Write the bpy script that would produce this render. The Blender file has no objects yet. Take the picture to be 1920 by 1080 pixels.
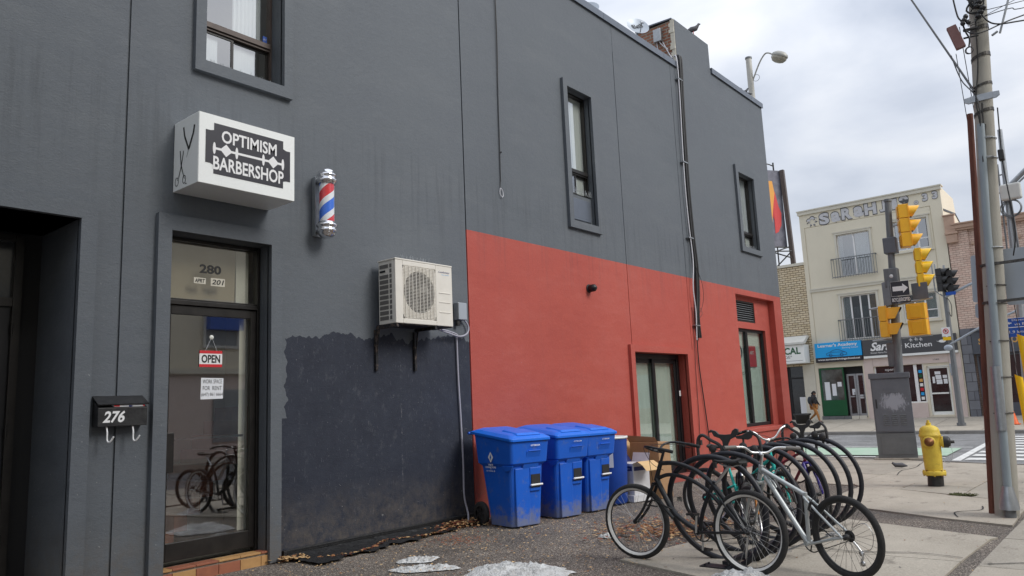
import bpy, math, random
from math import sin, cos, pi, radians as rad
from mathutils import Vector as V, Matrix, noise
random.seed(7)
S = bpy.context.scene
COL = S.collection
# ------------------------------------------------------------ camera
cam = bpy.data.cameras.new('camera'); co = bpy.data.objects.new('camera', cam); COL.objects.link(co); S.camera = co
cam.sensor_width = 36; cam.lens = 36*1412.6/1920; cam.clip_start = .05; cam.clip_end = 1500
YAW, PITCH, ROLL = .694, .1549, -.0433
_f = V((-sin(YAW)*cos(PITCH), cos(YAW)*cos(PITCH), sin(PITCH)))
_r = _f.cross(V((0, 0, 1))).normalized(); _u = _r.cross(_f)
_r2 = _r*cos(ROLL)+_u*sin(ROLL); _u2 = _u*cos(ROLL)-_r*sin(ROLL)
co.matrix_world = Matrix(((_r2.x, _u2.x, -_f.x, 7.25), (_r2.y, _u2.y, -_f.y, 0), (_r2.z, _u2.z, -_f.z, 1.5), (0, 0, 0, 1)))
# ------------------------------------------------------------ world: overcast sky over a Nishita sky
SUN_EL, SUN_AZ = rad(38), rad(78)
W = bpy.data.worlds.new('World'); S.world = W; W.use_nodes = True
wn, wl = W.node_tree.nodes, W.node_tree.links
wn.clear()
out = wn.new('ShaderNodeOutputWorld'); bg = wn.new('ShaderNodeBackground'); bg.inputs['Strength'].default_value = .1
sky = wn.new('ShaderNodeTexSky'); sky.sky_type = 'NISHITA'; sky.sun_disc = False; sky.sun_elevation = SUN_EL; sky.sun_rotation = SUN_AZ
tc = wn.new('ShaderNodeTexCoord'); mp = wn.new('ShaderNodeMapping'); mp.inputs['Scale'].default_value = (1, 1, 2.2)
n1 = wn.new('ShaderNodeTexNoise'); n1.inputs['Scale'].default_value = 2.6; n1.inputs['Detail'].default_value = 7; n1.inputs['Roughness'].default_value = .5; n1.inputs['Distortion'].default_value = .25
cr = wn.new('ShaderNodeValToRGB')
cr.color_ramp.elements[0].position = .36; cr.color_ramp.elements[0].color = (2.75, 3.05, 3.65, 1)
cr.color_ramp.elements[1].position = .66; cr.color_ramp.elements[1].color = (5.35, 5.45, 5.65, 1)
e = cr.color_ramp.elements.new(.5); e.color = (3.95, 4.2, 4.7, 1)
sep = wn.new('ShaderNodeSeparateXYZ'); mr = wn.new('ShaderNodeMapRange'); mr.inputs[1].default_value = .05; mr.inputs[2].default_value = 1; mr.inputs[3].default_value = .93; mr.inputs[4].default_value = 2.05
mul = wn.new('ShaderNodeVectorMath'); mul.operation = 'SCALE'
mix = wn.new('ShaderNodeMixRGB'); mix.inputs[0].default_value = .93
wl.new(tc.outputs['Generated'], mp.inputs[0]); wl.new(mp.outputs[0], n1.inputs['Vector']); wl.new(n1.outputs[0], cr.inputs[0])
wl.new(tc.outputs['Generated'], sep.inputs[0]); wl.new(sep.outputs['Z'], mr.inputs[0])
wl.new(cr.outputs[0], mul.inputs[0]); wl.new(mr.outputs[0], mul.inputs['Scale'])
wl.new(sky.outputs[0], mix.inputs[1]); wl.new(mul.outputs[0], mix.inputs[2]); wl.new(mix.outputs[0], bg.inputs[0]); wl.new(bg.outputs[0], out.inputs[0])
sun = bpy.data.lights.new('sun', 'SUN'); sun.energy = 1.5; sun.angle = rad(25); sun.color = (1, .97, .92)
so = bpy.data.objects.new('sun', sun); COL.objects.link(so)
sd = V((cos(SUN_EL)*sin(SUN_AZ), cos(SUN_EL)*cos(SUN_AZ), sin(SUN_EL)))
so.rotation_euler = sd.to_track_quat('Z', 'Y').to_euler()
S.view_settings.view_transform = 'Standard'; S.view_settings.look = 'None'; S.view_settings.gamma = 1
S.view_settings.exposure = 0.62; S.view_settings.use_curve_mapping = False
try:
    S.cycles.max_bounces = 6; S.cycles.transparent_max_bounces = 12; S.cycles.caustics_reflective = False; S.cycles.caustics_refractive = False
except Exception: pass

# ------------------------------------------------------------ materials
def mat(name, c, rough=.6, metal=0, var=.0, vs=6, bump=0, bs=60, vc=None, spec=.5, stretch=(1, 1, 1), coat=0, dirt=None, detail=5, bd=.01, vlo=.35, vhi=.65):
    """principled with noise variation (var towards vc), bump relief and optional speckled dirt"""
    m = bpy.data.materials.new(name); m.use_nodes = True
    n, l = m.node_tree.nodes, m.node_tree.links
    b = n['Principled BSDF']; b.inputs['Base Color'].default_value = (*c, 1); b.inputs['Roughness'].default_value = rough
    b.inputs['Metallic'].default_value = metal; b.inputs['Specular IOR Level'].default_value = spec; b.inputs['Coat Weight'].default_value = coat
    if var or bump or dirt:
        t = n.new('ShaderNodeTexCoord'); mpn = n.new('ShaderNodeMapping'); mpn.inputs['Scale'].default_value = stretch
        l.new(t.outputs['Object'], mpn.inputs[0])
    last = None
    if var:
        a = n.new('ShaderNodeTexNoise'); a.inputs['Scale'].default_value = vs; a.inputs['Detail'].default_value = detail; a.inputs['Roughness'].default_value = .65
        l.new(mpn.outputs[0], a.inputs['Vector'])
        r = n.new('ShaderNodeMapRange'); r.inputs[1].default_value = vlo; r.inputs[2].default_value = vhi; r.inputs[3].default_value = 0; r.inputs[4].default_value = var
        l.new(a.outputs[0], r.inputs[0])
        x = n.new('ShaderNodeMixRGB'); x.inputs[1].default_value = (*c, 1); x.inputs[2].default_value = (*(vc or [k*.5 for k in c]), 1)
        l.new(r.outputs[0], x.inputs[0]); last = x.outputs[0]
        rr = n.new('ShaderNodeMapRange'); rr.inputs[3].default_value = max(rough-.08, .02); rr.inputs[4].default_value = min(rough+.12, 1)
        l.new(a.outputs[0], rr.inputs[0]); l.new(rr.outputs[0], b.inputs['Roughness'])
    if dirt:   # (colour, scale, threshold, amount)
        a = n.new('ShaderNodeTexNoise'); a.inputs['Scale'].default_value = dirt[1]; a.inputs['Detail'].default_value = 8; a.inputs['Roughness'].default_value = .75
        l.new(mpn.outputs[0], a.inputs['Vector'])
        r = n.new('ShaderNodeMapRange'); r.inputs[1].default_value = dirt[2]; r.inputs[2].default_value = dirt[2]+.08; r.inputs[4].default_value = dirt[3]
        l.new(a.outputs[0], r.inputs[0])
        x = n.new('ShaderNodeMixRGB'); x.inputs[1].default_value = (*c, 1)
        if last: l.new(last, x.inputs[1])
        x.inputs[2].default_value = (*dirt[0], 1); l.new(r.outputs[0], x.inputs[0]); last = x.outputs[0]
    if last: l.new(last, b.inputs['Base Color'])
    if bump:
        a = n.new('ShaderNodeTexNoise'); a.inputs['Scale'].default_value = bs; a.inputs['Detail'].default_value = 6
        l.new(mpn.outputs[0], a.inputs['Vector'])
        bp = n.new('ShaderNodeBump'); bp.inputs['Strength'].default_value = bump; bp.inputs['Distance'].default_value = bd
        l.new(a.outputs[0], bp.inputs['Height']); l.new(bp.outputs[0], b.inputs['Normal'])
    return m

def glass_mat(name, tint=(.9, .95, .93), refl=.35, ior=1.5, rough=.02):
    m = bpy.data.materials.new(name); m.use_nodes = True
    n, l = m.node_tree.nodes, m.node_tree.links; n.clear()
    o = n.new('ShaderNodeOutputMaterial'); mx = n.new('ShaderNodeMixShader'); t = n.new('ShaderNodeBsdfTransparent'); g = n.new('ShaderNodeBsdfGlossy')
    t.inputs[0].default_value = (*tint, 1); g.inputs['Roughness'].default_value = rough
    fr = n.new('ShaderNodeFresnel'); fr.inputs[0].default_value = ior
    r = n.new('ShaderNodeMapRange'); r.inputs[3].default_value = refl*.3; r.inputs[4].default_value = 1; r.inputs[2].default_value = .8
    ge = n.new('ShaderNodeNewGeometry'); iv = n.new('ShaderNodeMath'); iv.operation = 'SUBTRACT'; iv.inputs[0].default_value = 1; l.new(ge.outputs['Backfacing'], iv.inputs[1]); ml = n.new('ShaderNodeMath'); ml.operation = 'MULTIPLY'
    l.new(fr.outputs[0], r.inputs[0]); l.new(r.outputs[0], ml.inputs[0]); l.new(iv.outputs[0], ml.inputs[1]); l.new(ml.outputs[0], mx.inputs[0]); l.new(t.outputs[0], mx.inputs[1]); l.new(g.outputs[0], mx.inputs[2]); l.new(mx.outputs[0], o.inputs[0])
    return m

def brick_mat(name, c1, c2, mortar, sc=1.0, bw=.22, bh=.075, ms=.012, axis='xz', bumpd=.01):
    m = bpy.data.materials.new(name); m.use_nodes = True
    n, l = m.node_tree.nodes, m.node_tree.links; b = n['Principled BSDF']; b.inputs['Roughness'].default_value = .85
    t = n.new('ShaderNodeTexCoord'); sp = n.new('ShaderNodeSeparateXYZ'); cb = n.new('ShaderNodeCombineXYZ'); ad = n.new('ShaderNodeMath')
    l.new(t.outputs['Object'], sp.inputs[0]); l.new(sp.outputs['X'], ad.inputs[0]); l.new(sp.outputs['Y'], ad.inputs[1])
    l.new(ad.outputs[0], cb.inputs[0]); l.new(sp.outputs['Z'], cb.inputs[1])
    k = n.new('ShaderNodeTexBrick'); k.inputs['Scale'].default_value = sc; k.inputs['Brick Width'].default_value = bw; k.inputs['Row Height'].default_value = bh
    k.inputs['Mortar Size'].default_value = ms; k.inputs['Color1'].default_value = (*c1, 1); k.inputs['Color2'].default_value = (*c2, 1); k.inputs['Mortar'].default_value = (*mortar, 1)
    l.new(cb.outputs[0], k.inputs['Vector'])
    a = n.new('ShaderNodeTexNoise'); a.inputs['Scale'].default_value = 2.5; a.inputs['Detail'].default_value = 6; l.new(t.outputs['Object'], a.inputs['Vector'])
    x = n.new('ShaderNodeMixRGB'); x.blend_type = 'MULTIPLY'; x.inputs[0].default_value = .45
    l.new(k.outputs['Color'], x.inputs[1]); l.new(a.outputs[0], x.inputs[2]); l.new(x.outputs[0], b.inputs['Base Color'])
    bp = n.new('ShaderNodeBump'); bp.invert = True; bp.inputs['Distance'].default_value = bumpd; l.new(k.outputs['Fac'], bp.inputs['Height']); l.new(bp.outputs[0], b.inputs['Normal'])
    return m

def wall_paint():
    """stucco: charcoal above, brick red below and beyond the joint, darker roller-painted patch with ragged edge, chips and streaks"""
    m = bpy.data.materials.new('painted_stucco'); m.use_nodes = True
    n, l = m.node_tree.nodes, m.node_tree.links; b = n['Principled BSDF']; b.inputs['Roughness'].default_value = .62; b.inputs['Specular IOR Level'].default_value = .35
    t = n.new('ShaderNodeTexCoord'); sp = n.new('ShaderNodeSeparateXYZ'); l.new(t.outputs['Object'], sp.inputs[0])
    def N(scale, detail=4, rough=.5, st=(1, 1, 1), dist=0):
        mpn = n.new('ShaderNodeMapping'); mpn.inputs['Scale'].default_value = st; l.new(t.outputs['Object'], mpn.inputs[0])
        a = n.new('ShaderNodeTexNoise'); a.inputs['Scale'].default_value = scale; a.inputs['Detail'].default_value = detail; a.inputs['Roughness'].default_value = rough; a.inputs['Distortion'].default_value = dist
        l.new(mpn.outputs[0], a.inputs['Vector']); return a.outputs[0]
    def M(op, a, c):
        k = n.new('ShaderNodeMath'); k.operation = op
        for i, q in enumerate((a, c)):
            if hasattr(q, 'type') or hasattr(q, 'is_linked'): l.new(q, k.inputs[i])
            else: k.inputs[i].default_value = q
        return k.outputs[0]
    def R(x, a, c, lo=0, hi=1):
        k = n.new('ShaderNodeMapRange'); l.new(x, k.inputs[0]); k.inputs[1].default_value = a; k.inputs[2].default_value = c; k.inputs[3].default_value = lo; k.inputs[4].default_value = hi; return k.outputs[0]
    def X(f, a, c):
        k = n.new('ShaderNodeMixRGB')
        if hasattr(f, 'type'): l.new(f, k.inputs[0])
        else: k.inputs[0].default_value = f
        for i, q in ((1, a), (2, c)):
            if isinstance(q, tuple): k.inputs[i].default_value = (*q, 1)
            else: l.new(q, k.inputs[i])
        return k.outputs[0]
    big = N(.55, 4, .6); mid = N(3.2, 7, .7, (1, 1, 1.7)); fine = N(34, 5, .7, (1, .55, 1.6))
    gray = X(R(mid, .32, .7), (.098, .112, .128), (.122, .136, .154))
    gray = X(R(big, .42, .68, 0, .5), gray, (.098, .110, .130))
    gray = X(R(N(1.3, 8, .8, (1, .4, 1.4)), .50, .64, 0, .45), gray, (.135, .148, .162)); gray = X(R(N(.8, 6, .7, (1, .5, 1.6)), .54, .68, 0, .5), gray, (.088, .102, .118)); gray = X(R(fine, .3, .75, 0, .35), gray, (.155, .168, .182))
    red = X(R(mid, .3, .7), (.385, .068, .049), (.43, .083, .06)); red = X(R(big, .4, .66, 0, .45), red, (.385, .068, .056))
    red = X(R(fine, .3, .75, 0, .25), red, (.50, .14, .11)); red = X(R(N(1.1, 8, .8, (1, .35, 1.2)), .50, .62, 0, .35), red, (.47, .125, .10)); red = X(R(N(.9, 6, .7, (1, .5, 1.9)), .55, .66, 0, .4), red, (.35, .06, .045))
    yy, zz = sp.outputs['Y'], sp.outputs['Z']
    redmask = M('MULTIPLY', M('GREATER_THAN', yy, 7.722), M('LESS_THAN', zz, 4.036))
    # ragged roller patch
    rag = M('MULTIPLY', M('SUBTRACT', N(7, 2, .4, (1, 1.6, .12)), .5), .16); rag2 = M('MULTIPLY', M('SUBTRACT', N(5, 2, .4, (1, .25, 1.6)), .5), .16)
    step = M('MULTIPLY', M('SUBTRACT', N(1.8, 0), .5), .28)
    p = M('LESS_THAN', M('ADD', M('ADD', zz, rag), step), 2.40)
    p = M('MULTIPLY', p, M('GREATER_THAN', M('ADD', yy, rag2), 4.77)); p = M('MULTIPLY', p, M('LESS_THAN', yy, 7.722))
    p2 = M('MULTIPLY', M('LESS_THAN', zz, 1.47), M('GREATER_THAN', yy, 4.69)); p2 = M('MULTIPLY', p2, M('LESS_THAN', yy, 7.722)); p = M('MAXIMUM', p, p2)
    cloud = N(2.2, 8, .75)
    dark = X(R(cloud, .35, .7), (.019, .023, .037), (.031, .037, .055))
    dark = X(R(N(5.5, 6, .8, (1, 1, .8)), .56, .72, 0, .42), dark, (.12, .125, .14))
    sc = M('MULTIPLY', R(N(13, 8, .85, (1, .8, 2.2)), .625, .66, 0, 1), R(N(1.7, 2), .42, .55)); dark = X(M('MULTIPLY', sc, .5), dark, (.33, .34, .36))
    scr = M('MULTIPLY', R(N(30, 3, .6, (1, 2.5, .35)), .655, .70), .35); dark = X(scr, dark, (.25, .25, .28))
    seam = M('MULTIPLY', R(M('ABSOLUTE', M('SUBTRACT', M('ADD', yy, M('MULTIPLY', N(9, 3), .03)), 6.455), 0.0), .0, .012, 1, 0), R(N(7, 5, .8), .5, .62, 0, .55)); dark = X(seam, dark, (.30, .30, .31))
    c = X(p, gray, dark); c = X(redmask, c, red)
    chips = M('MULTIPLY', R(N(24, 3, .6), .71, .735), .8)
    low = R(zz, 3.2, .4, .15, .8); c = X(M('MULTIPLY', chips, low), c, (.42, .43, .43))
    # dirt near the ground and streaks below sills
    splash = M('MULTIPLY', R(zz, .0, .75, .75, 0), R(N(7, 7, .8), .38, .62)); c = X(splash, c, (.13, .11, .09))
    sill = M('MULTIPLY', R(N(8, 5, .7, (1, 1.2, .05)), .50, .66, 0, .35), M('MULTIPLY', R(zz, 3.2, 4.5, 0, 1), R(zz, 5.1, 4.7, 0, 1))); c = X(sill, c, (.055, .06, .066))
    stre = M('MULTIPLY', R(N(4.5, 5, .6, (1, 1.6, .07)), .54, .72, 0, .05), 1.0); c = X(stre, c, (.07, .078, .088))
    l.new(c, b.inputs['Base Color']); l.new(R(mid, .3, .7, .52, .74), b.inputs['Roughness'])
    h = M('ADD', M('MULTIPLY', N(60, 6, .6, (1, .6, 1.15)), .6), M('ADD', M('MULTIPLY', N(14, 4, .6, (1, .7, 1.1)), .8), M('MULTIPLY', N(180, 3), .25)))
    bp = n.new('ShaderNodeBump'); bp.inputs['Strength'].default_value = .55; bp.inputs['Distance'].default_value = .008; l.new(h, bp.inputs['Height']); l.new(bp.outputs[0], b.inputs['Normal'])
    return m

def asphalt_mat(name, base=(.085, .078, .072), lo=(.045, .042, .04), hi=(.30, .28, .25), wet=.25):
    m = bpy.data.materials.new(name); m.use_nodes = True
    n, l = m.node_tree.nodes, m.node_tree.links; b = n['Principled BSDF']
    t = n.new('ShaderNodeTexCoord')
    def T(kind, sc, **k):
        a = n.new(kind); a.inputs['Scale'].default_value = sc
        for q, v in k.items(): a.inputs[q].default_value = v
        l.new(t.outputs['Object'], a.inputs['Vector']); return a
    v1 = T('ShaderNodeTexVoronoi', 120); v2 = T('ShaderNodeTexNoise', 1.1, Detail=8, Roughness=.65); v3 = T('ShaderNodeTexNoise', 45, Detail=4, Roughness=.7)
    cr = n.new('ShaderNodeValToRGB'); cr.color_ramp.elements[0].color = (*lo, 1); cr.color_ramp.elements[1].color = (*hi, 1); cr.color_ramp.elements[1].position = .97
    e = cr.color_ramp.elements.new(.5); e.color = (*base, 1); e = cr.color_ramp.elements.new(.78); e.color = (base[0]*1.6, base[1]*1.6, base[2]*1.55, 1)
    sp = n.new('ShaderNodeSeparateColor'); l.new(v1.outputs['Color'], sp.inputs[0]); l.new(sp.outputs[0], cr.inputs[0])
    x = n.new('ShaderNodeMixRGB'); x.blend_type = 'MULTIPLY'; x.inputs[0].default_value = 1
    r = n.new('ShaderNodeMapRange'); r.inputs[1].default_value = .3; r.inputs[2].default_value = .7; r.inputs[3].default_value = .6; r.inputs[4].default_value = 1.35; l.new(v2.outputs[0], r.inputs[0])
    l.new(cr.outputs[0], x.inputs[1]); l.new(r.outputs[0], x.inputs[2]); l.new(x.outputs[0], b.inputs['Base Color'])
    r2 = n.new('ShaderNodeMapRange'); r2.inputs[1].default_value = .35; r2.inputs[2].default_value = .6; r2.inputs[3].default_value = .95-wet; r2.inputs[4].default_value = .95; l.new(v2.outputs[0], r2.inputs[0]); l.new(r2.outputs[0], b.inputs['Roughness'])
    bp = n.new('ShaderNodeBump'); bp.inputs['Strength'].default_value = .8; bp.inputs['Distance'].default_value = .006; l.new(v1.outputs['Distance'], bp.inputs['Height'])
    bp2 = n.new('ShaderNodeBump'); bp2.inputs['Strength'].default_value = .5; bp2.inputs['Distance'].default_value = .008; l.new(v3.outputs[0], bp2.inputs['Height']); l.new(bp.outputs[0], bp2.inputs['Normal']); l.new(bp2.outputs[0], b.inputs['Normal'])
    return m

def concrete_mat(name, a=(.36, .34, .30), d=(.22, .20, .17), stain=(.13, .115, .095)):
    m = mat(name, a, .85, 0, .55, 1.6, .35, 150, vc=d, stretch=(1, .55, 1), dirt=(stain, 2.6, .575, .62), detail=9, bd=.004)
    n, l = m.node_tree.nodes, m.node_tree.links; b = n['Principled BSDF']
    src = b.inputs['Base Color'].links[0].from_socket
    t = n.new('ShaderNodeTexCoord'); v = n.new('ShaderNodeTexNoise'); v.inputs['Scale'].default_value = 70; v.inputs['Detail'].default_value = 3; l.new(t.outputs['Object'], v.inputs['Vector'])
    r = n.new('ShaderNodeMapRange'); r.inputs[1].default_value = .3; r.inputs[2].default_value = .75; r.inputs[3].default_value = .78; r.inputs[4].default_value = 1.15; l.new(v.outputs[0], r.inputs[0])
    x = n.new('ShaderNodeMixRGB'); x.blend_type = 'MULTIPLY'; x.inputs[0].default_value = 1; l.new(src, x.inputs[1]); l.new(r.outputs[0], x.inputs[2]); l.new(x.outputs[0], b.inputs['Base Color'])
    return m

M_ = {}
M_['wall'] = wall_paint()
M_['asphalt'] = asphalt_mat('aggregate_asphalt', base=(.118, .098, .084), lo=(.035, .03, .027), hi=(.50, .44, .37))
M_['road'] = asphalt_mat('road_asphalt', base=(.19, .19, .195), lo=(.13, .13, .13), hi=(.30, .30, .30), wet=.15)
M_['concrete'] = concrete_mat('sidewalk_concrete', (.47, .425, .355), (.31, .275, .225))
M_['concrete2'] = concrete_mat('older_concrete', (.42, .385, .325), (.27, .24, .20))
M_['curb'] = concrete_mat('curb_concrete', (.30, .29, .27), (.2, .19, .17))
M_['flash'] = mat('roof_flashing', (.15, .17, .205), .35, .4, .4, 3, vc=(.10, .115, .14))
M_['darkframe'] = mat('bronze_frame', (.022, .020, .019), .32, .3, .3, 8, vc=(.05, .045, .04))
M_['brownframe'] = mat('brown_frame', (.10, .075, .065), .45, .2, .4, 8, vc=(.05, .04, .035))
M_['blackframe'] = mat('black_frame', (.012, .012, .014), .35, .2)
M_['glass'] = glass_mat('window_glass', refl=.9)
M_['skyglass'] = glass_mat('upper_window_glass', (.85, .88, .88), 1.3, 1.9)
M_['doorglass'] = glass_mat('door_glass', (.95, .95, .92), .85, 1.6)
M_['farglass'] = mat('far_window_glass', (.30, .33, .35), .08, 0, .6, .8, vc=(.12, .13, .14), spec=.9)
M_['darkglass'] = mat('dark_shop_glass', (.018, .02, .022), .06, 0, .5, 1.5, vc=(.06, .065, .07), spec=.8)
M_['cream'] = mat('interior_cream', (.66, .62, .53), .8, 0, .3, 2)
M_['curtain'] = mat('curtain_cloth', (.72, .74, .74), .85, 0, .3, 20, stretch=(6, 6, .2), vc=(.5, .52, .52))
M_['blind'] = mat('window_film', (.82, .83, .77), .6, 0, .5, 2.5, vc=(.64, .66, .60), stretch=(1, 1, .35))
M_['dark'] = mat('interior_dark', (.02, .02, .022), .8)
M_['white'] = mat('white_enamel', (.86, .88, .86), .35, 0, .2, 3, vc=(.76, .78, .76), dirt=((.35, .34, .30), 16, .70, .5))
M_["signblack"] = mat("sign_black_vinyl", (.022, .021, .030), .4, 0, .2, 12)
M_['whitevinyl'] = mat('white_vinyl', (.82, .82, .82), .5)
M_['black'] = mat('black_print', (.012, .012, .012), .5)
M_['chrome'] = mat('chrome', (.82, .82, .84), .07, 1)
M_['steel'] = mat('galvanised_steel', (.42, .44, .46), .42, .75, .5, 14, vc=(.28, .30, .32))
M_['poleglass'] = glass_mat('tube_glass', (.97, .98, .99), .2, 1.35)
M_['pr'] = mat('stripe_red', (.72, .02, .03), .3); M_['pw'] = mat('stripe_white', (.86, .87, .88), .3); M_['pb'] = mat('stripe_blue', (.015, .15, .72), .3)
M_['acwhite'] = mat('ac_enamel', (.74, .71, .65), .45, 0, .35, 3, vc=(.54, .51, .45), dirt=((.3, .27, .2), 9, .70, .5))
M_['fin'] = mat('condenser_fins', (.16, .15, .14), .5, .5, .6, 40, vc=(.28, .27, .25), stretch=(1, 1, 4))
M_['blackmetal'] = mat('black_painted_metal', (.018, .018, .020), .42, .2, .5, 20, vc=(.06, .06, .06))
M_['rustmetal'] = mat('chipped_bracket', (.02, .02, .022), .5, .3, .7, 22, vc=(.14, .10, .08), vlo=.52, vhi=.6)
M_['rust'] = mat('rusted_pipe', (.17, .058, .036), .75, .1, .8, 5, .3, 80, vc=(.09, .03, .022), stretch=(3, 3, .6), dirt=((.34, .20, .14), 6, .60, .7))
M_['pvc'] = mat('grey_pvc_pipe', (.30, .35, .38), .45, 0, .4, 6, vc=(.22, .25, .27), stretch=(2, 2, .5))
M_['cablew'] = mat('grey_white_cable', (.62, .62, .66), .45); M_['hose'] = mat('dusty_hose', (.36, .36, .42), .5); M_['cableb'] = mat('black_cable', (.015, .015, .016), .5)
M_['bin'] = mat('blue_bin_plastic', (.008, .115, .60), .42, 0, .35, 3, .15, 90, vc=(.006, .085, .48), dirt=((.14, .19, .32), 7, .66, .35))
M_['binlid'] = mat('blue_lid_plastic', (.010, .165, .76), .38, 0, .3, 4, .1, 90, vc=(.006, .08, .5))
def dust(m, zt=.30, col=(.20, .21, .24)):
    n, l = m.node_tree.nodes, m.node_tree.links; b = n['Principled BSDF']; src = b.inputs['Base Color'].links[0].from_socket
    t = n.new('ShaderNodeTexCoord'); s = n.new('ShaderNodeSeparateXYZ'); l.new(t.outputs['Object'], s.inputs[0]); a = n.new('ShaderNodeTexNoise'); a.inputs['Scale'].default_value = 9; a.inputs['Detail'].default_value = 8; a.inputs['Roughness'].default_value = .75; oi = n.new('ShaderNodeObjectInfo'); ad = n.new('ShaderNodeVectorMath'); ad.operation = 'ADD'; l.new(t.outputs['Object'], ad.inputs[0]); l.new(oi.outputs['Location'], ad.inputs[1]); l.new(ad.outputs[0], a.inputs['Vector'])
    r = n.new('ShaderNodeMapRange'); l.new(s.outputs['Z'], r.inputs[0]); r.inputs[1].default_value = 0; r.inputs[2].default_value = zt; r.inputs[3].default_value = .34; r.inputs[4].default_value = 0
    q = n.new('ShaderNodeMath'); q.operation = 'ADD'; l.new(r.outputs[0], q.inputs[0]); l.new(a.outputs[0], q.inputs[1]); r2 = n.new('ShaderNodeMapRange'); l.new(q.outputs[0], r2.inputs[0]); r2.inputs[1].default_value = .56; r2.inputs[2].default_value = .78; r2.inputs[4].default_value = .75
    x = n.new('ShaderNodeMixRGB'); l.new(r2.outputs[0], x.inputs[0]); l.new(src, x.inputs[1]); x.inputs[2].default_value = (*col, 1); l.new(x.outputs[0], b.inputs['Base Color'])
dust(M_['bin'])
M_['barrel'] = mat('barrel_blue', (.008, .062, .36), .4, 0, .3, 3)
M_['card'] = mat('cardboard', (.42, .25, .13), .85, 0, .4, 5, vc=(.33, .19, .10)); M_['cardl'] = mat('pale_cardboard', (.70, .47, .24), .85, 0, .25, 4, vc=(.60, .40, .2))
M_['cardw'] = mat('white_carton', (.72, .72, .74), .6, 0, .3, 6); M_['navy'] = mat('navy_print', (.02, .03, .16), .5)
M_['tile1'] = mat('terracotta_tile', (.36, .13, .07), .55, 0, .6, 9, vc=(.24, .08, .05)); M_['tile2'] = mat('ochre_tile', (.52, .30, .12), .55, 0, .6, 9, vc=(.40, .21, .08))
M_['snow'] = mat('old_snow', (.74, .75, .75), .8, 0, .8, 12, 1, 45, vc=(.42, .41, .39), dirt=((.14, .12, .10), 22, .57, .9), bd=.03, detail=9)
M_['leaf1'] = mat('brown_leaf', (.33, .15, .06), .8, 0, .6, 30, vc=(.16, .07, .03)); M_['leaf2'] = mat('tan_leaf', (.60, .40, .20), .8, 0, .5, 30, vc=(.42, .24, .1)); M_['leaf3'] = mat('red_leaf', (.22, .06, .035), .8)
M_['mat'] = mat('drain_mat_rubber', (.010, .010, .011), .5, 0, .4, 30, .6, 60, vc=(.03, .03, .03))
M_['yellow'] = mat('hydrant_paint', (.80, .60, .08), .5, 0, .6, 7, .35, 40, vc=(.56, .37, .045), dirt=((.17, .09, .04), 9, .60, .8), spec=.4, detail=8)
M_['sigyellow'] = mat('signal_yellow', (.92, .48, .02), .4, 0, .25, 6, vc=(.72, .30, .01), coat=.2); M_['sigyellow2'] = mat('bright_yellow', (.92, .56, .01), .35, coat=.2)
M_['cabinet'] = mat('cabinet_grey', (.15, .162, .185), .5, .1, .5, 3, vc=(.085, .092, .108), dirt=((.19, .2, .22), 5, .66, .4))
M_['cabinetlow'] = mat('cabinet_grey_base', (.17, .18, .185), .55, .1, .4, 4, vc=(.10, .11, .115))
def scrub_mat():
    m = mat('scrubbed_graffiti', (.15, .162, .185), .55, .1, .5, 3, vc=(.115, .125, .145)); n, l = m.node_tree.nodes, m.node_tree.links; b = n['Principled BSDF']
    src = b.inputs['Base Color'].links[0].from_socket; t = n.new('ShaderNodeTexCoord'); mp_ = n.new('ShaderNodeMapping'); mp_.inputs['Location'].default_value = (-.47, 0, -1.36); l.new(t.outputs['Object'], mp_.inputs[0])
    mp2 = n.new('ShaderNodeMapping'); mp2.inputs['Scale'].default_value = (3.1, 0, 3.9); l.new(mp_.outputs[0], mp2.inputs[0]); ln = n.new('ShaderNodeVectorMath'); ln.operation = 'LENGTH'; l.new(mp2.outputs[0], ln.inputs[0])
    a = n.new('ShaderNodeTexNoise'); a.inputs['Scale'].default_value = 9; a.inputs['Detail'].default_value = 8; a.inputs['Roughness'].default_value = .75; a.inputs['Distortion'].default_value = 1.5; mp3 = n.new('ShaderNodeMapping'); mp3.inputs['Scale'].default_value = (1.3, 1, .5); l.new(t.outputs['Object'], mp3.inputs[0]); l.new(mp3.outputs[0], a.inputs['Vector'])
    s = n.new('ShaderNodeMath'); s.operation = 'MULTIPLY_ADD'; s.inputs[1].default_value = -.42; l.new(ln.outputs['Value'], s.inputs[0]); l.new(a.outputs[0], s.inputs[2])
    r = n.new('ShaderNodeMapRange'); r.inputs[1].default_value = .12; r.inputs[2].default_value = .26; r.inputs[4].default_value = .8; l.new(s.outputs[0], r.inputs[0])
    x = n.new('ShaderNodeMixRGB'); l.new(r.outputs[0], x.inputs[0]); l.new(src, x.inputs[1]); x.inputs[2].default_value = (.42, .44, .50, 1); l.new(x.outputs[0], b.inputs['Base Color']); return m
M_['graf'] = scrub_mat()
M_['pole'] = mat('concrete_pole', (.40, .38, .33), .9, 0, .5, 3, .5, 60, vc=(.30, .285, .25), stretch=(3, 3, .5), dirt=((.24, .21, .17), 5, .62, .5))
M_['greypole'] = mat('weathered_grey_pole', (.20, .21, .22), .6, .3, .6, 5, vc=(.12, .13, .14), stretch=(3, 3, .6))
M_['signback'] = mat('sign_back_aluminium', (.40, .44, .49), .45, .35, .3, 3, vc=(.33, .37, .41))
M_['bandblack'] = mat('strap_steel', (.035, .032, .03), .45, .5, .6, 30, vc=(.15, .14, .13))
M_['bluesign'] = mat('blue_sign', (.012, .085, .42), .4)
M_['beige'] = mat('beige_stucco', (.74, .685, .55), .88, 0, .45, .9, .3, 40, vc=(.64, .59, .475), stretch=(1, 1, .6), dirt=((.28, .25, .2), 1.8, .67, .4))
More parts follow.
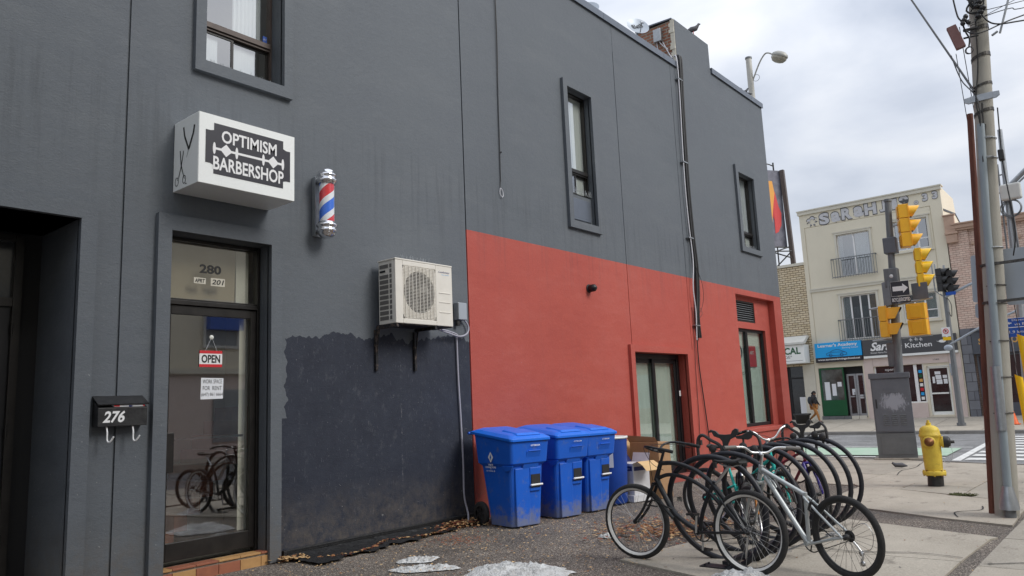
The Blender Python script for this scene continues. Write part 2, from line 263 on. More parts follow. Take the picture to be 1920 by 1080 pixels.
M_['beigetrim'] = mat('cream_trim', (.66, .63, .54), .75, 0, .3, 3, vc=(.52, .49, .4))
M_['buff'] = brick_mat('buff_brick', (.80, .66, .43), (.88, .76, .55), (.30, .21, .13), bw=.30, bh=.115, ms=.016)
M_['pink'] = brick_mat('pink_brick', (.84, .60, .49), (.92, .72, .60), (.56, .38, .31), bw=.26, bh=.10, ms=.012)
M_['chimbrick'] = brick_mat('chimney_brick', (.34, .13, .075), (.46, .20, .12), (.42, .36, .30), bw=.21, bh=.075, ms=.014)
M_['pinktrim'] = mat('pink_cornice', (.52, .36, .27), .8, 0, .5, 3, vc=(.36, .24, .18))
M_['stone'] = brick_mat('grey_stone', (.17, .18, .21), (.26, .27, .30), (.09, .09, .10), bw=.55, bh=.42, ms=.012)
M_['slate'] = mat('slate_fascia', (.085, .095, .115), .5, 0, .3, 5)
M_['signcyan'] = mat('cyan_sign', (.012, .38, .83), .4); M_['signgrey'] = mat('charcoal_sign', (.07, .072, .078), .45)
M_['green'] = mat('green_panel', (.006, .10, .035), .4, 0, .3, 2); M_['greenglass'] = mat('green_shop_glass', (.03, .05, .046), .07, 0, .8, 1.2, vc=(.17, .21, .20), spec=.9)
M_['gold'] = mat('gold_letters', (.65, .36, .10), .4)
M_['marble'] = mat('pale_tile', (.66, .56, .52), .3, 0, .4, 2.5, vc=(.56, .46, .42))
M_['greenlane'] = mat('green_lane_paint', (.28, .47, .32), .8, 0, .85, 4, vc=(.48, .52, .47), stretch=(.5, 3, 1), detail=9)
M_['roadwhite'] = mat('road_white_paint', (.74, .74, .72), .75, 0, .75, 7, vc=(.42, .42, .41), vlo=.45, vhi=.62, detail=9)
M_['orange'] = mat('cone_orange', (.80, .13, .02), .5)
M_['binlidblack'] = mat('dark_plastic', (.02, .02, .022), .5)
M_['silver'] = mat('silver_bike_paint', (.52, .55, .55), .38, .3, .3, 6, vc=(.40, .42, .42), dirt=((.2, .18, .15), 12, .66, .5))
M_['alu'] = mat('bare_aluminium', (.70, .70, .70), .28, .9, .3, 12, vc=(.5, .5, .5))
M_['tyre'] = mat('tyre_rubber', (.016, .016, .017), .8, 0, .5, 20, .6, 120, vc=(.045, .042, .04)); M_['whitewall'] = mat('whitewall', (.74, .73, .70), .6, 0, .4, 8, vc=(.55, .53, .49))
M_['bikeblack'] = mat('matt_black_bike', (.014, .015, .018), .38, .1, .3, 15, vc=(.03, .03, .035))
M_['rack'] = mat('rack_powder_coat', (.017, .018, .024), .42, .2, .4, 10, vc=(.03, .03, .04))
M_['crown'] = mat('rack_crown_grey', (.055, .052, .052), .55, .2, .3, 12, vc=(.035, .034, .034))
M_['teal'] = mat('teal_bike_paint', (.04, .56, .50), .35, .1, .2, 9); M_['bikeorange'] = mat('orange_bike_paint', (.55, .20, .02), .4); M_['purple'] = mat('purple_bike_paint', (.035, .02, .22), .35); M_['maroon'] = mat('maroon_bike_paint', (.25, .03, .05), .4)
M_['spoke'] = mat('spoke_steel', (.55, .55, .55), .35, .8); M_['darkspoke'] = mat('dark_spokes', (.10, .10, .10), .4, .7)
M_['rubber'] = mat('grip_rubber', (.02, .02, .02), .75); M_['greygrip'] = mat('worn_grey_grip', (.17, .16, .15), .75)
M_['amber'] = mat('amber_reflector', (.75, .30, .02), .25); M_['redref'] = mat('red_reflector', (.6, .02, .02), .25)
M_['skin'] = mat('skin', (.20, .10, .065), .6); M_['hair'] = mat('black_hair', (.012, .010, .010), .7); M_['jacket'] = mat('black_jacket', (.012, .013, .016), .7, 0, .5, 30, vc=(.03, .03, .035))
M_['tan'] = mat('tan_trousers', (.42, .19, .055), .8, 0, .4, 20); M_['shoe'] = mat('grey_shoes', (.06, .06, .06), .7); M_['bag'] = mat('dark_backpack', (.03, .04, .055), .7)
M_['transf'] = mat('faded_maroon_box', (.20, .09, .085), .6, 0, .4, 8, vc=(.28, .16, .15))
M_['lampgrey'] = mat('lamp_housing', (.42, .42, .39), .5, .3, .5, 6, vc=(.25, .24, .21)); M_['lens'] = mat('lamp_lens', (.42, .40, .33), .25, 0, .6, 9, vc=(.22, .20, .15))
M_['lightpole'] = mat('pale_light_pole', (.52, .51, .47), .6, .2, .4, 4, vc=(.38, .37, .33), stretch=(2, 2, .4))
M_['redpaint'] = mat('red_sticker', (.62, .03, .04), .5)
M_['pigeon'] = mat('pigeon_grey', (.10, .10, .11), .7); M_['offwhite'] = mat('antenna_shell', (.66, .66, .62), .5, 0, .2, 3)
M_['bb'] = mat('billboard_dark', (.10, .10, .13), .6, 0, .6, 2.2, vc=(.25, .25, .30)); M_['bbr'] = mat('billboard_red', (.60, .05, .05), .6); M_['bby'] = mat('billboard_orange', (.75, .34, .06), .6)
M_['paper'] = mat('paper', (.78, .80, .84), .7); M_['redprint'] = mat('red_print', (.62, .02, .03), .45); M_['stickblue'] = mat('blue_sticker', (.03, .10, .42), .4)
M_['hplate'] = mat('brass_plate', (.30, .13, .05), .45, .5, .5, 20)
M_['farbrick'] = brick_mat('red_brick', (.30, .12, .08), (.38, .17, .11), (.35, .32, .28), bw=.3, bh=.1)
M_['moss'] = mat('weeds', (.09, .10, .035), .9, 0, .5, 40)

# ------------------------------------------------------------ mesh builder
class MB:
    def __init__(s, T=None): s.v = []; s.f = []; s.m = []; s.sm = []; s.mats = []; s.T = T or Matrix.Identity(4); s.cur = 0
    def use(s, m):
        if m not in s.mats: s.mats.append(m)
        s.cur = s.mats.index(m); return s
    def add(s, vs, fs, smooth=False):
        o = len(s.v)
        s.v += [tuple(s.T @ V(p)) for p in vs]
        s.f += [tuple(i+o for i in f) for f in fs]; s.m += [s.cur]*len(fs); s.sm += [smooth]*len(fs)
        return s
    def box(s, a, b):
        x0, y0, z0 = (min(a[i], b[i]) for i in range(3)); x1, y1, z1 = (max(a[i], b[i]) for i in range(3))
        return s.add([(x0, y0, z0), (x1, y0, z0), (x1, y1, z0), (x0, y1, z0), (x0, y0, z1), (x1, y0, z1), (x1, y1, z1), (x0, y1, z1)],
                     [(3, 2, 1, 0), (4, 5, 6, 7), (0, 1, 5, 4), (1, 2, 6, 5), (2, 3, 7, 6), (3, 0, 4, 7)])
    def hexa(s, p): return s.add(p, [(3, 2, 1, 0), (4, 5, 6, 7), (0, 1, 5, 4), (1, 2, 6, 5), (2, 3, 7, 6), (3, 0, 4, 7)])
    def quad(s, *p): return s.add(p, [tuple(range(len(p)))])
    def prism(s, pts, off):
        n = len(pts); off = V(off); a = [V(p) for p in pts]; b = [p+off for p in a]
        return s.add(a+b, [tuple(range(n))[::-1], tuple(range(n, 2*n))]+[(i, (i+1) % n, n+(i+1) % n, n+i) for i in range(n)])
    def tube(s, path, r, n=8, closed=False, caps=True, flat=False):
        P = [V(p) for p in path]; N = len(P); rs = r if isinstance(r, (list, tuple)) else [r]*N
        vs = []; ref = None
        for i in range(N):
            if closed: t = P[(i+1) % N]-P[i-1]
            else: t = P[min(i+1, N-1)]-P[max(i-1, 0)]
            t = t.normalized() if t.length > 1e-9 else V((0, 0, 1))
            if ref is None: ref = t.orthogonal().normalized()
            ref = (ref-t*ref.dot(t)); ref = ref.normalized() if ref.length > 1e-6 else t.orthogonal().normalized()
            bi = t.cross(ref)
            for k in range(n):
                a = 2*pi*k/n; vs.append(P[i]+(ref*cos(a)+bi*sin(a))*rs[i])
        fs = []; last = N if closed else N-1
        for i in range(last):
            j = (i+1) % N
            for k in range(n): fs.append((i*n+k, i*n+(k+1) % n, j*n+(k+1) % n, j*n+k))
        s.add(vs, fs, not flat)
        if caps and not closed:
            s.add([vs[k] for k in range(n)], [tuple(range(n))[::-1]]); s.add([vs[(N-1)*n+k] for k in range(n)], [tuple(range(n))])
        return s
    def cyl(s, a, b, r, n=12, r2=None): return s.tube([a, b], [r, r if r2 is None else r2], n)
    def lathe(s, prof, n=20, T=None, smooth=True, arc=None):
        """prof: (r,z) list round local z"""
        T = T or Matrix.Identity(4); vs = []; fs = []
        for r_, z_ in prof:
            for k in range(n): a = 2*pi*k/n; vs.append(T @ V((r_*cos(a), r_*sin(a), z_)))
        for i in range(len(prof)-1):
            for k in range(n): fs.append((i*n+k, i*n+(k+1) % n, (i+1)*n+(k+1) % n, (i+1)*n+k))
        return s.add(vs, fs, smooth)
    def torus(s, c, ax, R, r, N=32, n=8, sq=1):
        ax = V(ax).normalized(); u = ax.orthogonal().normalized(); w = ax.cross(u); c = V(c)
        return s.tube([c+(u*cos(2*pi*i/N)+w*sin(2*pi*i/N))*R for i in range(N)], r, n, closed=True)
    def ell(s, c, r, n=12, m=8):
        vs = []; fs = []
        for i in range(m+1):
            t = pi*i/m
            for k in range(n): a = 2*pi*k/n; vs.append((c[0]+r[0]*sin(t)*cos(a), c[1]+r[1]*sin(t)*sin(a), c[2]+r[2]*cos(t)))
        for i in range(m):
            for k in range(n): fs.append((i*n+k, (i+1)*n+k, (i+1)*n+(k+1) % n, i*n+(k+1) % n))
        return s.add(vs, fs, True)
    def build(s, name, m=None, parent=None, bevel=0, label=None, kind=None, seg=2):
        me = bpy.data.meshes.new(name); me.from_pydata(s.v, [], s.f)
        if m is not None and not s.mats: me.materials.append(m)
        for q in s.mats: me.materials.append(q)
        if s.mats: me.polygons.foreach_set('material_index', s.m)
        me.polygons.foreach_set('use_smooth', s.sm); me.update()
        o = bpy.data.objects.new(name, me); COL.objects.link(o)
        if parent is not None: o.parent = parent
        if label: o['label'] = label
        if kind: o['kind'] = kind
        if bevel:
            b = o.modifiers.new('bevel', 'BEVEL'); b.width = bevel; b.segments = seg; b.limit_method = 'ANGLE'; b.angle_limit = rad(40)
        return o
def thing(name, label, cat, loc=(0, 0, 0), rz=0, group=None):
    o = bpy.data.objects.new(name, None); COL.objects.link(o); o.location = loc; o.rotation_euler = (0, 0, rz)
    o.empty_display_size = .1; return tag(o, label, cat, group)
def tag(o, label=None, cat=None, group=None, kind=None):
    for k, v in (('label', label), ('category', cat), ('group', group), ('kind', kind)):
        if v: o[k] = v
    return o
def copy_tree(o, parent=None):
    c = o.copy(); COL.objects.link(c); c.parent = parent
    for ch in o.children: copy_tree(ch, c)
    return c
def smooth(pts, k=4, closed=False):
    """Catmull-Rom through pts"""
    P = [V(p) for p in pts]; n = len(P); o = []
    for i in range(n if closed else n-1):
        g = lambda j: P[j % n] if closed else P[max(0, min(n-1, j))]
        a, b, c, d = g(i-1), g(i), g(i+1), g(i+2)
        for q in range(k):
            t = q/k; o.append(.5*((2*b)+(c-a)*t+(2*a-5*b+4*c-d)*t*t+(3*b-a-3*c+d)*t**3))
    if not closed: o.append(P[-1])
    return o
def text(name, s, m, parent, org, right, up, size, width=None, bold=0, shear=0, ex=.0015, align='CENTER', res=3, label=None, space=1):
    c = bpy.data.curves.new('t', 'FONT'); c.body = s; c.size = 1; c.offset = bold; c.shear = shear; c.align_x = align; c.align_y = 'CENTER'; c.resolution_u = res; c.space_character = space
    t = bpy.data.objects.new('t', c); COL.objects.link(t); me = bpy.data.meshes.new_from_object(t); bpy.data.objects.remove(t)
    xs = [v.co.x for v in me.vertices]; w = max(xs)-min(xs); ys = [v.co.y for v in me.vertices]; h = max(ys)-min(ys)
    ky = size/h; kx = (width/w) if width else ky
    r = V(right).normalized(); u = V(up).normalized(); nrm = r.cross(u)
    x0 = (max(xs)+min(xs))/2 if align == 'CENTER' else min(xs); y0 = (max(ys)+min(ys))/2
    vs = [V(org)+r*(v.co.x-x0)*kx+u*(v.co.y-y0)*ky+nrm*ex for v in me.vertices]
    fs = [tuple(p.vertices) for p in me.polygons]
    b = MB(); b.add(vs, fs); o = b.build(name, m, parent); bpy.data.meshes.remove(me)
    if label: o['label'] = label
    return o
WR, WU = (0, 1, 0), (0, 0, 1)        # reading direction and up on the side wall (faces +x)
def wtext(name, s, m, parent, x, y, z, size, width=None, **k): return text(name, s, m, parent, (x, y, z), WR, WU, size, width, **k)
def ftext(name, s, m, parent, x, y, z, size, width=None, **k): return text(name, s, m, parent, (x, y, z), (1, 0, 0), WU, size, width, **k)   # faces -y
def gz(y): return 0.0 if y < 8 else -.012*(min(y, 21.5)-8)

def relief(mb, us, vs, depth, P):
    """grid of rectangles at varying depth; depth(u,v)->number or None (absent); P(u,v,d)->point; side walls join unlike neighbours"""
    U = len(us)-1; W_ = len(vs)-1
    D = [[depth((us[i]+us[i+1])/2, (vs[j]+vs[j+1])/2) for j in range(W_)] for i in range(U)]
    for i in range(U):
        for j in range(W_):
            d = D[i][j]
            if d is None: continue
            if isinstance(d, tuple): continue
            mb.quad(P(us[i], vs[j], d), P(us[i+1], vs[j], d), P(us[i+1], vs[j+1], d), P(us[i], vs[j+1], d))
    def val(d): return d[0] if isinstance(d, tuple) else d
    for i in range(U):
        for j in range(W_):
            for di, dj in ((1, 0), (0, 1)):
                a = D[i][j]; b = D[i+di][j+dj] if i+di < U and j+dj < W_ else None
                if a is None or b is None: continue
                a, b = val(a), val(b)
                if abs(a-b) < 1e-6: continue
                if di: mb.quad(P(us[i+1], vs[j], a), P(us[i+1], vs[j], b), P(us[i+1], vs[j+1], b), P(us[i+1], vs[j+1], a))
                else: mb.quad(P(us[i], vs[j+1], a), P(us[i+1], vs[j+1], a), P(us[i+1], vs[j+1], b), P(us[i], vs[j+1], b))

#@@GROUND
# ------------------------------------------------------------ ground, pavement, road
g = MB(); g.quad((-600, -300, -.7), (600, -300, -.7), (600, 900, -.7), (-600, 900, -.7)); tag(g.build('ground', M_['concrete2']), kind='structure')
CURB = [(-70, 23.0), (-6, 22.2), (-.4, 21.25), (.68, 20.55), (1.78, 20.3), (3.1, 19.62), (4.34, 19.05), (5.03, 18.85), (6.4, 18.5), (9.0, 18.2)]
g = MB()
for (x0, y0), (x1, y1) in zip(CURB, CURB[1:]):
    for a, b in ((-40, 0), (0, 8), (8, 14), (14, None)):
        ya, yb = (b, b) if b is not None else (y0, y1)
        g.quad((x0, a, gz(a)-.012), (x1, a, gz(a)-.012), (x1, yb, gz(yb)-.012), (x0, ya, gz(ya)-.012))
    g.quad((x0, y0, gz(y0)-.012), (x1, y1, gz(y1)-.012), (x1, y1, -.4), (x0, y0, -.4))
tag(g.build('asphalt_pavement', M_['asphalt']), kind='structure')
g = MB(); g.quad((-80, 15, -.28), (80, 15, -.28), (80, 34.2, -.33), (-80, 34.2, -.33)); tag(g.build('road', M_['road']), kind='structure')
g = MB(); g.quad((9.0, -40, -.10), (17, -40, -.10), (17, 16, -.22), (9.0, 16, -.22)); g.quad((9.0, 16, -.22), (17, 16, -.22), (17, 18.6, -.272), (9.0, 18.6, -.272)); tag(g.build('side_road', M_['road']), kind='structure')
side = MB(); side.box((17, -40, -.6), (17.8, 19, .05)); side.box((17.8, -40, -.6), (20, 19, .052)); tag(side.build('far_side_sidewalk', M_['concrete2']), kind='structure')

walk = bpy.data.objects.new('sidewalk', None); COL.objects.link(walk); walk['kind'] = 'structure'
def inset(poly, d):
    c = sum((V((x, y)) for x, y in poly), V((0, 0)))/len(poly); n = len(poly); o = []
    P = [V((x, y)) for x, y in poly]
    area = sum(P[i].x*P[(i+1) % n].y-P[(i+1) % n].x*P[i].y for i in range(n)); sg = 1 if area > 0 else -1
    for i in range(n):
        a, b, c2 = P[i-1], P[i], P[(i+1) % n]
        e1 = (b-a).normalized(); e2 = (c2-b).normalized()
        n1_ = V((-e1.y, e1.x))*sg; n2_ = V((-e2.y, e2.x))*sg
        bis = (n1_+n2_); bis = bis.normalized() if bis.length > 1e-4 else n1_
        k = d/max(.35, bis.dot(n1_)); o.append(b+bis*k)
    return [(p.x, p.y) for p in o]
def slab(poly, m='concrete', lift=.006, d=.009):
    q = inset(poly, d); n = len(q); dz = lift+random.uniform(-.002, .003)
    top = [(x, y, gz(y)+dz) for x, y in q]; bot = [(x, y, gz(y)-.06) for x, y in q]
    b = MB(); b.add(top+bot, [tuple(range(n))]+[(i, (i+1) % n, n+(i+1) % n, n+i) for i in range(n)])
    return b.build('slab', M_[m], walk)
slab([(3.13, 6.37), (5.78, 5.58), (5.79, 7.66), (3.33, 7.58)]); slab([(3.33, 7.58), (5.79, 7.66), (5.83, 8.95), (5.88, 9.10), (4.58, 9.6), (3.75, 9.95), (3.5, 8.9)])
slab([(3.46, 10.98), (4.22, 10.73), (5.12, 10.24), (5.90, 9.94), (5.86, 11.0), (3.4, 11.95)], lift=.008); slab([(3.4, 11.95), (5.86, 11.0), (5.84, 12.12), (4.78, 12.70), (4.0, 13.22), (3.34, 13.48)], lift=.008)
slab([(4.0, 13.22), (4.95, 12.65), (4.935, 13.81), (4.0, 14.2)], 'concrete2'); slab([(3.34, 13.48), (4.0, 13.22), (4.0, 14.2), (4.935, 13.81), (4.94, 15.4), (3.12, 15.7), (3.13, 13.8)])
slab([(4.95, 12.65), (5.84, 12.12), (5.84, 15.2), (4.94, 15.4), (4.935, 13.81)], 'concrete2'); slab([(3.12, 15.7), (5.84, 15.2), (5.84, 18.3), (5.03, 18.5), (4.34, 18.72), (3.1, 19.2), (3.24, 18.2)])
slab([(.02, 14.75), (3.13, 13.62), (3.12, 15.7), (.02, 16.6)]); slab([(.02, 16.6), (3.12, 15.7), (3.24, 18.2), (.02, 19.0)], 'concrete2'); slab([(.02, 19.0), (3.24, 18.2), (3.07, 19.3), (1.78, 19.95), (.68, 20.2), (-.4, 20.9), (-.4, 19.85), (.02, 19.85)])
yy = -6.0
while yy < 18:
    for x0, x1 in ((5.93, 7.45), (7.45, 8.98)):
        slab([(x0, yy), (x1, yy), (x1, min(yy+1.5, 18.2)), (x0, min(yy+1.5, 18.2))], random.choice(['concrete', 'concrete2']), lift=.012)
    yy += 1.5
for pts_ in ([(4.15, 7.62), (4.5, 7.75), (4.9, 7.68), (5.4, 7.85), (5.78, 7.8)], [(3.4, 15.6), (3.25, 16.6), (3.32, 17.4), (3.2, 18.4)], [(1.2, 16.1), (1.9, 17.0), (2.1, 17.9), (2.9, 18.6)], [(5.3, 10.35), (5.2, 10.8), (5.42, 11.1), (5.38, 11.5)], [(6.0, 7.6), (6.5, 7.9), (7.1, 7.8)]):
    b = MB(); q_ = smooth([(x, y, 0) for x, y in pts_], 6)
    for i in range(len(q_)-1):
        w0, w1_ = .006+.006*random.random(), .006+.006*random.random(); a_, c_ = q_[i]+V((random.uniform(-.01, .01), 0, 0))*0, q_[i+1]; d_ = (c_-a_).normalized(); n_ = V((-d_.y, d_.x, 0))
        zz_ = lambda p: V((p.x, p.y, gz(p.y)+(.018 if p.x > 5.9 else .0135))); b.quad(zz_(a_-n_*w0), zz_(c_-n_*w1_), zz_(c_+n_*w1_), zz_(a_+n_*w0))
    b.build('crack', M_['dark'], walk)
# curbs
b = MB()
for (x0, y0), (x1, y1) in zip(CURB, CURB[1:]):
    t = V((x1-x0, y1-y0)).normalized(); nn = V((-t.y, t.x))*.17
    za, zb = gz(y0)+.008, gz(y1)+.008
    b.hexa([(x0-nn.x, y0-nn.y, -.5), (x1-nn.x, y1-nn.y, -.5), (x1+nn.x*.1, y1+nn.y*.1, -.5), (x0+nn.x*.1, y0+nn.y*.1, -.5), (x0-nn.x, y0-nn.y, za), (x1-nn.x, y1-nn.y, zb), (x1+nn.x*.1, y1+nn.y*.1, zb-.01), (x0+nn.x*.1, y0+nn.y*.1, za-.01)])
tag(b.build('near_curb', M_['curb']), kind='structure')
b = MB(); b.box((-80, 34, -.5), (80, 34.18, -.2)); tag(b.build('far_curb', M_['curb'], bevel=.02), kind='structure')
fw = bpy.data.objects.new('far_sidewalk', None); COL.objects.link(fw); fw['kind'] = 'structure'
fz = lambda y: -.2+(y-34.18)*.055
proto = None
b = MB(); b.quad((-80, 34.19, -.212), (80, 34.19, -.212), (80, 40.3, fz(40.3)-.012), (-80, 40.3, fz(40.3)-.012)); b.build('joint_bed', M_['asphalt'], fw)
for i in range(-8, 10):
    for k in range(3):
        if proto is None:
            b = MB(); b.quad((0.01, .01, .055*.01), (1.99, .01, .055*.01), (1.99, 1.99, .055*1.99), (.01, 1.99, .055*1.99)); proto = b.build('slab', M_['concrete'], fw); o = proto
        else: o = proto.copy(); COL.objects.link(o)
        o.location = (i*2, 34.2+k*2, fz(34.2+k*2)+random.uniform(0, .004))
b = MB(); b.quad((-30, 22.7, -.275), (2.9, 22.7, -.275), (2.75, 25.7, -.283), (-30, 25.7, -.283)); tag(b.build('green_bike_lane', M_['greenlane']), kind='structure')
b = MB(); Z = lambda y: -.27-(y-15)*.0022+0
for y in (22.2, 26.1): b.quad((-30, y, Z(y)), (2.95, y, Z(y)), (2.95, y+.17, Z(y)), (-30, y+.17, Z(y)))
b.quad((-.4, 23.2, Z(23)+.004), (.5, 23.2, Z(23)+.004), (-.6, 25.2, Z(23)+.004), (-1.5, 25.2, Z(23)+.004))
b.quad((3.25, 21.3, Z(21)), (3.45, 21.3, Z(21)), (3.14, 28.6, Z(29)), (2.95, 28.6, Z(29)))
y = 21.6
while y < 32: b.quad((3.5-(y-21)*.03, y, Z(y)), (8.2, y, Z(y)), (8.2, y+.62, Z(y)), (3.5-(y-21)*.03, y+.62, Z(y))); y += 1.22
tag(b.build('road_markings', M_['roadwhite']), kind='structure')

# ------------------------------------------------------------ the corner building
corner = thing('corner_building', 'long two storey stucco building painted charcoal above and brick red at its far lower end', 'building')
Y0, Y1 = -5.0, 19.82
EN = (.9, 2.61, -.3, 3.345); DR = (3.44, 4.548, -.3, 3.36); W1 = (3.75, 4.70, 5.25, 7.05); W2 = (10.40, 11.15, 4.60, 7.04); W3 = (17.66, 18.62, 5.13, 7.03)
PD = (12.10, 14.18, -.3, 2.39); BY = (16.95, 19.33, .72, 3.9)
JT = [(2.978, 2.999), (7.722, 7.745), (12.10, 12.118), (14.50, 14.516)]
opens = [EN, DR, W1, W2, W3, PD, BY]
us = sorted({Y0, Y1, 14.9, 16.65}|{v for o in opens for v in o[:2]}|{v for j in JT for v in j}); vs = sorted({-.4, 8.95, 9.42, 10.07, 2.5, 4.036, 3.5}|{v for o in opens for v in o[2:]})
def dep(y, z):
    top = 8.95 if y < 14.9 else (10.07 if y < 16.65 else 9.42)
    if z > top: return None
    for i, o in enumerate(opens):
        if o[0] < y < o[1] and o[2] < z < o[3]: return (-.9 if i == 0 else -.16 if i in (4, 5, 6) else -.25,)
    for k, j in enumerate(JT):
        if j[0] < y < j[1] and not (k in (2, 3) and z < 2.5): return -.02
    return 0.0
b = MB(); relief(b, us, vs, dep, lambda y, z, d: (d, y, z)); b.build('side_wall', M_['wall'], corner)
b = MB()   # end walls, back, roof, chimney sides
b.box((-12, Y0, -.4), (-11.8, Y1, 8.9)); b.box((-11.8, Y1-.25, -.4), (-.002, Y1, 9.415)); b.box((-11.8, Y0, -.4), (-.002, Y0+.2, 8.94)); b.build('street_wall', M_['wall'], corner)
b = MB(); b.quad((-11.8, Y0, 8.6), (-.26, Y0, 8.6), (-.26, Y1, 8.6), (-11.8, Y1, 8.6)); b.build('roof', M_['asphalt'], corner)
b = MB(); b.box((-.25, Y0+.2, 8.3), (-.004, 14.9, 8.945)); b.box((-.25, 16.65, 8.3), (-.004, Y1-.25, 9.415)); b.build('parapet', M_['wall'], corner)
for a, c, z in ((Y0, 14.83, 8.86), (16.67, Y1+.03, 9.33)):
    y = a
    while y < c-.02:
        e = min(y+2.4, c); b = MB(); b.box((-.30, y+.004, z), (.035, e-.004, z+.135)); b.box((.035, y+.004, z-.01), (.041, e-.004, z+.12)); b.build('roof_flashing', M_['flash'], corner); y = e
# chimney stack rising from the wall
ch = MB(); ch.use(M_['chimbrick']); ch.quad((-.004, 14.905, 8.9), (-.004, 14.905, 10.065), (-.95, 14.905, 10.065), (-.95, 14.905, 8.9)); ch.quad((-.95, 14.905, 8.6), (-.95, 14.905, 10.065), (-.95, 16.645, 10.065), (-.95, 16.645, 8.6))
ch.use(M_['wall']); ch.quad((-.004, 16.645, 9.0), (-.95, 16.645, 9.0), (-.95, 16.645, 10.065), (-.004, 16.645, 10.065)); ch.quad((-.95, 14.905, 10.066), (0, 14.905, 10.066), (0, 16.645, 10.066), (-.95, 16.645, 10.066))
co_ = ch.build('chimney', None, corner)
b = MB(); b.prism([(-.99, 14.86, 10.07), (-.62, 14.84, 10.09), (-.05, 14.87, 10.08), (-.05, 15.1, 10.08), (-.99, 15.1, 10.07)], (0, 0, .03)); b.build('chimney_capping', M_['flash'], co_)
b = MB()   # crumbled render edge
for i in range(14):
    z = 8.95+i*.08; w = .07+.06*random.random(); b.box((-.006-w, 14.885-.02*random.random(), z), (-.006, 14.903, z+.085))
b.build('render_edge', M_['beigetrim'], co_)
# trims round openings (each one a proud stucco band)
def trim(o, w, t=.06, bottom=True, z0=None, name='stucco_trim', wl=None, wr=None, wt=None, wb=None):
    y0, y1, za, zb = o; za = max(za, z0) if z0 is not None else za
    wl = w if wl is None else wl; wr = w if wr is None else wr; wt = w if wt is None else wt; wb = w if wb is None else wb
    us_ = [y0-wl, y0, y1, y1+wr]; vs_ = [za-(wb if bottom else 0), za, zb, zb+wt] if bottom else [za, zb, zb+wt]
    m = MB()
    def d_(y, z): return None if (y0 < y < y1 and za < z < zb) else t
    relief(m, us_, vs_, d_, lambda y, z, d: (d, y, z))
    def ring(a0, a1, b0, b1, inner):
        pts = [(a0, b0), (a1, b0), (a1, b1), (a0, b1)]
        for i in range(4):
            if not bottom and i == 0: continue
            p, q = pts[i], pts[(i+1) % 4]
            m.quad((t, p[0], p[1]), (0 if not inner else -.02, p[0], p[1]), (0 if not inner else -.02, q[0], q[1]), (t, q[0], q[1]))
    ring(us_[0], us_[-1], vs_[0], vs_[-1], False); ring(y0, y1, za, zb, True)
    return m.build(name, M_['wall'], corner)
trim(EN, .14, bottom=False, z0=.02, wt=.16); trim(DR, .135, bottom=False, z0=.0, wt=.16); trim(W1, .115, wb=.13); trim(W2, .12, wb=.13); trim(W3, .17, wb=.13, wl=.15); trim(PD, .14, bottom=False, z0=-.05, wt=.13)
# entrance recess at the left
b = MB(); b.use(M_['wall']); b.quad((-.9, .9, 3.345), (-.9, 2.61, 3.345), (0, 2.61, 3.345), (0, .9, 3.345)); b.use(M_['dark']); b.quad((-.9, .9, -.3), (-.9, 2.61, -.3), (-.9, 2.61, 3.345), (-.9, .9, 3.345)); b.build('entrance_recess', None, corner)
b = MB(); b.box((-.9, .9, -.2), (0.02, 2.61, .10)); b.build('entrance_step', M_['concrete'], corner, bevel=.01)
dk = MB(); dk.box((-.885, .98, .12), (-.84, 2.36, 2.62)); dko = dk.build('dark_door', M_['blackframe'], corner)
b = MB(); b.box((-.87, 2.36, .1), (-.80, 2.43, 3.30)); b.box((-.87, .95, 2.62), (-.81, 2.36, 2.70)); b.box((-.87, .95, 3.24), (-.81, 2.36, 3.30)); b.build('frame', M_['darkframe'], dko); b = MB(); b.box((-.86, .98, 2.70), (-.85, 2.36, 3.24)); b.build('transom_pane', M_['darkglass'], dko)
b = MB(); b.cyl((-.83, 2.28, 1.0), (-.83, 2.28, 1.35), .014, 8); b.build('door_handle', M_['steel'], dko)
for nm in range(3): b = MB(); b.cyl((-.80, 2.365, .45+nm*.95), (-.80, 2.365, .56+nm*.95), .012, 8); b.build('hinge', M_['darkframe'], dko)

# rooms behind windows: shallow boxes so glass shows depth
def room(o, depth=1.6, m='cream', x=-.26):
    y0, y1, z0, z1 = o; b = MB(); a = y0-.05; c = y1+.6
    b.quad((x-depth, a, z0-.2), (x-depth, c, z0-.2), (x-depth, c, z1), (x-depth, a, z1)); b.quad((x, a, z1), (x, c, z1), (x-depth, c, z1), (x-depth, a, z1))
    b.quad((x, a, z0-.2), (x-depth, a, z0-.2), (x-depth, c, z0-.2), (x, c, z0-.2)); b.quad((x, c, z0-.2), (x-depth, c, z0-.2), (x-depth, c, z1), (x, c, z1)); b.quad((x, a, z0-.2), (x, a, z1), (x-depth, a, z1), (x-depth, a, z0-.2))
    return b.build('room', M_[m], corner)
def curtain(par, y0, y1, z0, z1, x, m='curtain', amp=.025, folds=9, slant=0):
    b = MB(); n = folds*6; vs_ = []; 
    for i in range(n+1):
        y = y0+(y1-y0)*i/n; d = amp*sin(i/6*2*pi)+amp*.4*sin(i*.9)
        vs_ += [(x+d, y, z0), (x+d*.8, y+slant, z1)]
    b.add(vs_, [(2*i, 2*i+2, 2*i+3, 2*i+1) for i in range(n)], True); return b.build('curtain', M_[m], par)
def spikes(par, y0, y1, z, x, n, h=.11, name='bird_spikes'):
    b = MB()
    for i in range(n):
        y = y0+(y1-y0)*(i+.5)/n
        for s_ in (-1, 0, 1): b.tube([(x, y, z), (x+.03*random.uniform(-1, 1), y+s_*.045+random.uniform(-.015, .015), z+h*random.uniform(.8, 1.1))], .0016, 4, caps=False)
    o = b.build(name, M_['steel'], par); o['kind'] = 'stuff'; return o
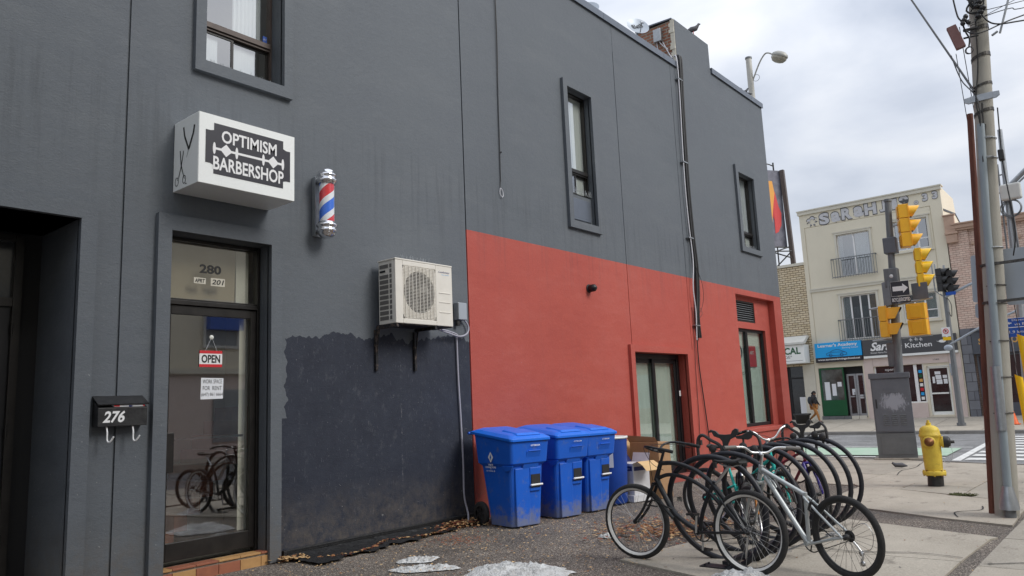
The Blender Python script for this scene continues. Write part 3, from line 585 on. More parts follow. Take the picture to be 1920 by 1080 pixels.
def upper_window(o, pane_split, mid, sl_y, cur, spk=18, fr='brownframe', x=-.22, z0=None):
    y0, y1, za, zb = o; za = z0 or za
    w = MB(); t = .028
    for a in ((y0, y0+t), (y1-t, y1)): w.box((x-.05, a[0], za), (x+.01, a[1], zb))
    w.box((x-.05, y0+t, za), (x+.01, y1-t, za+t)); w.box((x-.05, y0+t, zb-t), (x+.01, y1-t, zb))
    wo = w.build('window', M_[fr], corner)
    m = MB(); m.box((x-.052, y0+t, mid-.035), (x+.035, y1-t, mid+.03)); m.box((x-.05, y0+t, mid-.062), (x+.015, y1-t, mid-.035)); m.build('transom_bar', M_[fr], wo, bevel=.004)
    for a, c, xo in ((y0+t, sl_y, .0), (sl_y-.03, y1-t, -.022)):
        s = MB(); xx = x-.004+xo
        s.box((xx-.02, a, za+t), (xx, a+.028, mid-.063)); s.box((xx-.02, c-.028, za+t), (xx, c, mid-.063)); s.box((xx-.02, a+.028, za+t), (xx, c-.028, za+t+.025)); s.box((xx-.02, a+.028, mid-.088), (xx, c-.028, mid-.063)); s.build('sash', M_['darkframe'], wo)
        p = MB(); p.quad((xx-.01, a+.02, za+t+.02), (xx-.01, c-.02, za+t+.02), (xx-.01, c-.02, mid-.07), (xx-.01, a+.02, mid-.07)); p.build('pane', M_['skyglass'], wo)
    p = MB(); p.quad((x-.03, y0+t, mid+.03), (x-.03, y1-t, mid+.03), (x-.03, y1-t, zb-t), (x-.03, y0+t, zb-t)); p.build('pane', M_['skyglass'], wo)
    for cc in cur: curtain(wo, *cc)
    s = spikes(wo, y0+.05, y1-.03, za+.005, x+.08, spk)
    return wo
room(W1); wo = upper_window(W1, None, 5.81, 4.22, [(4.24, 4.60, 5.83, 7.0, -.30, 'curtain', .012, 7), (3.8, 4.05, 5.30, 5.73, -.27, 'curtain', .003, 1), (4.26, 4.52, 5.30, 5.72, -.29, 'curtain', .003, 1)], 22)
b = MB(); b.box((-.244, 4.60, 5.85), (-.240, 4.655, 5.945)); st = b.build('security_sticker', M_['stickblue'], wo); wtext('sticker_print', 'ADT', M_['whitevinyl'], st, -.2395, 4.627, 5.905, .02, .04)
room(W2, x=-.17); W2b = (10.40, 11.15, 5.13, 7.04)
upper_window(W2b, None, 5.58, 10.78, [(10.42, 10.80, 5.6, 7.0, -.19, 'curtain', .010, 6), (10.80, 11.13, 5.6, 7.0, -.185, 'blind', .003, 2), (10.8, 11.1, 5.16, 5.54, -.18, 'blind', .003, 1)], 18, 'darkframe', x=-.12)
b = MB(); b.box((-.15, 10.40, 4.60), (-.07, 11.15, 5.125)); wp = b.build('infill_panel', M_['wall'], corner); b = MB(); b.box((-.07, 10.46, 4.67), (-.055, 11.09, 5.06)); b.build('panel_face', M_['flash'], wp, bevel=.006)
room(W3, x=-.17); upper_window(W3, None, 5.56, 18.15, [(17.7, 18.58, 5.6, 7.0, -.19, 'curtain', .010, 9), (18.2, 18.55, 5.16, 5.5, -.18, 'blind', .003, 1)], 16, 'darkframe', x=-.12)

# street door 280
sd_ = MB(); X0 = -.2
dr = thing('street_door', 'bronze framed glass street door with transom numbered 280 above a tiled step', 'door', (X0, 3.5, .12))
def L(m, a, c): m.box((a[0]-X0, a[1]-3.5, a[2]-.12), (c[0]-X0, c[1]-3.5, c[2]-.12)); return m
b = MB(); L(b, (-.26, 3.44, .12), (-.16, 3.485, 3.355)); L(b, (-.26, 4.512, .12), (-.16, 4.546, 3.355)); L(b, (-.26, 3.485, 3.32), (-.18, 4.512, 3.355)); L(b, (-.25, 3.485, 2.655), (-.15, 4.512, 2.70)); L(b, (-.25, 3.485, 2.70), (-.185, 4.512, 2.725)); b.build('door_frame', M_['darkframe'], dr, bevel=.004)
b = MB(); L(b, (-.225, 3.49, .16), (-.175, 3.565, 2.65)); L(b, (-.225, 4.445, .16), (-.175, 4.508, 2.65)); L(b, (-.225, 3.565, 2.56), (-.175, 4.445, 2.65)); L(b, (-.225, 3.565, .16), (-.175, 4.445, .33)); lf = b.build('door_leaf', M_['darkframe'], dr, bevel=.004)
b = MB(); L(b, (-.202, 3.56, .325), (-.198, 4.45, 2.565)); b.build('glass_pane', M_['doorglass'], lf)
b = MB(); L(b, (-.21, 3.48, 2.72), (-.206, 4.514, 3.325)); b.build('transom_pane', M_['doorglass'], dr)
b = MB(); L(b, (-.175, 3.495, 1.00), (-.135, 3.515, 1.38)); L(b, (-.14, 3.495, 1.00), (-.12, 3.60, 1.38)); b.build('pull_handle', M_['darkframe'], lf, bevel=.003)
b = MB(); b.T = Matrix.Translation((.025, .03, 1.55-.12)) @ Matrix.Rotation(pi/2, 4, 'Y'); b.lathe([(0, .014), (.018, .014), (.025, .004), (.025, 0)], 16); b.build('lock_cylinder', M_['chrome'], lf)
b = MB(); b.box((.03, .0, 1.19), (.045, .96, 1.21)); b.T = Matrix.Identity(4)
b = MB(); L(b, (-.245, 3.57, 1.30), (-.232, 4.40, 1.325)); b.build('push_bar', M_['darkframe'], lf)
b = MB(); L(b, (-.32, 3.46, 2.72), (-.315, 4.33, 3.34)); b.build('transom_film', mat('tan_film', (.40, .34, .24), .6, 0, .4, 1.2, vc=(.30, .25, .18)), dr)
b = MB(); L(b, (-.30, 4.38, .33), (-.295, 4.48, 2.56)); L(b, (-.30, 4.33, 2.74), (-.295, 4.48, 3.32)); b.build('pale_edge_strip', M_['blind'], dr)
wtext('house_number', '280', M_['black'], dr, -.203-X0, 3.985-3.5, 3.06-.12, .095, .24, bold=.03)
for tx, y, w in (('APRT', 3.87, .11), ('201', 4.07, .14)):
    b = MB(); h = .032 if tx == 'APRT' else .042; L(b, (-.2055, y-w/2-.01, 2.93-h), (-.2040, y+w/2+.01, 2.93+h)); pl = b.build('number_sticker', M_['beigetrim'], dr); wtext('sticker_print', tx, M_['black'], pl, -.2035-X0, y-3.5, 2.93-.12, h*1.3, w, bold=.02, shear=.2)
# vestibule behind the door
b = MB(); b.use(M_['cream'])
b.quad((-2.4, 3.2, .1), (-2.4, 5.4, .1), (-2.4, 5.4, 3.4), (-2.4, 3.2, 3.4)); b.quad((-.27, 5.4, .1), (-2.4, 5.4, .1), (-2.4, 5.4, 3.4), (-.27, 5.4, 3.4)); b.quad((-.27, 3.2, .1), (-.27, 3.2, 3.4), (-2.4, 3.2, 3.4), (-2.4, 3.2, .1)); b.quad((-.27, 3.2, 3.4), (-.27, 5.4, 3.4), (-2.4, 5.4, 3.4), (-2.4, 3.2, 3.4))
b.use(M_['concrete2']); b.quad((-.27, 3.2, .11), (-.27, 5.4, .11), (-2.4, 5.4, .11), (-2.4, 3.2, .11)); b.build('vestibule', None, corner)
b = MB()
for i in range(9): b.box((-1.2-.0, 4.0+i*.15, .11+i*.17), (-2.3, 4.15+i*.15, .28+i*.17))
b.build('stairs', M_['tile1'], corner)
# tiled step
step = thing('tiled_step', 'low doorstep faced with terracotta and ochre tiles under the glass door', 'step')
b = MB(); b.box((-.25, 3.31, -.1), (.0, 4.70, .105)); b.build('step_core', M_['concrete2'], step)
cs = ['tile1', 'tile2', 'tile1', 'tile1', 'tile2', 'tile2']; tp = None
for i in range(6):
    y = 3.315+i*.2315; b = MB(); b.box((.001, y+.003, -.04), (.022, y+.2285, .085)); b.build('tile', M_[cs[i]], step, bevel=.002)
    b = MB(); b.box((-.13, y+.003, .106), (.022, y+.2285, .124)); b.build('tile', M_[cs[(i+1) % 6]], step, bevel=.002)
# patio door
pdo = thing('patio_door', 'black framed sliding glass door set in the red wall behind the cardboard', 'door', (-.2, 12.1, 0))
def Lp(m, a, c): m.box((a[0]+.2, a[1]-12.1, a[2]), (c[0]+.2, c[1]-12.1, c[2])); return m
b = MB(); Lp(b, (-.26, 12.1, .0), (-.16, 12.16, 2.385)); Lp(b, (-.26, 14.08, .0), (-.16, 14.175, 2.385)); Lp(b, (-.26, 12.16, 2.29), (-.16, 14.08, 2.385)); Lp(b, (-.26, 12.16, -.05), (-.14, 14.08, .12)); b.build('door_frame', M_['blackframe'], pdo, bevel=.004)
for a, c, xo in ((12.16, 13.3, -.02), (13.12, 14.08, .02)):
    s = MB(); xx = -.2+xo; Lp(s, (xx-.03, a, .12), (xx, a+.08, 2.29)); Lp(s, (xx-.03, c-.08, .12), (xx, c, 2.29)); Lp(s, (xx-.03, a+.08, 2.21), (xx, c-.08, 2.29)); Lp(s, (xx-.03, a+.08, .12), (xx, c-.08, .22)); so_ = s.build('sliding_panel', M_['blackframe'], pdo, bevel=.004)
    p = MB(); Lp(p, (xx-.017, a+.08, .22), (xx-.013, c-.08, 2.21)); p.build('glass_pane', M_['glass'], so_)
b = MB(); Lp(b, (-.158, 14.10, 1.55), (-.153, 14.165, 1.66)); b.build('notice_sticker', M_['whitevinyl'], pdo)
for a, c in ((12.2, 13.2), (13.25, 14.1)):
    curtain(pdo, a-12.1, c-12.1, .13, 2.27, -.075, 'blind', .006, 5)
b = MB(); b.box((-.5, 12.1, .0), (-.45, 14.2, 2.4)); b.build('lobby_wall', M_['cream'], corner)
b = MB(); b.box((-.30, 12.0, -.3), (.10, 14.3, .03)); b.build('red_threshold', mat('worn_red_paint', (.34, .07, .055), .8, 0, .6, 6, vc=(.2, .1, .08)), corner, bevel=.01)
# shop window bay
b = MB(); b.use(M_['wall']); xb = -.16
relief(b, [16.95, 17.13, 18.40, 18.98, 19.33], [.72, .76, 3.12, 3.28, 3.80, 3.9], lambda y, z: (-.25,) if ((17.13 < y < 18.40 and 3.28 < z < 3.80)) else ((-.30,) if (17.13-.18 < y < 18.98 and .76 < z < 3.12) else xb), lambda y, z, d: (d, y, z)); b.build('window_bay', None, corner)
b = MB()
b.box((-.29, 17.13, 3.28), (-.25, 18.40, 3.80)); b.build('vent_back', M_['dark'], corner)
vt = MB(); vt.box((-.24, 17.13, 3.28), (-.17, 17.17, 3.80)); vt.box((-.24, 18.36, 3.28), (-.17, 18.40, 3.80)); vt.box((-.24, 17.17, 3.76), (-.17, 18.36, 3.80)); vt.box((-.24, 17.17, 3.28), (-.17, 18.36, 3.32)); vto = vt.build('louvre_vent', M_['darkframe'], corner)
pl = None
for i in range(8):
    z = 3.335+i*.054
    if pl is None: b = MB(); b.hexa([(-.235, 17.17, .03), (-.175, 17.17, 0), (-.175, 18.36, 0), (-.235, 18.36, .03), (-.235, 17.17, .038), (-.175, 17.17, .010), (-.175, 18.36, .010), (-.235, 18.36, .038)]); pl = o = b.build('slat', M_['greypole'], vto)
    else: o = pl.copy(); COL.objects.link(o)
    o.location.z = z
wb = MB(); xx = -.24
for y0, y1 in ((16.96, 17.02), (18.92, 18.98)): wb.box((xx-.05, y0, .76), (xx+.02, y1, 3.12))
wb.box((xx-.05, 17.02, .76), (xx+.02, 18.92, .84)); wb.box((xx-.05, 17.02, 3.05), (xx+.02, 18.92, 3.12)); wb.box((xx-.05, 17.86, .84), (xx+.02, 17.98, 3.05)); wbo = wb.build('tall_window', M_['blackframe'], corner, bevel=.004)
for a, c in ((17.02, 17.86), (17.98, 18.92)): p = MB(); p.box((xx-.02, a, .84), (xx-.016, c, 3.05)); p.build('pane', M_['glass'], wbo); curtain(wbo, a, c, .8, 3.08, xx-.075, 'blind', .005, 4)
b = MB(); b.torus((xx-.03, 17.5, 2.55), (1, 0, 0), .16, .018, 24, 6); b.build('window_emblem', M_['signgrey'], wbo)
b = MB(); b.box((xx-.045, 18.1, 2.2), (xx-.04, 18.55, 2.72)); bo = b.build('red_notice', M_['redprint'], wbo); wtext('notice_print', 'ART', M_['whitevinyl'], bo, xx-.039, 18.3, 2.55, .09, .25)
wtext('window_lettering', 'studio', M_['signgrey'], wbo, xx-.03, 17.45, 2.05, .12, .5); wtext('window_lettering', 'gallery', M_['whitevinyl'], wbo, xx-.03, 18.3, 1.75, .07, .5)
b = MB(); b.box((-.16, 16.9, .64), (.05, Y1+.02, .735)); b.build('window_ledge', M_['wall'], corner, bevel=.01)

# ------------------------------------------------------------ lightbox sign
sg = thing('lightbox_sign', 'white box sign reading OPTIMISM BARBERSHOP on a black razor blade above the glass door', 'sign', (0, 3.46, 3.755))
b = MB(); b.box((0.004, 0, 0), (.5, 1.078, .72)); b.build('sign_case', M_['white'], sg, bevel=.006)
b = MB(); b.box((.5, .004, .004), (.504, 1.074, .716)); b.build('face_panel', mat('acrylic_face', (.90, .92, .90), .25, 0, .12, 2), sg)
b = MB(); x = .5045; u0, u1, v0, v1 = .07, 1.02, .115, .635; k = .085
pts = [(u0+k, v0), (u1-k, v0), (u1-k, v0+.075), (u1-.05, v0+.085), (u1, v0+.085+.0), (u1, v1-.10), (u1-.05, v1-.10), (u1-k, v1-.085), (u1-k, v1), (u0+k, v1), (u0+k, v1-.075), (u0+.05, v1-.085), (u0, v1-.085), (u0, v0+.10), (u0+.05, v0+.10), (u0+k, v0+.085)]
b.prism([(x, p, q) for p, q in pts], (.002, 0, 0)); em = b.build('razor_blade_emblem', M_['signblack'], sg)
XS = x+.0024
wtext('lettering', 'OPTIMISM', M_['whitevinyl'], em, XS, .545, .515, .13, .62, bold=.022); wtext('lettering', 'BARBERSHOP', M_['whitevinyl'], em, XS, .545, .228, .14, .79, bold=.022)
b = MB(); zc = .375
def el(cy, cz, ry, rz_, n=14): b.add([(XS+.001, cy+ry*cos(2*pi*i/n), cz+rz_*sin(2*pi*i/n)) for i in range(n)], [tuple(range(n))])
b.quad((XS+.0012, .16, zc-.012), (XS+.0012, .93, zc-.012), (XS+.0012, .93, zc+.012), (XS+.0012, .16, zc+.012))
for c_ in (.16, .40, .70, .93): el(c_, zc, .016, .062)
for c_ in (.285, .815): b.add([(XS+.0016, c_-.065, zc), (XS+.0016, c_, zc-.065), (XS+.0016, c_+.065, zc), (XS+.0016, c_, zc+.065)], [(0, 1, 2, 3)])
b.build('blade_slot', M_['whitevinyl'], em)
b = MB(); yv = -.0025   # side panel art: straight razor and scissors
def st(pts, w):
    for (x0, z0), (x1, z1) in zip(pts, pts[1:]):
        d = V((x1-x0, 0, z1-z0)).normalized(); n_ = V((-d.z, 0, d.x)); w0 = w
        p = [V((x0, yv, z0))-n_*w0, V((x1, yv, z1))-n_*w0, V((x1, yv, z1))+n_*w0, V((x0, yv, z0))+n_*w0]; b.quad(*p)
st([(.20, .63), (.225, .53), (.30, .40), (.31, .37)], .012); st([(.42, .60), (.40, .52), (.345, .43), (.315, .38)], .014); st([(.305, .37), (.275, .30)], .003)
r1 = b.build('razor_drawing', M_['black'], sg); b = MB()
st([(.14, .40), (.165, .25), (.20, .17)], .008); st([(.21, .385), (.175, .25), (.125, .13)], .007)
st([(.20, .17), (.24, .09)], .005); st([(.125, .13), (.10, .10)], .005); st([(.26, .04), (.285, -.0+.03)], .005)
for cx_, cz_, r_ in ((.085, .09, .042), (.235, .085, .04)):
    n = 18; st([(cx_+r_*.8*cos(2*pi*i/n), cz_+r_*sin(2*pi*i/n)) for i in range(n+1)], .004)
b.build('scissors_drawing', M_['black'], sg)

# ------------------------------------------------------------ barber pole
bpz = thing('barber_pole', 'chrome capped barber pole with red white and blue stripes beside the box sign', 'barber pole', (.18, 5.19, 3.50))
PF = [(0, .845), (.03, .84), (.055, .825), (.072, .80), (.078, .77), (.086, .765), (.088, .745), (.080, .735), (.080, .71), (.092, .705), (.094, .685), (.086, .675), (.078, .655), (.074, .65)]
PF = [(r*1.32, z) for r, z in PF]
b = MB(); b.lathe(PF, 28); b.build('top_cap', M_['chrome'], bpz)
b = MB(); b.lathe([(r, .845-z) for r, z in PF][::-1], 28); b.build('bottom_cap', M_['chrome'], bpz)
b = MB(); H0, H1, n, PER, r_ = .185, .66, 60, .42, .085
edges = [0, .31, .5, .81, 1.0]; cols = ['pr', 'pw', 'pb', 'pw']
for q in range(4):
    b.use(M_[cols[q]])
    for w_ in range(-2, 4):
        for k_ in range(n):
            a0, a1 = 2*pi*k_/n, 2*pi*(k_+1)/n; P = []
            for a_, kk, e_ in ((a0, k_, edges[q]), (a1, k_+1, edges[q]), (a1, k_+1, edges[q+1]), (a0, k_, edges[q+1])):
                z_ = H1-.02-(e_+w_)*PER+kk/n*PER*1.0+.025; P.append((r_*cos(a_), r_*sin(a_), min(max(z_, H0), H1)))
            if abs(P[0][2]-P[3][2])+abs(P[1][2]-P[2][2]) > 1e-6: b.quad(*P)
b.build('striped_cylinder', None, bpz)
b = MB(); b.lathe([(.100, .18), (.100, .665)], 32); b.build('glass_tube', M_['poleglass'], bpz)
b = MB(); b.box((-.178, -.075, .05), (-.165, .06, .76)); b.box((-.165, -.075, .05), (-.12, -.065, .76)); b.box((-.165, -.03, .09), (-.08, .03, .12)); b.box((-.165, -.03, .69), (-.08, .03, .72)); b.build('wall_bracket', M_['steel'], bpz, bevel=.003)

# ------------------------------------------------------------ mailbox with hooks and paper
mb_ = thing('mailbox', 'black wall mailbox numbered 276 with flyers sticking out and two hooks below', 'mailbox', (0, 2.79, 1.47))
b = MB(); b.prism([(0.003, 0, 0), (.13, 0, 0), (.13, 0, .165), (.075, 0, .19), (.003, 0, .25)], (0, .43, 0)); b.build('box_body', M_['blackmetal'], mb_, bevel=.004)
b = MB(); b.prism([(.003, -.006, .265), (.145, -.006, .188), (.150, -.006, .196), (.003, -.006, .275)], (0, .442, 0)); b.build('lid', M_['blackmetal'], mb_)
wtext('house_number', '276', M_['whitevinyl'], mb_, .1305, .135, .085, .105, .19, bold=.03, shear=.25)
for y in (.085, .31):
    b = MB(); b.tube(smooth([(.10, y, .005), (.125, y, -.05), (.13, y, -.12), (.16, y+.01, -.135), (.19, y+.03, -.09)], 5), .0075, 6); b.build('paper_hook', M_['whitevinyl'], mb_)
fl = MB(); fl.use(M_['paper']).box((.08, .13, .165), (.134, .40, .186)); fl.use(M_['redprint']).box((.135, .13, .168), (.1365, .18, .184)); fl.use(M_['navy']).box((.135, .26, .166), (.1365, .29, .176)); fl.use(M_['redprint']).box((.135, .385, .168), (.1365, .40, .184))
fo = fl.build('folded_flyers'); fo.location = (0, 2.79, 1.477); tag(fo, 'folded white flyers with red edges poking from the black mailbox', 'flyers')

# ------------------------------------------------------------ signs hung on the door glass
os_ = thing('open_sign', 'red and white OPEN sign hanging by a string inside the door glass', 'sign', (-.192, 4.0, 2.03))
b = MB(); b.use(M_['whitevinyl']).box((0, -.125, 0), (.003, .125, .17)); b.use(M_['redprint']); b.box((.003, -.125, .14), (.0042, .125, .17)); b.box((.003, -.125, 0), (.0042, .125, .03)); b.build('placard', None, os_); wtext('lettering', 'OPEN', M_['black'], os_, .0032, 0, .085, .085, .205, bold=.03)
b = MB(); b.tube([(.002, -.06, .17), (.002, 0.005, .31), (.002, .065, .17)], .0018, 5); b.build('string', M_['paper'], os_)
b = MB(); b.T = Matrix.Translation((0, .005, .31)) @ Matrix.Rotation(pi/2, 4, 'Y'); b.lathe([(0, .012), (.01, .01), (.022, .002), (.024, 0)], 14); b.build('suction_cup', M_['blind'], os_)
ns = thing('rental_notice', 'handwritten paper notice WORK SPACE FOR RENT taped below the OPEN sign', 'notice', (-.1975, 4.025, 1.70))
b = MB(); b.quad((0, -.125, 0), (0, .12, .004), (.001, .122, .215), (0, -.122, .22)); b.build('sheet', M_['paper'], ns)
for i, (s_, w) in enumerate((('WORK SPACE', .21), ('FOR  RENT', .205), ('(647) 861 6664', .235))): wtext('handwriting', s_, M_['signblack'], ns, .0004, 0, .182-i*.068, .042, w)

# ------------------------------------------------------------ heat pump on brackets
ac = thing('heat_pump', 'beige outdoor heat pump unit with round fan grille on wall brackets', 'air conditioner', (.10, 6.01, 2.545))
Wd, Hh, Dp = .975, .80, .32
b = MB(); us_ = [0, .12, .16, .60, .64, Wd]
b.box((0, .006, 0), (Dp-.075, Wd, Hh-.02)); b.box((Dp-.075, .0, 0), (Dp-.02, .12, Hh-.02)); b.box((Dp-.075, .68, 0), (Dp-.02, Wd, Hh-.02)); b.box((Dp-.075, .12, 0), (Dp-.02, .68, .06)); b.box((Dp-.075, .12, Hh-.08), (Dp-.02, .68, Hh-.02)); b.box((Dp-.02, .0, 0.0), (Dp, .12, Hh-.02)); b.box((Dp-.02, .68, 0), (Dp, Wd, Hh-.02)); b.box((Dp-.02, .12, 0), (Dp, .68, .06)); b.box((Dp-.02, .12, Hh-.08), (Dp, .68, Hh-.02)); b.build('casing', M_['acwhite'], ac, bevel=.008)
b = MB(); b.box((-.005, -.004, Hh-.02), (Dp+.004, Wd+.004, Hh)); b.build('top_cover', M_['acwhite'], ac, bevel=.006)
b = MB()
cx, cz, R0 = .40, .40, .262; n = 40
b.use(M_['acwhite'])
for i in range(n):   # plate with round hole
    a0, a1 = 2*pi*i/n, 2*pi*(i+1)/n
    def sq(a):
        c_, s_ = cos(a), sin(a); k_ = 1/max(abs(c_)/.28, abs(s_)/.34); return (Dp-.006, cx+c_*k_, cz+s_*k_)
    b.quad((Dp-.006, cx+R0*cos(a0), cz+R0*sin(a0)), sq(a0), sq(a1), (Dp-.006, cx+R0*cos(a1), cz+R0*sin(a1)))
    b.quad((Dp-.006, cx+R0*cos(a0), cz+R0*sin(a0)), (Dp-.006, cx+R0*cos(a1), cz+R0*sin(a1)), (Dp-.05, cx+R0*cos(a1), cz+R0*sin(a1)), (Dp-.05, cx+R0*cos(a0), cz+R0*sin(a0)))
b.build('fan_shroud', None, ac)
b = MB(); b.box((Dp-.015, .12, .07), (Dp-.0145, .68, Hh-.09))
b = MB(); b.box((Dp-.07-.0, .13, .07), (Dp-.065, .67, Hh-.09)); b.build('dark_backing', M_['dark'], ac)
b = MB()
for i in range(37):
    z = cz-.325+i*.018; b.box((Dp-.006, .125, z-.0022), (Dp+.001, .675, z+.0022))
for i in range(9):
    y = cx-.24+i*.06; b.box((Dp-.003, y-.003, .075), (Dp+.005, y+.003, Hh-.085))
gr = b.build('fan_grille', M_['acwhite'], ac); gr['kind'] = 'stuff'
b = MB(); b.T = Matrix.Translation((Dp-.055, cx, cz)) @ Matrix.Rotation(pi/2, 4, 'Y')
for i in range(3):
    a = 2*pi*i/3; pts = []
    for r_, w_, t_ in ((.05, .35, -.01), (.14, .5, -.02), (.24, .55, -.02)):
        pts += [(r_*cos(a-w_), r_*sin(a-w_), t_*-.6), (r_*cos(a+w_), r_*sin(a+w_), t_)]
    b.add(pts, [(0, 2, 3, 1), (2, 4, 5, 3)])
b.lathe([(0, .02), (.05, .018), (.055, -.01)], 16); b.build('fan', M_['fin'], ac)
for i in range(11):   # side coil openings
    for x0, x1 in ((.025, .185), (.21, .285)):
        if i == 9 and x0 < .1: b = MB(); b.box((.03, -.001, .05+i*.064+.015), (.13, .0055, .05+i*.064+.04)); b.build('side_handle', M_['dark'], ac); continue
        b = MB(); b.box((x0, .001, .05+i*.064), (x1, .0052, .05+i*.064+.046)); b.build('coil_opening', M_['fin'], ac)
for z in (.42, .30, .17):
    b = MB(); b.box((Dp-.001, .73, z), (Dp+.006, .93, z+.012)); b.build('pressed_rib', M_['acwhite'], ac, bevel=.003)
wtext('maker_name', 'Comfortstar', M_['navy'], ac, Dp+.001, .83, .70, .026, .2, shear=.2); wtext('maker_name', 'heat pump', M_['signcyan'], ac, Dp+.001, .85, .665, .012, .13)
for y in (.0, .64):
    b = MB(); b.box((-.096, y, -.05), (-.06, y+.035, -.55)); b.box((-.096, y, -.05), (-.09, y+.045, -.55)); b.box((-.06, y, -.05), (.33, y+.035, -.012)); b.prism([(-.06, y+.012, -.35), (-.06, y+.012, -.38), (.0, y+.012, -.05), (-.0-.03, y+.012, -.05)], (0, .008, 0)); b.build('wall_bracket', M_['rustmetal'], ac, bevel=.003)
b = MB(); b.box((-.04, -.0, -.012), (.30, Wd, .0)); b.build('base_pan', M_['rustmetal'], ac)
sp_ = spikes(ac, .30, .75, Hh, .12, 9, .10); 
db = thing('disconnect_box', 'small grey electrical box beside the heat pump', 'electrical box', (0, 7.42, 2.70)); b = MB(); b.box((.003, 0, 0), (.10, .17, .24)); b.build('box_body', M_['steel'], db, bevel=.008); b = MB(); b.box((.10, .005, .005), (.106, .165, .235)); b.build('cover', M_['signback'], db, bevel=.004)
b = MB(); b.cyl((.05, .03, 0), (.05, .03, -.08), .03, 10); b.build('conduit_fitting', M_['blackmetal'], db)
b = MB(); b.tube(smooth([(.14, 7.0, 2.535), (.12, 7.2, 2.50), (.08, 7.45, 2.47), (.06, 7.62, 2.52), (.05, 7.66, 2.62), (.045, 7.58, 2.72)], 6), .013, 8); b.tube(smooth([(.16, 7.02, 2.54), (.06, 7.40, 2.5), (.03, 7.44, 2.42), (.028, 7.45, 1.9), (.03, 7.47, 1.4), (.03, 7.49, .8), (.03, 7.49, .35), (.08, 7.50, .12), (.18, 7.40, .02)], 6), .013, 8); tag(b.build('drain_hose', M_['hose']), 'pale hose running from the heat pump down the dark wall to the ground', 'hose')

# ------------------------------------------------------------ wall light, loose cable, cable bundle
wlx = thing('wall_light', 'small round black light fixed on the red wall', 'light', (0, 10.79, 3.45)); b = MB(); b.T = Matrix.Rotation(pi/2, 4, 'Y'); b.lathe([(0, .16), (.035, .155), (.06, .13), (.066, .09), (.066, .03), (.05, .0)], 20); b.build('dome_housing', M_['blackframe'], wlx); b = MB(); b.T = Matrix.Rotation(pi/2, 4, 'Y'); b.lathe([(.075, 0.002), (.075, .02), (.05, .03)], 20); b.build('mounting_ring', M_['blackmetal'], wlx)
b = MB(); P1 = [(.012, 8.60, 8.97), (.012, 8.595, 8.2), (.014, 8.59, 7.2), (.012, 8.56, 6.2), (.012, 8.55, 5.4), (.015, 8.53, 4.95), (.02, 8.51, 4.80)]; b.tube(smooth(P1, 5), .006, 6); b.tube(smooth([(.022, 8.575, 8.97), (.022, 8.57, 7.6), (.02, 8.555, 6.4), (.02, 8.54, 5.6), (.02, 8.53, 4.9)], 5), .005, 6); lc = b.build('loose_cable', M_['cableb']); tag(lc, 'thin black cable hanging down the grey wall ending in a white loop', 'cable')
b = MB(); b.tube(smooth([(.02, 8.51, 4.80), (.02, 8.50, 4.72), (.025, 8.54, 4.66), (.02, 8.575, 4.70), (.02, 8.56, 4.77), (.02, 8.52, 4.80)], 5), .006, 6); b.build('white_loop', M_['cablew'], lc)
b = MB(); b.box((0, 8.585, 5.38), (.02, 8.605-.03, 5.40)); b.build('cable_clip', M_['blackmetal'], lc)
cb = thing('cable_bundle', 'bundle of black and white cables clipped down the wall from the chimney', 'cables')
bl = [(-.15, 14.88, 9.12), (.02, 14.84, 9.16), (.06, 14.84, 9.0), (.05, 14.80, 8.2), (.045, 14.76, 7.0), (.045, 14.74, 6.0), (.05, 14.76, 5.0), (.06, 14.80, 4.3), (.06, 14.76, 3.7), (.05, 14.68, 3.2), (.04, 14.72, 2.75)]
b = MB(); b.tube(smooth([(x_, y_+.06, z_) for x_, y_, z_ in bl], 5), .034, 8); b.tube(smooth([(x_+.012, y_+.125, z_) for x_, y_, z_ in bl], 5), .028, 8); b.build('black_conduit', M_['cableb'], cb)
b = MB(); w_ = [(-.3, 14.87, 9.6), (-.1, 14.84, 9.15), (.05, 14.77, 9.08), (.07, 14.75, 8.3), (.06, 14.70, 7.0), (.06, 14.67, 6.0), (.06, 14.70, 5.2), (.07, 14.74, 4.4), (.08, 14.62, 3.8), (.07, 14.68, 3.3), (.05, 14.66, 2.7)]; b.tube(smooth(w_, 5), .013, 7); b.build('white_cable', M_['cablew'], cb)
b = MB(); b.tube(smooth([(.05, 14.7, 4.5), (.12, 14.95, 4.0), (.12, 14.99, 3.6), (.08, 14.85, 3.3), (.05, 14.68, 3.35)], 6), .005, 5); b.tube(smooth([(.05, 14.70, 3.1), (.10, 14.9, 3.25), (.05, 14.95, 3.4)], 6), .004, 5); b.build('stray_loop', M_['cableb'], cb)
b = MB(); b.tube(smooth([(.04, 14.70, 2.8), (.03, 14.71, 2.2), (.03, 14.80, 1.5), (.03, 14.88, .9), (.03, 14.95, .3), (.05, 15.0, .0)], 5), .012, 6); b.tube(smooth([(.02, 14.62, 3.4), (.02, 14.60, 2.6), (.02, 14.56, 2.0), (.02, 14.54, 1.2), (.02, 14.50, .62)], 5), .006, 5); b.build('lower_cable', M_['cableb'], cb)
for z_, y_ in ((8.55, 14.82), (6.6, 14.74), (4.9, 14.72), (3.0, 14.7)): b = MB(); b.box((.0, y_-.10, z_), (.085, y_+.12, z_+.02)); b.build('cable_clamp', M_['steel'], cb)
b = MB(); b.box((.0, 14.46, .54), (.05, 14.54, .64)); b.build('cable_end_box', M_['blackmetal'], cb)
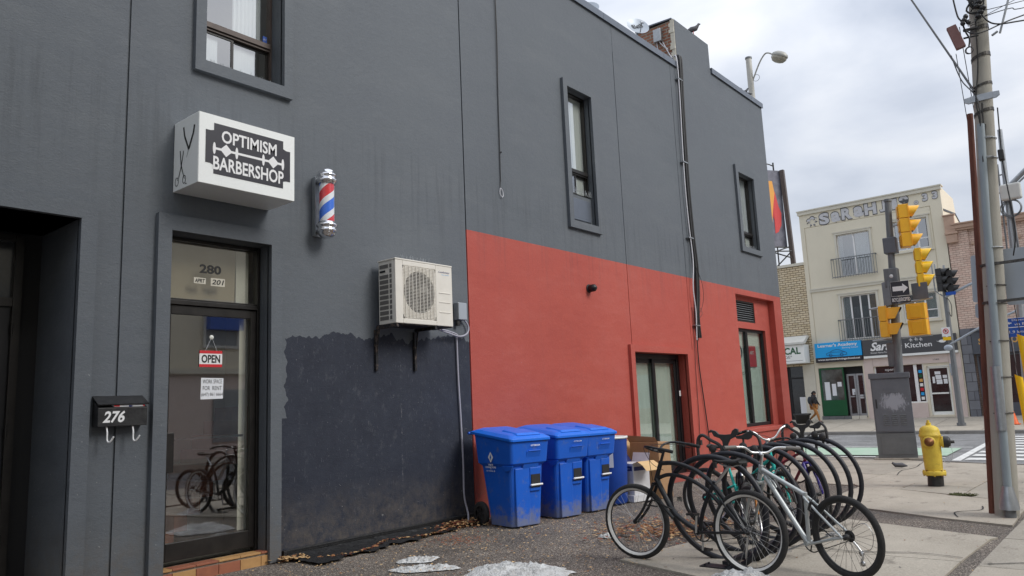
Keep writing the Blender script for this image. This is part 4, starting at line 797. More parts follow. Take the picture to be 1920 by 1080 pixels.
# rooftop items
jb = thing('junction_box', 'small grey metal box on the brick side of the chimney', 'junction box', (-.50, 14.9, 9.63)); b = MB(); b.box((0, -.10, 0), (.19, -.003, .31)); b.build('box_body', M_['steel'], jb, bevel=.008); b = MB(); b.tube([(.06, -.05, 0), (.07, -.05, -.25)], .012, 6); b.tube(smooth([(.12, -.05, 0), (.2, -.05, -.12), (.32, -.03, -.25)], 4), .012, 6); b.build('conduit', M_['cablew'], jb)
def dish(name, loc, face, r, label, txt=None, elev=.5):
    d = thing(name, label, 'satellite dish', loc); a = V(face).normalized(); q = a.to_track_quat('Z', 'Y').to_matrix().to_4x4()
    b = MB(); b.T = q; b.lathe([(0, 0), (r*.4, .02*r), (r*.75, .09*r), (r, .17*r), (r*1.02, .175*r)], 28); b.lathe([(r*1.02, .175*r), (r*.75, .07*r), (0, -.02)], 28); b.build('reflector', M_['signback'], d)
    b = MB(); b.tube([(0, 0, 0), V((0, 0, -.35))-a*.12, V((0, 0, -.9))-a*.12], .022, 8); b.build('mast', M_['steel'], d)
    b = MB(); b.T = q; b.tube([(0, -r*.9, .16*r), (0, -r*.5, r*.9)], .012, 6); b.box((-.035, -r*.5-.03, r*.88), (.035, -r*.5+.04, r*.98)); b.build('feed_arm', M_['steel'], d)
    if txt:
        rr = V((0, 1, 0)); rt = (rr-a*rr.dot(a)).normalized(); up = a.cross(rt)
        if up.z < 0: up = -up
        text('dish_print', txt, M_['black'], d, V((0, 0, 0))+a*(.09*r)+up*.02, rt, up, .12, .26, bold=.02)
    return d
dish('satellite_dish', (-.42, 13.95, 9.66), (.72, -.55, .42), .25, 'round satellite dish marked Bell behind the roof edge by the chimney', 'Bell')
dish('satellite_dish', (-.45, 11.9, 9.22), (.35, -.8, .6), .30, 'satellite dish barely showing above the flashing at the top of the photo')
dish('satellite_dish', (-.75, 17.05, 10.12), (.15, .95, .25), .46, 'pale dish seen from behind at the far side of the chimney')
def bird(loc, rz, label, s=1):
    t = thing('pigeon', label, 'bird', loc, rz, 'pigeons perched along the roof')
    b = MB(); b.T = Matrix.Scale(s, 4); b.tube([(-.20, 0, .05), (-.12, 0, .08), (-.03, 0, .11), (.06, 0, .13), (.10, 0, .18), (.12, 0, .21), (.155, 0, .205)], [.012, .03, .058, .05, .028, .026, .008], 10); b.build('body', M_['pigeon'], t)
    for s_ in (-.02, .02): b = MB(); b.T = Matrix.Scale(s, 4); b.tube([(0, s_, .08), (.01, s_, 0)], .005, 5); b.build('leg', M_['redref'], t)
    return t
bird((-.05, 15.98, 10.10), .5, 'pigeon perched alone on the sloping chimney top', 1.2)
for i, y in enumerate((18.75, 18.98, 19.15)): bird((-.12, y, 9.47), [2.0, .3, 2.9][i], ['nearest pigeon of the three on the far roof edge', 'middle pigeon of the three on the far roof edge', 'pigeon closest to the corner on the far roof edge'][i], .9)
# ------------------------------------------------------------ drain mat, leaves, snow
b = MB(); nx, ny = 40, 10
def matpt(i, j):
    y = 4.76+(7.6-4.76)*i/nx; w_ = .58*(1-.5*i/nx)+.05*sin(i*.7)+.04*sin(i*1.9)
    x = .02+w_*j/ny; z = .010+.05*max(0, 1-j/3)**1.5+.012*abs(sin(i*.9+j*1.3))
    return (x, y, z)
vs_ = [matpt(i, j) for i in range(nx+1) for j in range(ny+1)]
b.add(vs_, [(i*(ny+1)+j, i*(ny+1)+j+1, (i+1)*(ny+1)+j+1, (i+1)*(ny+1)+j) for i in range(nx) for j in range(ny)])
mo = b.build('drain_mat', M_['mat']); tag(mo, 'crumpled black dimpled drainage sheet lying along the foot of the dark wall', 'drain mat')
b = MB()
for i in range(150):
    for j in range(4):
        y = 4.76+i*.0186; z = .02+j*.02; b.add([(.055, y, z-.005), (.055, y+.011, z-.005), (.055, y+.011, z+.006), (.055, y, z+.006), (.066, y+.0055, z)], [(0, 1, 4), (1, 2, 4), (2, 3, 4), (3, 0, 4)])
dm = b.build('dimples', M_['mat'], mo); dm['kind'] = 'stuff'
b = MB(); b.box((.012, 4.72, -.02), (.055, 7.72, .095)); b.build('edge_strip', M_['mat'], mo, bevel=.005)
def leaves(name, label, n, f, sizes=(.012, .035), ms=('leaf1', 'leaf2', 'leaf3'), hz=.02):
    b = MB(); mm = [M_[k] for k in ms]
    for m in mm: b.use(m)
    for i in range(n):
        x, y = f(); z = gz(y)+.008+random.random()*hz; r = random.uniform(*sizes); a = random.random()*6.28
        b.use(random.choice(mm)); k = 5; pts = []
        for q in range(k):
            t = a+2*pi*q/k; rr = r*random.uniform(.55, 1.1)*(1 if q else 1.5); pts.append((x+rr*cos(t), y+rr*sin(t), z+random.uniform(-.2, .5)*r*.9))
        c_ = (x, y, z+.1*r); b.add([c_]+pts, [(0, 1+q, 1+(q+1) % k) for q in range(k)])
    return tag(b.build(name), label, kind='stuff')
R_ = random.random
leaves('leaf_litter', 'brown and tan leaves gathered on the black sheet along the dark wall', 300, lambda: (lambda t: (.10+.42*(1-t*.55)*(.25+.75*abs(sin(t*7.5)))+random.gauss(0, .018), 4.8+2.85*t))(R_()**.8), (.010, .028))
leaves('leaf_litter', 'leaf litter heaped beside the wheel of the first blue bin', 420, lambda: (abs(random.gauss(.14, .14))+.04, random.gauss(7.25, .22)), (.012, .03), hz=.05)
leaves('leaf_litter', 'orange leaves drifted against the end of the tiled step', 150, lambda: (abs(random.gauss(.06, .07))+.03, random.gauss(4.76, .07)), (.012, .028), ('leaf1', 'leaf2', 'leaf2'), hz=.04)
leaves('leaf_litter', 'brown leaf pile trampled on the asphalt under the bicycles', 1100, lambda: (random.gauss(2.75, .42), random.gauss(8.1, .42)), (.012, .032), ('leaf1', 'leaf1', 'leaf3', 'leaf2'), hz=.02)
leaves('scattered_debris', 'small tan leaf fragments scattered over the dark asphalt', 2600, lambda: (random.uniform(.1, 3.4), 3.2+6.4*R_()**.8), (.004, .015), ('leaf2', 'leaf1', 'leaf2', 'cardl'), hz=.004)
leaves('scattered_debris', 'red brown crumbs spread near the bins', 260, lambda: (random.gauss(.95, .2), random.gauss(6.45, .16)), (.006, .016), ('leaf3', 'leaf1', 'tile1'), hz=.004)
leaves('scattered_debris', 'sparse bits of leaf on the pale sidewalk', 240, lambda: (random.uniform(3.3, 6.3), random.uniform(5.8, 15)), (.004, .013), ('leaf1', 'leaf2', 'signgrey'), hz=.002)
def snow(cx, cy, rx, ry, h, label, rot=0, seed=0):
    b = MB(); n, m = 72, 16; vs_ = [(0, 0, h)]
    for j in range(1, m+1):
        for i in range(n):
            a = 2*pi*i/n; t = j/m; k = 1+.22*noise.noise(V((cos(a)*1.4+seed, sin(a)*1.4, 0)))+.10*noise.noise(V((cos(a)*5, sin(a)*5, seed)))
            k *= 1+.10*noise.noise(V((cos(a)*11, sin(a)*11, seed)))*t; x, y = rx*k*t*cos(a), ry*k*t*sin(a); z = h*(1-t**2.2)*(1+.8*noise.noise(V((x*9, y*9, seed))))+.035*noise.noise(V((x*28, y*28, seed)))*(1-t**3) -.004*(j == m)
            vs_.append((x, y, z))
    fs = [(0, 1+i, 1+(i+1) % n) for i in range(n)]
    for j in range(m-1): fs += [(1+j*n+i, 1+(j+1)*n+i, 1+(j+1)*n+(i+1) % n, 1+j*n+(i+1) % n) for i in range(n)]
    b.add(vs_, fs, True); o = b.build('snow_patch', M_['snow']); o.location = (cx, cy, .002); o.rotation_euler.z = rot; tag(o, label, 'snow patch', 'patches of old snow on the asphalt'); return o
snow(2.62, 5.42, .50, .40, .055, 'largest rounded snow patch in front of the first blue bin', .4, 1)
snow(1.34, 5.43, .20, .15, .016, 'small thin snow patch left of the big one, further from the camera', .9, 5); snow(1.72, 5.17, .34, .13, .02, 'long thin snow patch at the bottom edge between its two neighbours', .75, 9)
snow(4.46, 6.20, .26, .18, .06, 'snow lump in front of the rear wheel of the black cruiser bicycle', .1, 13)
snow(2.35, 7.35, .09, .05, .03, 'tiny snow scrap seen through the front wheel of the black cruiser', .1, 17)
b = MB()
for i in range(140):
    a = random.random()*6.28; r = R_()*.10; x, y = r*1.6*cos(a), r*sin(a); b.tube([(x, y, 0), (x+.03*cos(a), y+.03*sin(a), .03*R_()+.01), (x+.06*cos(a), y+.06*sin(a), .025*R_())], [.006, .005, .001], 3, caps=False)
wd = b.build('weeds', M_['moss']); wd.location = (4.97, 12.68, gz(12.68)); tag(wd, 'small tuft of weeds in the pavement crack by the hydrant', kind='stuff')
# ------------------------------------------------------------ wheeled bins
def cart():
    t = thing('wheeled_bin', 'x', 'recycling bin', group='blue wheeled bins in a row by the red wall')
    # local: +x front (street), wheels at -x, z up
    b = MB(); 
    def ring(z, fx, bx, hw, cr=.05):   # rounded rectangle ring
        pts = []
        for (sx, sy, a0) in ((fx-cr, hw-cr, 0), (bx+cr, hw-cr, pi/2), (bx+cr, -hw+cr, pi), (fx-cr, -hw+cr, 3*pi/2)):
            for k in range(5): a = a0+pi/2*k/4; pts.append((sx+cr*cos(a), sy+cr*sin(a), z))
        return pts
    tz = lambda P: [(x, y, z+.10*(.445-x)/.85) for x, y, z in P]
    R = [ring(.005, .30, -.20, .235, .07), ring(.30, .315, -.235, .25, .07), ring(.74, .335, -.30, .27, .06), ring(.78, .39, -.345, .30, .05), tz(ring(1.02, .415, -.37, .315, .04)), tz(ring(1.045, .42, -.375, .32, .04))]
    n = 20; vs_ = [p for r in R for p in r]; fs = []
    for j in range(len(R)-1): fs += [(j*n+i, j*n+(i+1) % n, (j+1)*n+(i+1) % n, (j+1)*n+i) for i in range(n)]
    fs.append(tuple(range(n))[::-1]); fs.append(tuple(range((len(R)-1)*n, len(R)*n))); b.add(vs_, fs, False)
    bo = b.build('bin_body', M_['bin'], t, bevel=.006)
    b = MB(); b.box((.30, -.10, .80), (.425, .13, .98)); 
    # front relief: raised lower panels flanking a recess, catch bar pocket
    b = MB(); b.hexa([(.30, -.20, .01), (.335, -.20, .01), (.335, .02, .01), (.30, .02, .01), (.32, -.215, .72), (.355, -.215, .72), (.355, .02, .72), (.32, .02, .72)]); b.build('front_panel', M_['bin'], t, bevel=.012)
    b = MB(); b.hexa([(.30, .02, .42), (.345, .02, .42), (.345, .20, .42), (.30, .20, .42), (.32, .02, .72), (.36, .02, .72), (.36, .21, .72), (.32, .21, .72)]); b.build('front_panel', M_['bin'], t, bevel=.012)
    b = MB(); b.box((.33, .035, .47), (.362, .185, .63)); b.build('catch_pocket', M_['dark'], t)
    b = MB(); b.cyl((.372, .015, .50), (.372, .205, .50), .013, 10); b.build('catch_bar', M_['whitevinyl'], t)
    b = MB(); b.hexa([(.33, -.10, .70), (.352, -.10, .70), (.352, .16, .70), (.33, .16, .70), (.38, -.06, .93), (.422, -.06, .93), (.422, .17, .93), (.38, .17, .93)]); b.build('front_channel', M_['bin'], t, bevel=.01)
    b = MB(); b.box((.36, -.04, .92), (.428, .16, .935)); b.build('channel_lip', M_['bin'], t, bevel=.004)
    b = MB(); b.prism([(.18, -.30, .76), (.40, -.30, .76), (.36, -.30, .70), (.26, -.30, .685)], (0, .03, 0)); b.build('lifting_lip', M_['bin'], t, bevel=.006)
    # lid
    b = MB(); L0 = ring(1.05, .445, -.44, .335, .05); L1 = ring(1.085, .445, -.44, .335, .05); L2 = ring(1.12, .38, -.36, .28, .06); L3 = ring(1.135, .28, -.34, .22, .06)
    def tilt(P, k=.05): return [(x, y, z+(.10)*(.445-x)/.85) for x, y, z in P]
    rs = [tilt(q) for q in (L0, L1, L2, L3)]; vs_ = [p for r in rs for p in r]; fs = [tuple(range(n))[::-1]]
    for j in range(3): fs += [(j*n+i, j*n+(i+1) % n, (j+1)*n+(i+1) % n, (j+1)*n+i) for i in range(n)]
    fs.append(tuple(range(3*n, 4*n))); b.add(vs_, fs); lo = b.build('lid', M_['binlid'], t, bevel=.006)
    b = MB(); b.hexa([(.05, -.20, 1.165), (.40, -.20, 1.125), (.40, .20, 1.125), (.05, .20, 1.165), (.08, -.17, 1.20), (.36, -.17, 1.155), (.36, .17, 1.155), (.08, .17, 1.20)]); b.build('raised_lid_panel', M_['binlid'], lo, bevel=.01)
    b = MB(); b.box((-.52, -.27, 1.15), (-.42, .27, 1.185)); b.cyl((-.52, -.30, 1.16), (-.52, .30, 1.16), .02, 8); b.build('push_handle', M_['bin'], t, bevel=.005)
    for s in (-1, 1):
        b = MB(); T = Matrix.Translation((-.32, s*.27, .135)) @ Matrix.Rotation(-s*pi/2, 4, 'X'); b.T = T; b.lathe([(.09, -.028), (.142, -.028), (.15, -.015), (.15, .015), (.142, .028), (.09, .028)], 24); wo_ = b.build('wheel', M_['tyre'], t)
        b = MB(); b.T = T; b.lathe([(.088, .012), (.03, .020), (0, .022)], 20)
        for q in range(5): a = 2*pi*q/5; b.hexa([(.02*cos(a)-.012*sin(a)*s_*0+0, .02*sin(a), .02) if False else (.02*cos(a+p), .02*sin(a+p), z) for s_, p, z in ((0, -.6, .016), (0, .6, .016))]+[(.085*cos(a+p), .085*sin(a+p), .016) for p in (.14, -.14)]+[(.02*cos(a+p), .02*sin(a+p), .032) for p in (-.6, .6)]+[(.085*cos(a+p), .085*sin(a+p), .03) for p in (.14, -.14)])
        b.build('hub_cap', M_['blackmetal'], wo_)
    return t
cart0 = cart()
CL = ['nearest blue wheeled bin with a white diamond crest and lettering on its side', 'middle blue wheeled bin between two others', 'farthest blue wheeled bin of three beside the barrel']
for i, (x, y, a) in enumerate(((.73, 7.66, -.20), (.745, 8.55, -.16), (.755, 9.22, -.14))):
    o = cart0 if i == 0 else copy_tree(cart0)
    o.location = (x, y, gz(y)); o.rotation_euler.z = a; o['label'] = CL[i]; 
    text('bin_stamp', 'OTTERHOM', M_['whitevinyl'], o, (.437, .06, .995), (0, 1, 0), (-.05, 0, 1), .020, .15, bold=.02)
lgm = M_['whitevinyl']; b = MB(); yv = -.3175
b.add([(-.07, yv, .86), (-.015, yv-.001, .93), (.04, yv, .86), (-.015, yv, .79)], [(3, 2, 1, 0)]); lg = b.build('crest', lgm, cart0)
b = MB(); b.prism([(-.015-.02, yv-.002, .845), (-.015, yv-.002, .90), (-.015+.02, yv-.002, .845), (-.015+.008, yv-.002, .85), (-.015, yv-.002, .82), (-.015-.008, yv-.002, .85)], (0, -.0005, 0)); b.build('crest_mark', M_['bin'], lg)
for s_, z, w_, h in (('WASTE', .765, .10, .022), ('CONNECTIONS', .735, .22, .024), ('OF', .712, .02, .010), ('\u2666 CANADA \u2666', .69, .18, .02)):
    text('bin_lettering', s_, lgm, cart0, (-.015, yv+.002+(.86-z)*.0+.0-.003, z), (1, 0, 0), (0, 0, 1), h, w_, bold=.02)
# barrel
br = thing('recycling_barrel', 'narrow blue plastic barrel with white rim standing behind the third bin', 'barrel', (.74, 9.93, gz(9.9)), 0)
b = MB(); b.lathe([(0, .005), (.25, .005), (.265, .03), (.29, .5), (.31, .96), (.31, .985)], 26); b.build('barrel_body', M_['barrel'], br)
b = MB(); b.lathe([(.31, .96), (.325, .965), (.325, .995), (.30, .995), (.29, .90), (.0, .89)], 26); b.build('rim', M_['white'], br)
b = MB(); b.quad((.10, -.292, .55), (.235, -.205, .55), (.24, -.21, .80), (.10, -.30, .80)); b.build('white_label', M_['paper'], br)
# cardboard
def carton(name, label, cat, loc, rz, size, m, extras=None):
    t = thing(name, label, cat, loc, rz); b = MB(); b.box((0, 0, 0), size); b.build('carton', M_[m], t, bevel=.004, seg=1)
    if extras: extras(t)
    return t
def ex1(t):
    x, y, z = .36, .36, .47
    b = MB(); b.box((.02, -.002, .36), (.34, -.0005, .43)); b.build('navy_band', M_['navy'], t); text('print', 'Canon', M_['whitevinyl'], t, (.24, -.003, .395), (1, 0, 0), (0, 0, 1), .03, .12); text('print', 'LaserPro', M_['navy'], t, (.12, -.003, .31), (1, 0, 0), (0, 0, 1), .028, .2)
    b = MB(); b.box((.04, -.01, .16), (.20, -.001, .24)); b.box((.06, -.011, .10), (.18, -.001, .17)); b.build('printer_picture', M_['blackmetal'], t)
    b = MB(); b.box((x+.0005, .02, .36), (x+.002, .34, .42)); b.build('navy_band', M_['navy'], t)
    b = MB(); P = [(x, 0, z), (x, .36, z), (x+.10, .0, z+.03), (x+.10, .36, z+.03), (x+.20, .0, z-.02), (x+.20, .36, z-.02), (x+.25, .03, z-.10), (x+.25, .33, z-.10)]; b.add(P+[(p[0], p[1], p[2]+.004) for p in P], [(0, 1, 3, 2), (2, 3, 5, 4), (4, 5, 7, 6), (10, 11, 9, 8), (12, 13, 11, 10), (14, 15, 13, 12)]); b.build('open_flap', M_['cardl'], t)
    b = MB(); b.quad((.0, 0, z), (0, .36, z), (-.14, .36, z+.16), (-.14, 0, z+.16)); b.build('open_flap', M_['navy'], t)
    b = MB(); b.quad((.0, .36, z), (.36, .36, z), (.36, .40, z+.14), (0, .40, z+.14)); b.build('open_flap', M_['cardw'], t)
carton('printer_carton', 'open white printer carton with navy print and a tan flap bent down', 'box', (.66, 10.28, gz(10.3)+.10), -.22, (.36, .36, .47), 'cardw', ex1)
def ex2(t):
    b = MB(); b.box((.03, -.002, .02), (.30, -.0005, .08)); b.build('navy_band', M_['navy'], t)
carton('flat_carton', 'low white carton with navy band lying under the open printer carton', 'box', (.62, 10.24, gz(10.3)), -.22, (.42, .42, .10), 'cardw', ex2)
carton('brown_carton', 'brown cardboard carton standing behind the white printer carton', 'box', (.60, 10.82, gz(10.9)), -.1, (.56, .32, .86), 'card', lambda t: (lambda b: (b.add([(0, 0, .86), (.56, 0, .86), (.56, -.08, .95), (.0, -.09, .98)], [(0, 1, 2, 3)]), b.build('open_flap', M_['card'], t)))(MB()))
fc = thing('flattened_cardboard', 'folded cardboard sheets standing on edge between the barrel and the brown carton', 'cardboard', (.28, 10.45, gz(10.4)), .1)
for i in range(7): b = MB(); h = .80+.08*R_(); b.hexa([(i*.045, 0, 0), (i*.045+.012, 0, 0), (i*.045+.012, .5, 0), (i*.045, .5, 0), (i*.045+.02, 0, h), (i*.045+.03, 0, h), (i*.045+.03, .5, h+.03), (i*.045+.02, .5, h+.03)]); b.build('sheet', M_['card' if i % 3 else 'cardl'], fc)

# ------------------------------------------------------------ bike rack: coil of hoops with crowns
rk = thing('spiral_bike_rack', 'black steel spiral bicycle rack of large hoops with grey crown brackets', 'bike rack', (4.08, 6.5, 0))
RR = .49; pitch = .40; turns = 7
HZ = .475
for k in range(8):
    y0 = k*pitch; pts = []; n = 44
    for i in range(n+1):
        t = -pi/2+2*pi*i/n; yy = y0+pitch*max(0, (i/n-.62)/.38)*1.0*(k < 7); cxk = .0
        pts.append((cxk+RR*cos(t), yy, HZ+RR*sin(t)*(1.0)))
    b = MB(); b.tube(pts, .0265, 10, caps=(k in (0, 7))); b.build('hoop', M_['rack'], rk)
for y in (.0, 1.2, 2.8):
    b = MB(); b.box((-.14, y-.07, .006), (.14, y+.07, .016)); [b.cyl((sx*.10, y+sy*.04, .016), (sx*.10, y+sy*.04, .03), .012, 6) for sx in (-1, 1) for sy in (-1, 1)]; b.build('base_plate', M_['rack'], rk)
b = MB(); b.box((.05, 0, .03), (.10, 2.8, .06)); b.build('base_rail', M_['rack'], rk)
def crown(x0, y0, sx, tag_):
    cr_ = MB(); sy = y0
    P = lambda u, z: (x0+u*sx, sy, z)
    def bar(pts, r, n=8): cr_.tube(smooth([P(u, z) for u, z in pts], 5), r, n)
    bar([(-.27, .90), (-.27, 1.03), (-.25, 1.10), (-.20, 1.12), (-.12, 1.07), (-.03, 1.02), (.0, .93), (.005, .80)], .017)      # left drop arm
    bar([(.39, .90), (.39, 1.01), (.37, 1.10), (.30, 1.14), (.22, 1.11)], .016)
    def plate(pts, t=.014): cr_.prism([(x0+u*sx, sy-t, z) for u, z in pts], (0, 2*t, 0))
    plate([(.015, .86), (.055, .86), (.055, 1.03), (.085, 1.08), (.135, 1.10), (.175, 1.145), (.175, 1.175), (.15, 1.185), (.12, 1.165), (.10, 1.13), (.03, 1.125), (-.03, 1.13), (-.06, 1.16), (-.11, 1.175), (-.135, 1.16), (-.13, 1.145), (-.10, 1.15), (-.08, 1.11), (-.02, 1.09), (.005, 1.06), (.012, .98)])
    plate([(.14, 1.11), (.16, 1.085), (.27, 1.075), (.30, 1.09), (.33, 1.145), (.30, 1.165), (.24, 1.125)])
    plate([(.205, .82), (.235, .82), (.235, .97), (.205, .97)]); plate([(.215, .98), (.225, .98), (.225, 1.09), (.215, 1.09)])
    plate([(-.115, .80), (-.085, .80), (-.085, .96), (-.115, .96)])
    o = cr_.build('crown_bracket', M_['crown'], rk)
    for u, z in ((-.10, .99), (.22, 1.01), (.33, .985)):
        b = MB(); b.T = Matrix.Translation((x0+u*sx, sy-.02, z)) @ Matrix.Rotation(pi/2, 4, 'X'); b.lathe([(0, -.015), (.036, -.015), (.041, 0), (.036, .015), (0, .015)], 14); b.build('round_cap', M_['crown'], o)
    b = MB(); b.box((x0+.31*sx, sy-.01, .88), (x0+.34*sx, sy+.01, .97)); b.build('cap_stem', M_['crown'], o)
crown(3.90-4.08, 7.20-6.5, 1.0, 0)
crown(3.93-4.08, 9.30-6.5, .80, 1)

# ------------------------------------------------------------ bicycles
def wheel(name, par, c, R, tw, ww=False, rim='blackmetal', spoke='spoke', T=None, nsp=32, knob=0):
    """wheel in the local xz plane at c; T = steering matrix"""
    T = T or Matrix.Identity(4); c = V(c); r0 = R-tw
    b = MB(T); b.torus(c, (0, 1, 0), r0-tw*.9, .011, 44, 6); b.T = T; rimo = b.build(name, M_[rim], par)
    b = MB(T); b.torus(c, (0, 1, 0), R-tw, tw, 44, 14); b.build('tyre', M_['tyre'], rimo)
    if ww:
        b = MB(T)
        for s in (-1, 1):
            n = 44; vs_ = []
            for i in range(n):
                a = 2*pi*i/n
                for ang in (-1.25, -.85, -.30):
                    rr = R-tw+tw*1.08*sin(ang); yy = s*tw*1.08*cos(ang); vs_.append((c.x+rr*cos(a), c.y+yy, c.z+rr*sin(a)))
            fs = []
            for i in range(n):
                j = (i+1) % n
                for q in (0, 1): fs.append((i*3+q, j*3+q, j*3+q+1, i*3+q+1))
            b.add(vs_, fs, True)
        b.build('whitewall', M_['whitewall'], rimo)
    b = MB(T)
    for i in range(nsp):
        a = 2*pi*i/nsp; s = 1 if i % 2 else -1; a2 = a+(.9 if (i//2) % 2 else -.9)
        b.tube([c+V((.022*cos(a2), s*.032, .022*sin(a2))), c+V(((r0-tw*.9)*cos(a), 0, (r0-tw*.9)*sin(a)))], .0013, 4, caps=False)
    so_ = b.build('spokes', M_[spoke], rimo); so_['kind'] = 'stuff'
    b = MB(T); b.tube([c+V((0, -.055, 0)), c+V((0, -.036, 0)), c+V((0, -.034, 0)), c+V((0, .034, 0)), c+V((0, .036, 0)), c+V((0, .055, 0))], [.008, .008, .023, .023, .008, .008], 10); b.build('hub', M_['blackmetal'], rimo)
    return rimo
def bicycle(label, loc, yaw, frame='bikeblack', fork=None, wb=1.04, R=.335, tw=.024, ww=False, steer=0, tubes=None, ht=((.84, .88), (.90, .70)), bb=(.44, .29), seat=None, bar='riser', barmat='alu', gripm='rubber', spoke='spoke', lean=0, rim='blackmetal', drive=True, crank_a=-1.2, susp=False, grp='bicycles locked to the spiral rack', rake=None, barh=.13, barw=.33, wheelset=(True, True)):
    t = thing('bicycle', label, 'bicycle', loc, yaw, grp); t.rotation_euler = (lean, 0, yaw)
    fork = fork or frame; (hx, hz), (lx, lz) = ht
    ax = V((hx-lx, 0, hz-lz)).normalized(); base = V((lx, 0, lz))
    T = Matrix.Translation(base) @ Matrix.Rotation(steer, 4, ax) @ Matrix.Translation(-base)
    fh = (wb, 0, R); rh = (0, 0, R)
    if wheelset[0]: wheel('wheel', t, rh, R, tw, ww, rim, spoke)
    if wheelset[1]: wheel('wheel', t, fh, R, tw, ww, rim, spoke, T)
    b = MB()
    for pts, r in tubes: b.tube(smooth([(p[0], p[2] if len(p) > 2 else 0, p[1]) for p in pts], 5) if len(pts) > 2 else [(p[0], p[2] if len(p) > 2 else 0, p[1]) for p in pts], r, 10)
    b.tube([(lx, 0, lz), (hx, 0, hz)], .021, 10); b.cyl((bb[0], -.035, bb[1]), (bb[0], .035, bb[1]), .022, 12)
    for s in (-1, 1): b.tube([(.0, s*.055, R), (.11, s*.045, R-(R-bb[1])*.25), (bb[0]-.04, s*.022, bb[1])], .011, 8)
    b.build('frame', M_[frame], t)
    b = MB(T); cr_ = V((lx+.012, 0, lz-.03))
    for s in (-1, 1):
        rk_ = rake or [(lx+.012, lz-.035), ((lx+wb)/2+.01, (lz+R)/2+.02), (wb-.012, R+.06), (wb, R)]
        b.tube(smooth([(x, s*(.05 if i else .042), z) for i, (x, z) in enumerate(rk_)], 4), [.016 if not susp else .021]*5+[.013 if not susp else .018]*(4*(len(rk_)-1)+1-5), 10)
    b.tube([cr_+V((0, -.045, 0)), cr_+V((0, .045, 0))], .018, 8); fo_ = b.build('fork', M_[fork], t)
    if susp: b = MB(T); [b.tube([(lx+.02, s*.05, lz-.04), (lx+.06, s*.05, lz-.14)], .013, 8) for s in (-1, 1)]; b.build('fork_stanchions', M_['chrome'], fo_)
    # bars
    b = MB(T); top = V((hx, 0, hz))+ax*.10; b.tube([V((hx, 0, hz)), top], .014, 8); cl = top+V((.05, 0, .012)); b.tube([top-ax*.01, cl], .015, 8); b.build('stem', M_[barmat], t)
    b = MB(T)
    if bar == 'cruiser': H = [(0, 0, 0), (.02, .06, .0), (.04, .14, .03), (.02, .22, .05), (-.06, .27, .05), (-.18, .275, .03), (-.28, .27, .01)]
    elif bar == 'riser': H = [(0, 0, 0), (0, .08, .005), (-.01, .15, .045), (-.03, .24, .05), (-.06, barw, .045)]
    else: H = [(0, 0, 0), (.01, .08, .02), (0, .17, .10), (-.03, .27, .12), (-.10, barw, .10)]
    L_ = [(cl.x+x, -y, cl.z+z) for x, y, z in H]; Rr = [(cl.x+x, y, cl.z+z) for x, y, z in H]
    b.tube(smooth(L_[::-1][:-1]+Rr, 4), .0115, 8); bo = b.build('handlebar', M_[barmat], t)
    for Q in (L_, Rr): b = MB(T); e_, s_ = V(Q[-1]), V(Q[-2]); d = (e_-s_).normalized(); b.tube([e_-d*.12, e_+d*.01], .0165, 10); b.build('grip', M_[gripm], bo)
    for Q in (L_, Rr):
        b = MB(T); e_, s_ = V(Q[-1]), V(Q[-2]); d = (e_-s_).normalized(); c0 = e_-d*.15; b.tube(smooth([c0, c0+V((.04, 0, -.01)), c0+d*.05+V((.055, 0, -.02)), c0+d*.11+V((.05, 0, -.02))], 3), .005, 6); b.build('brake_lever', M_['blackmetal'], bo)
    b = MB(T); b.tube(smooth([V(L_[-2])+V((0, 0, -.01)), cl+V((.10, -.06, .04)), cl+V((.11, 0, -.08)), V((lx+.03, .01, lz))], 6), .0028, 5); b.tube(smooth([V(Rr[-2]), cl+V((.13, .05, .03)), cl+V((.08, .02, -.12)), V((hx-.03, .02, hz-.08))], 6), .0028, 5); b.build('brake_cable', M_['cableb'], t)
    if seat:
        (sx, sz), (px, pz), m_ = seat
        b = MB(); b.tube([(px, 0, pz), (sx, 0, sz-.03)], .0135, 8); b.build('seat_post', M_['alu'], t)
        b = MB(); secs = [(-.14, .085, .045), (-.10, .10, .05), (-.04, .085, .045), (.03, .045, .035), (.10, .026, .026), (.15, .018, .018)]
        n = 10; vs_ = []
        for i, (x, w_, h) in enumerate(secs):
            for k in range(n): a = 2*pi*k/n; vs_.append((sx+x, w_*cos(a), sz+.012*(i == 0)+.01*(i == 5)+h*.55*max(sin(a), -.7)))
        fs = [(i*n+k, i*n+(k+1) % n, (i+1)*n+(k+1) % n, (i+1)*n+k) for i in range(len(secs)-1) for k in range(n)]+[tuple(range(n)), tuple(range((len(secs)-1)*n, len(secs)*n))]
        b.add(vs_, fs, True); sdo = b.build('saddle', M_[m_], t); b = MB(); [b.tube([(sx-.10, s*.02, sz-.02), (sx, s*.022, sz-.045), (sx+.10, s*.01, sz-.015)], .004, 5) for s in (-1, 1)]; b.build('saddle_rails', M_['alu'], sdo)
    if drive:
        b = MB(); b.torus((bb[0], -.045, bb[1]), (0, 1, 0), .085, .006, 30, 4)
        for q in range(5): a = q*2*pi/5; b.tube([(bb[0], -.045, bb[1]), (bb[0]+.083*cos(a), -.045, bb[1]+.083*sin(a))], .006, 4)
        cd = V((cos(crank_a), 0, sin(crank_a)))*.17; c0 = V((bb[0], 0, bb[1]))
        co2 = b.build('chainring', M_['blackmetal'], t)
        for s in (-1, 1): b = MB(); b.tube([c0+V((0, s*-.055, 0)), c0+V((0, s*-.075, 0))+cd*s], .010, 6); b.build('crank_arm', M_['alu'], t)
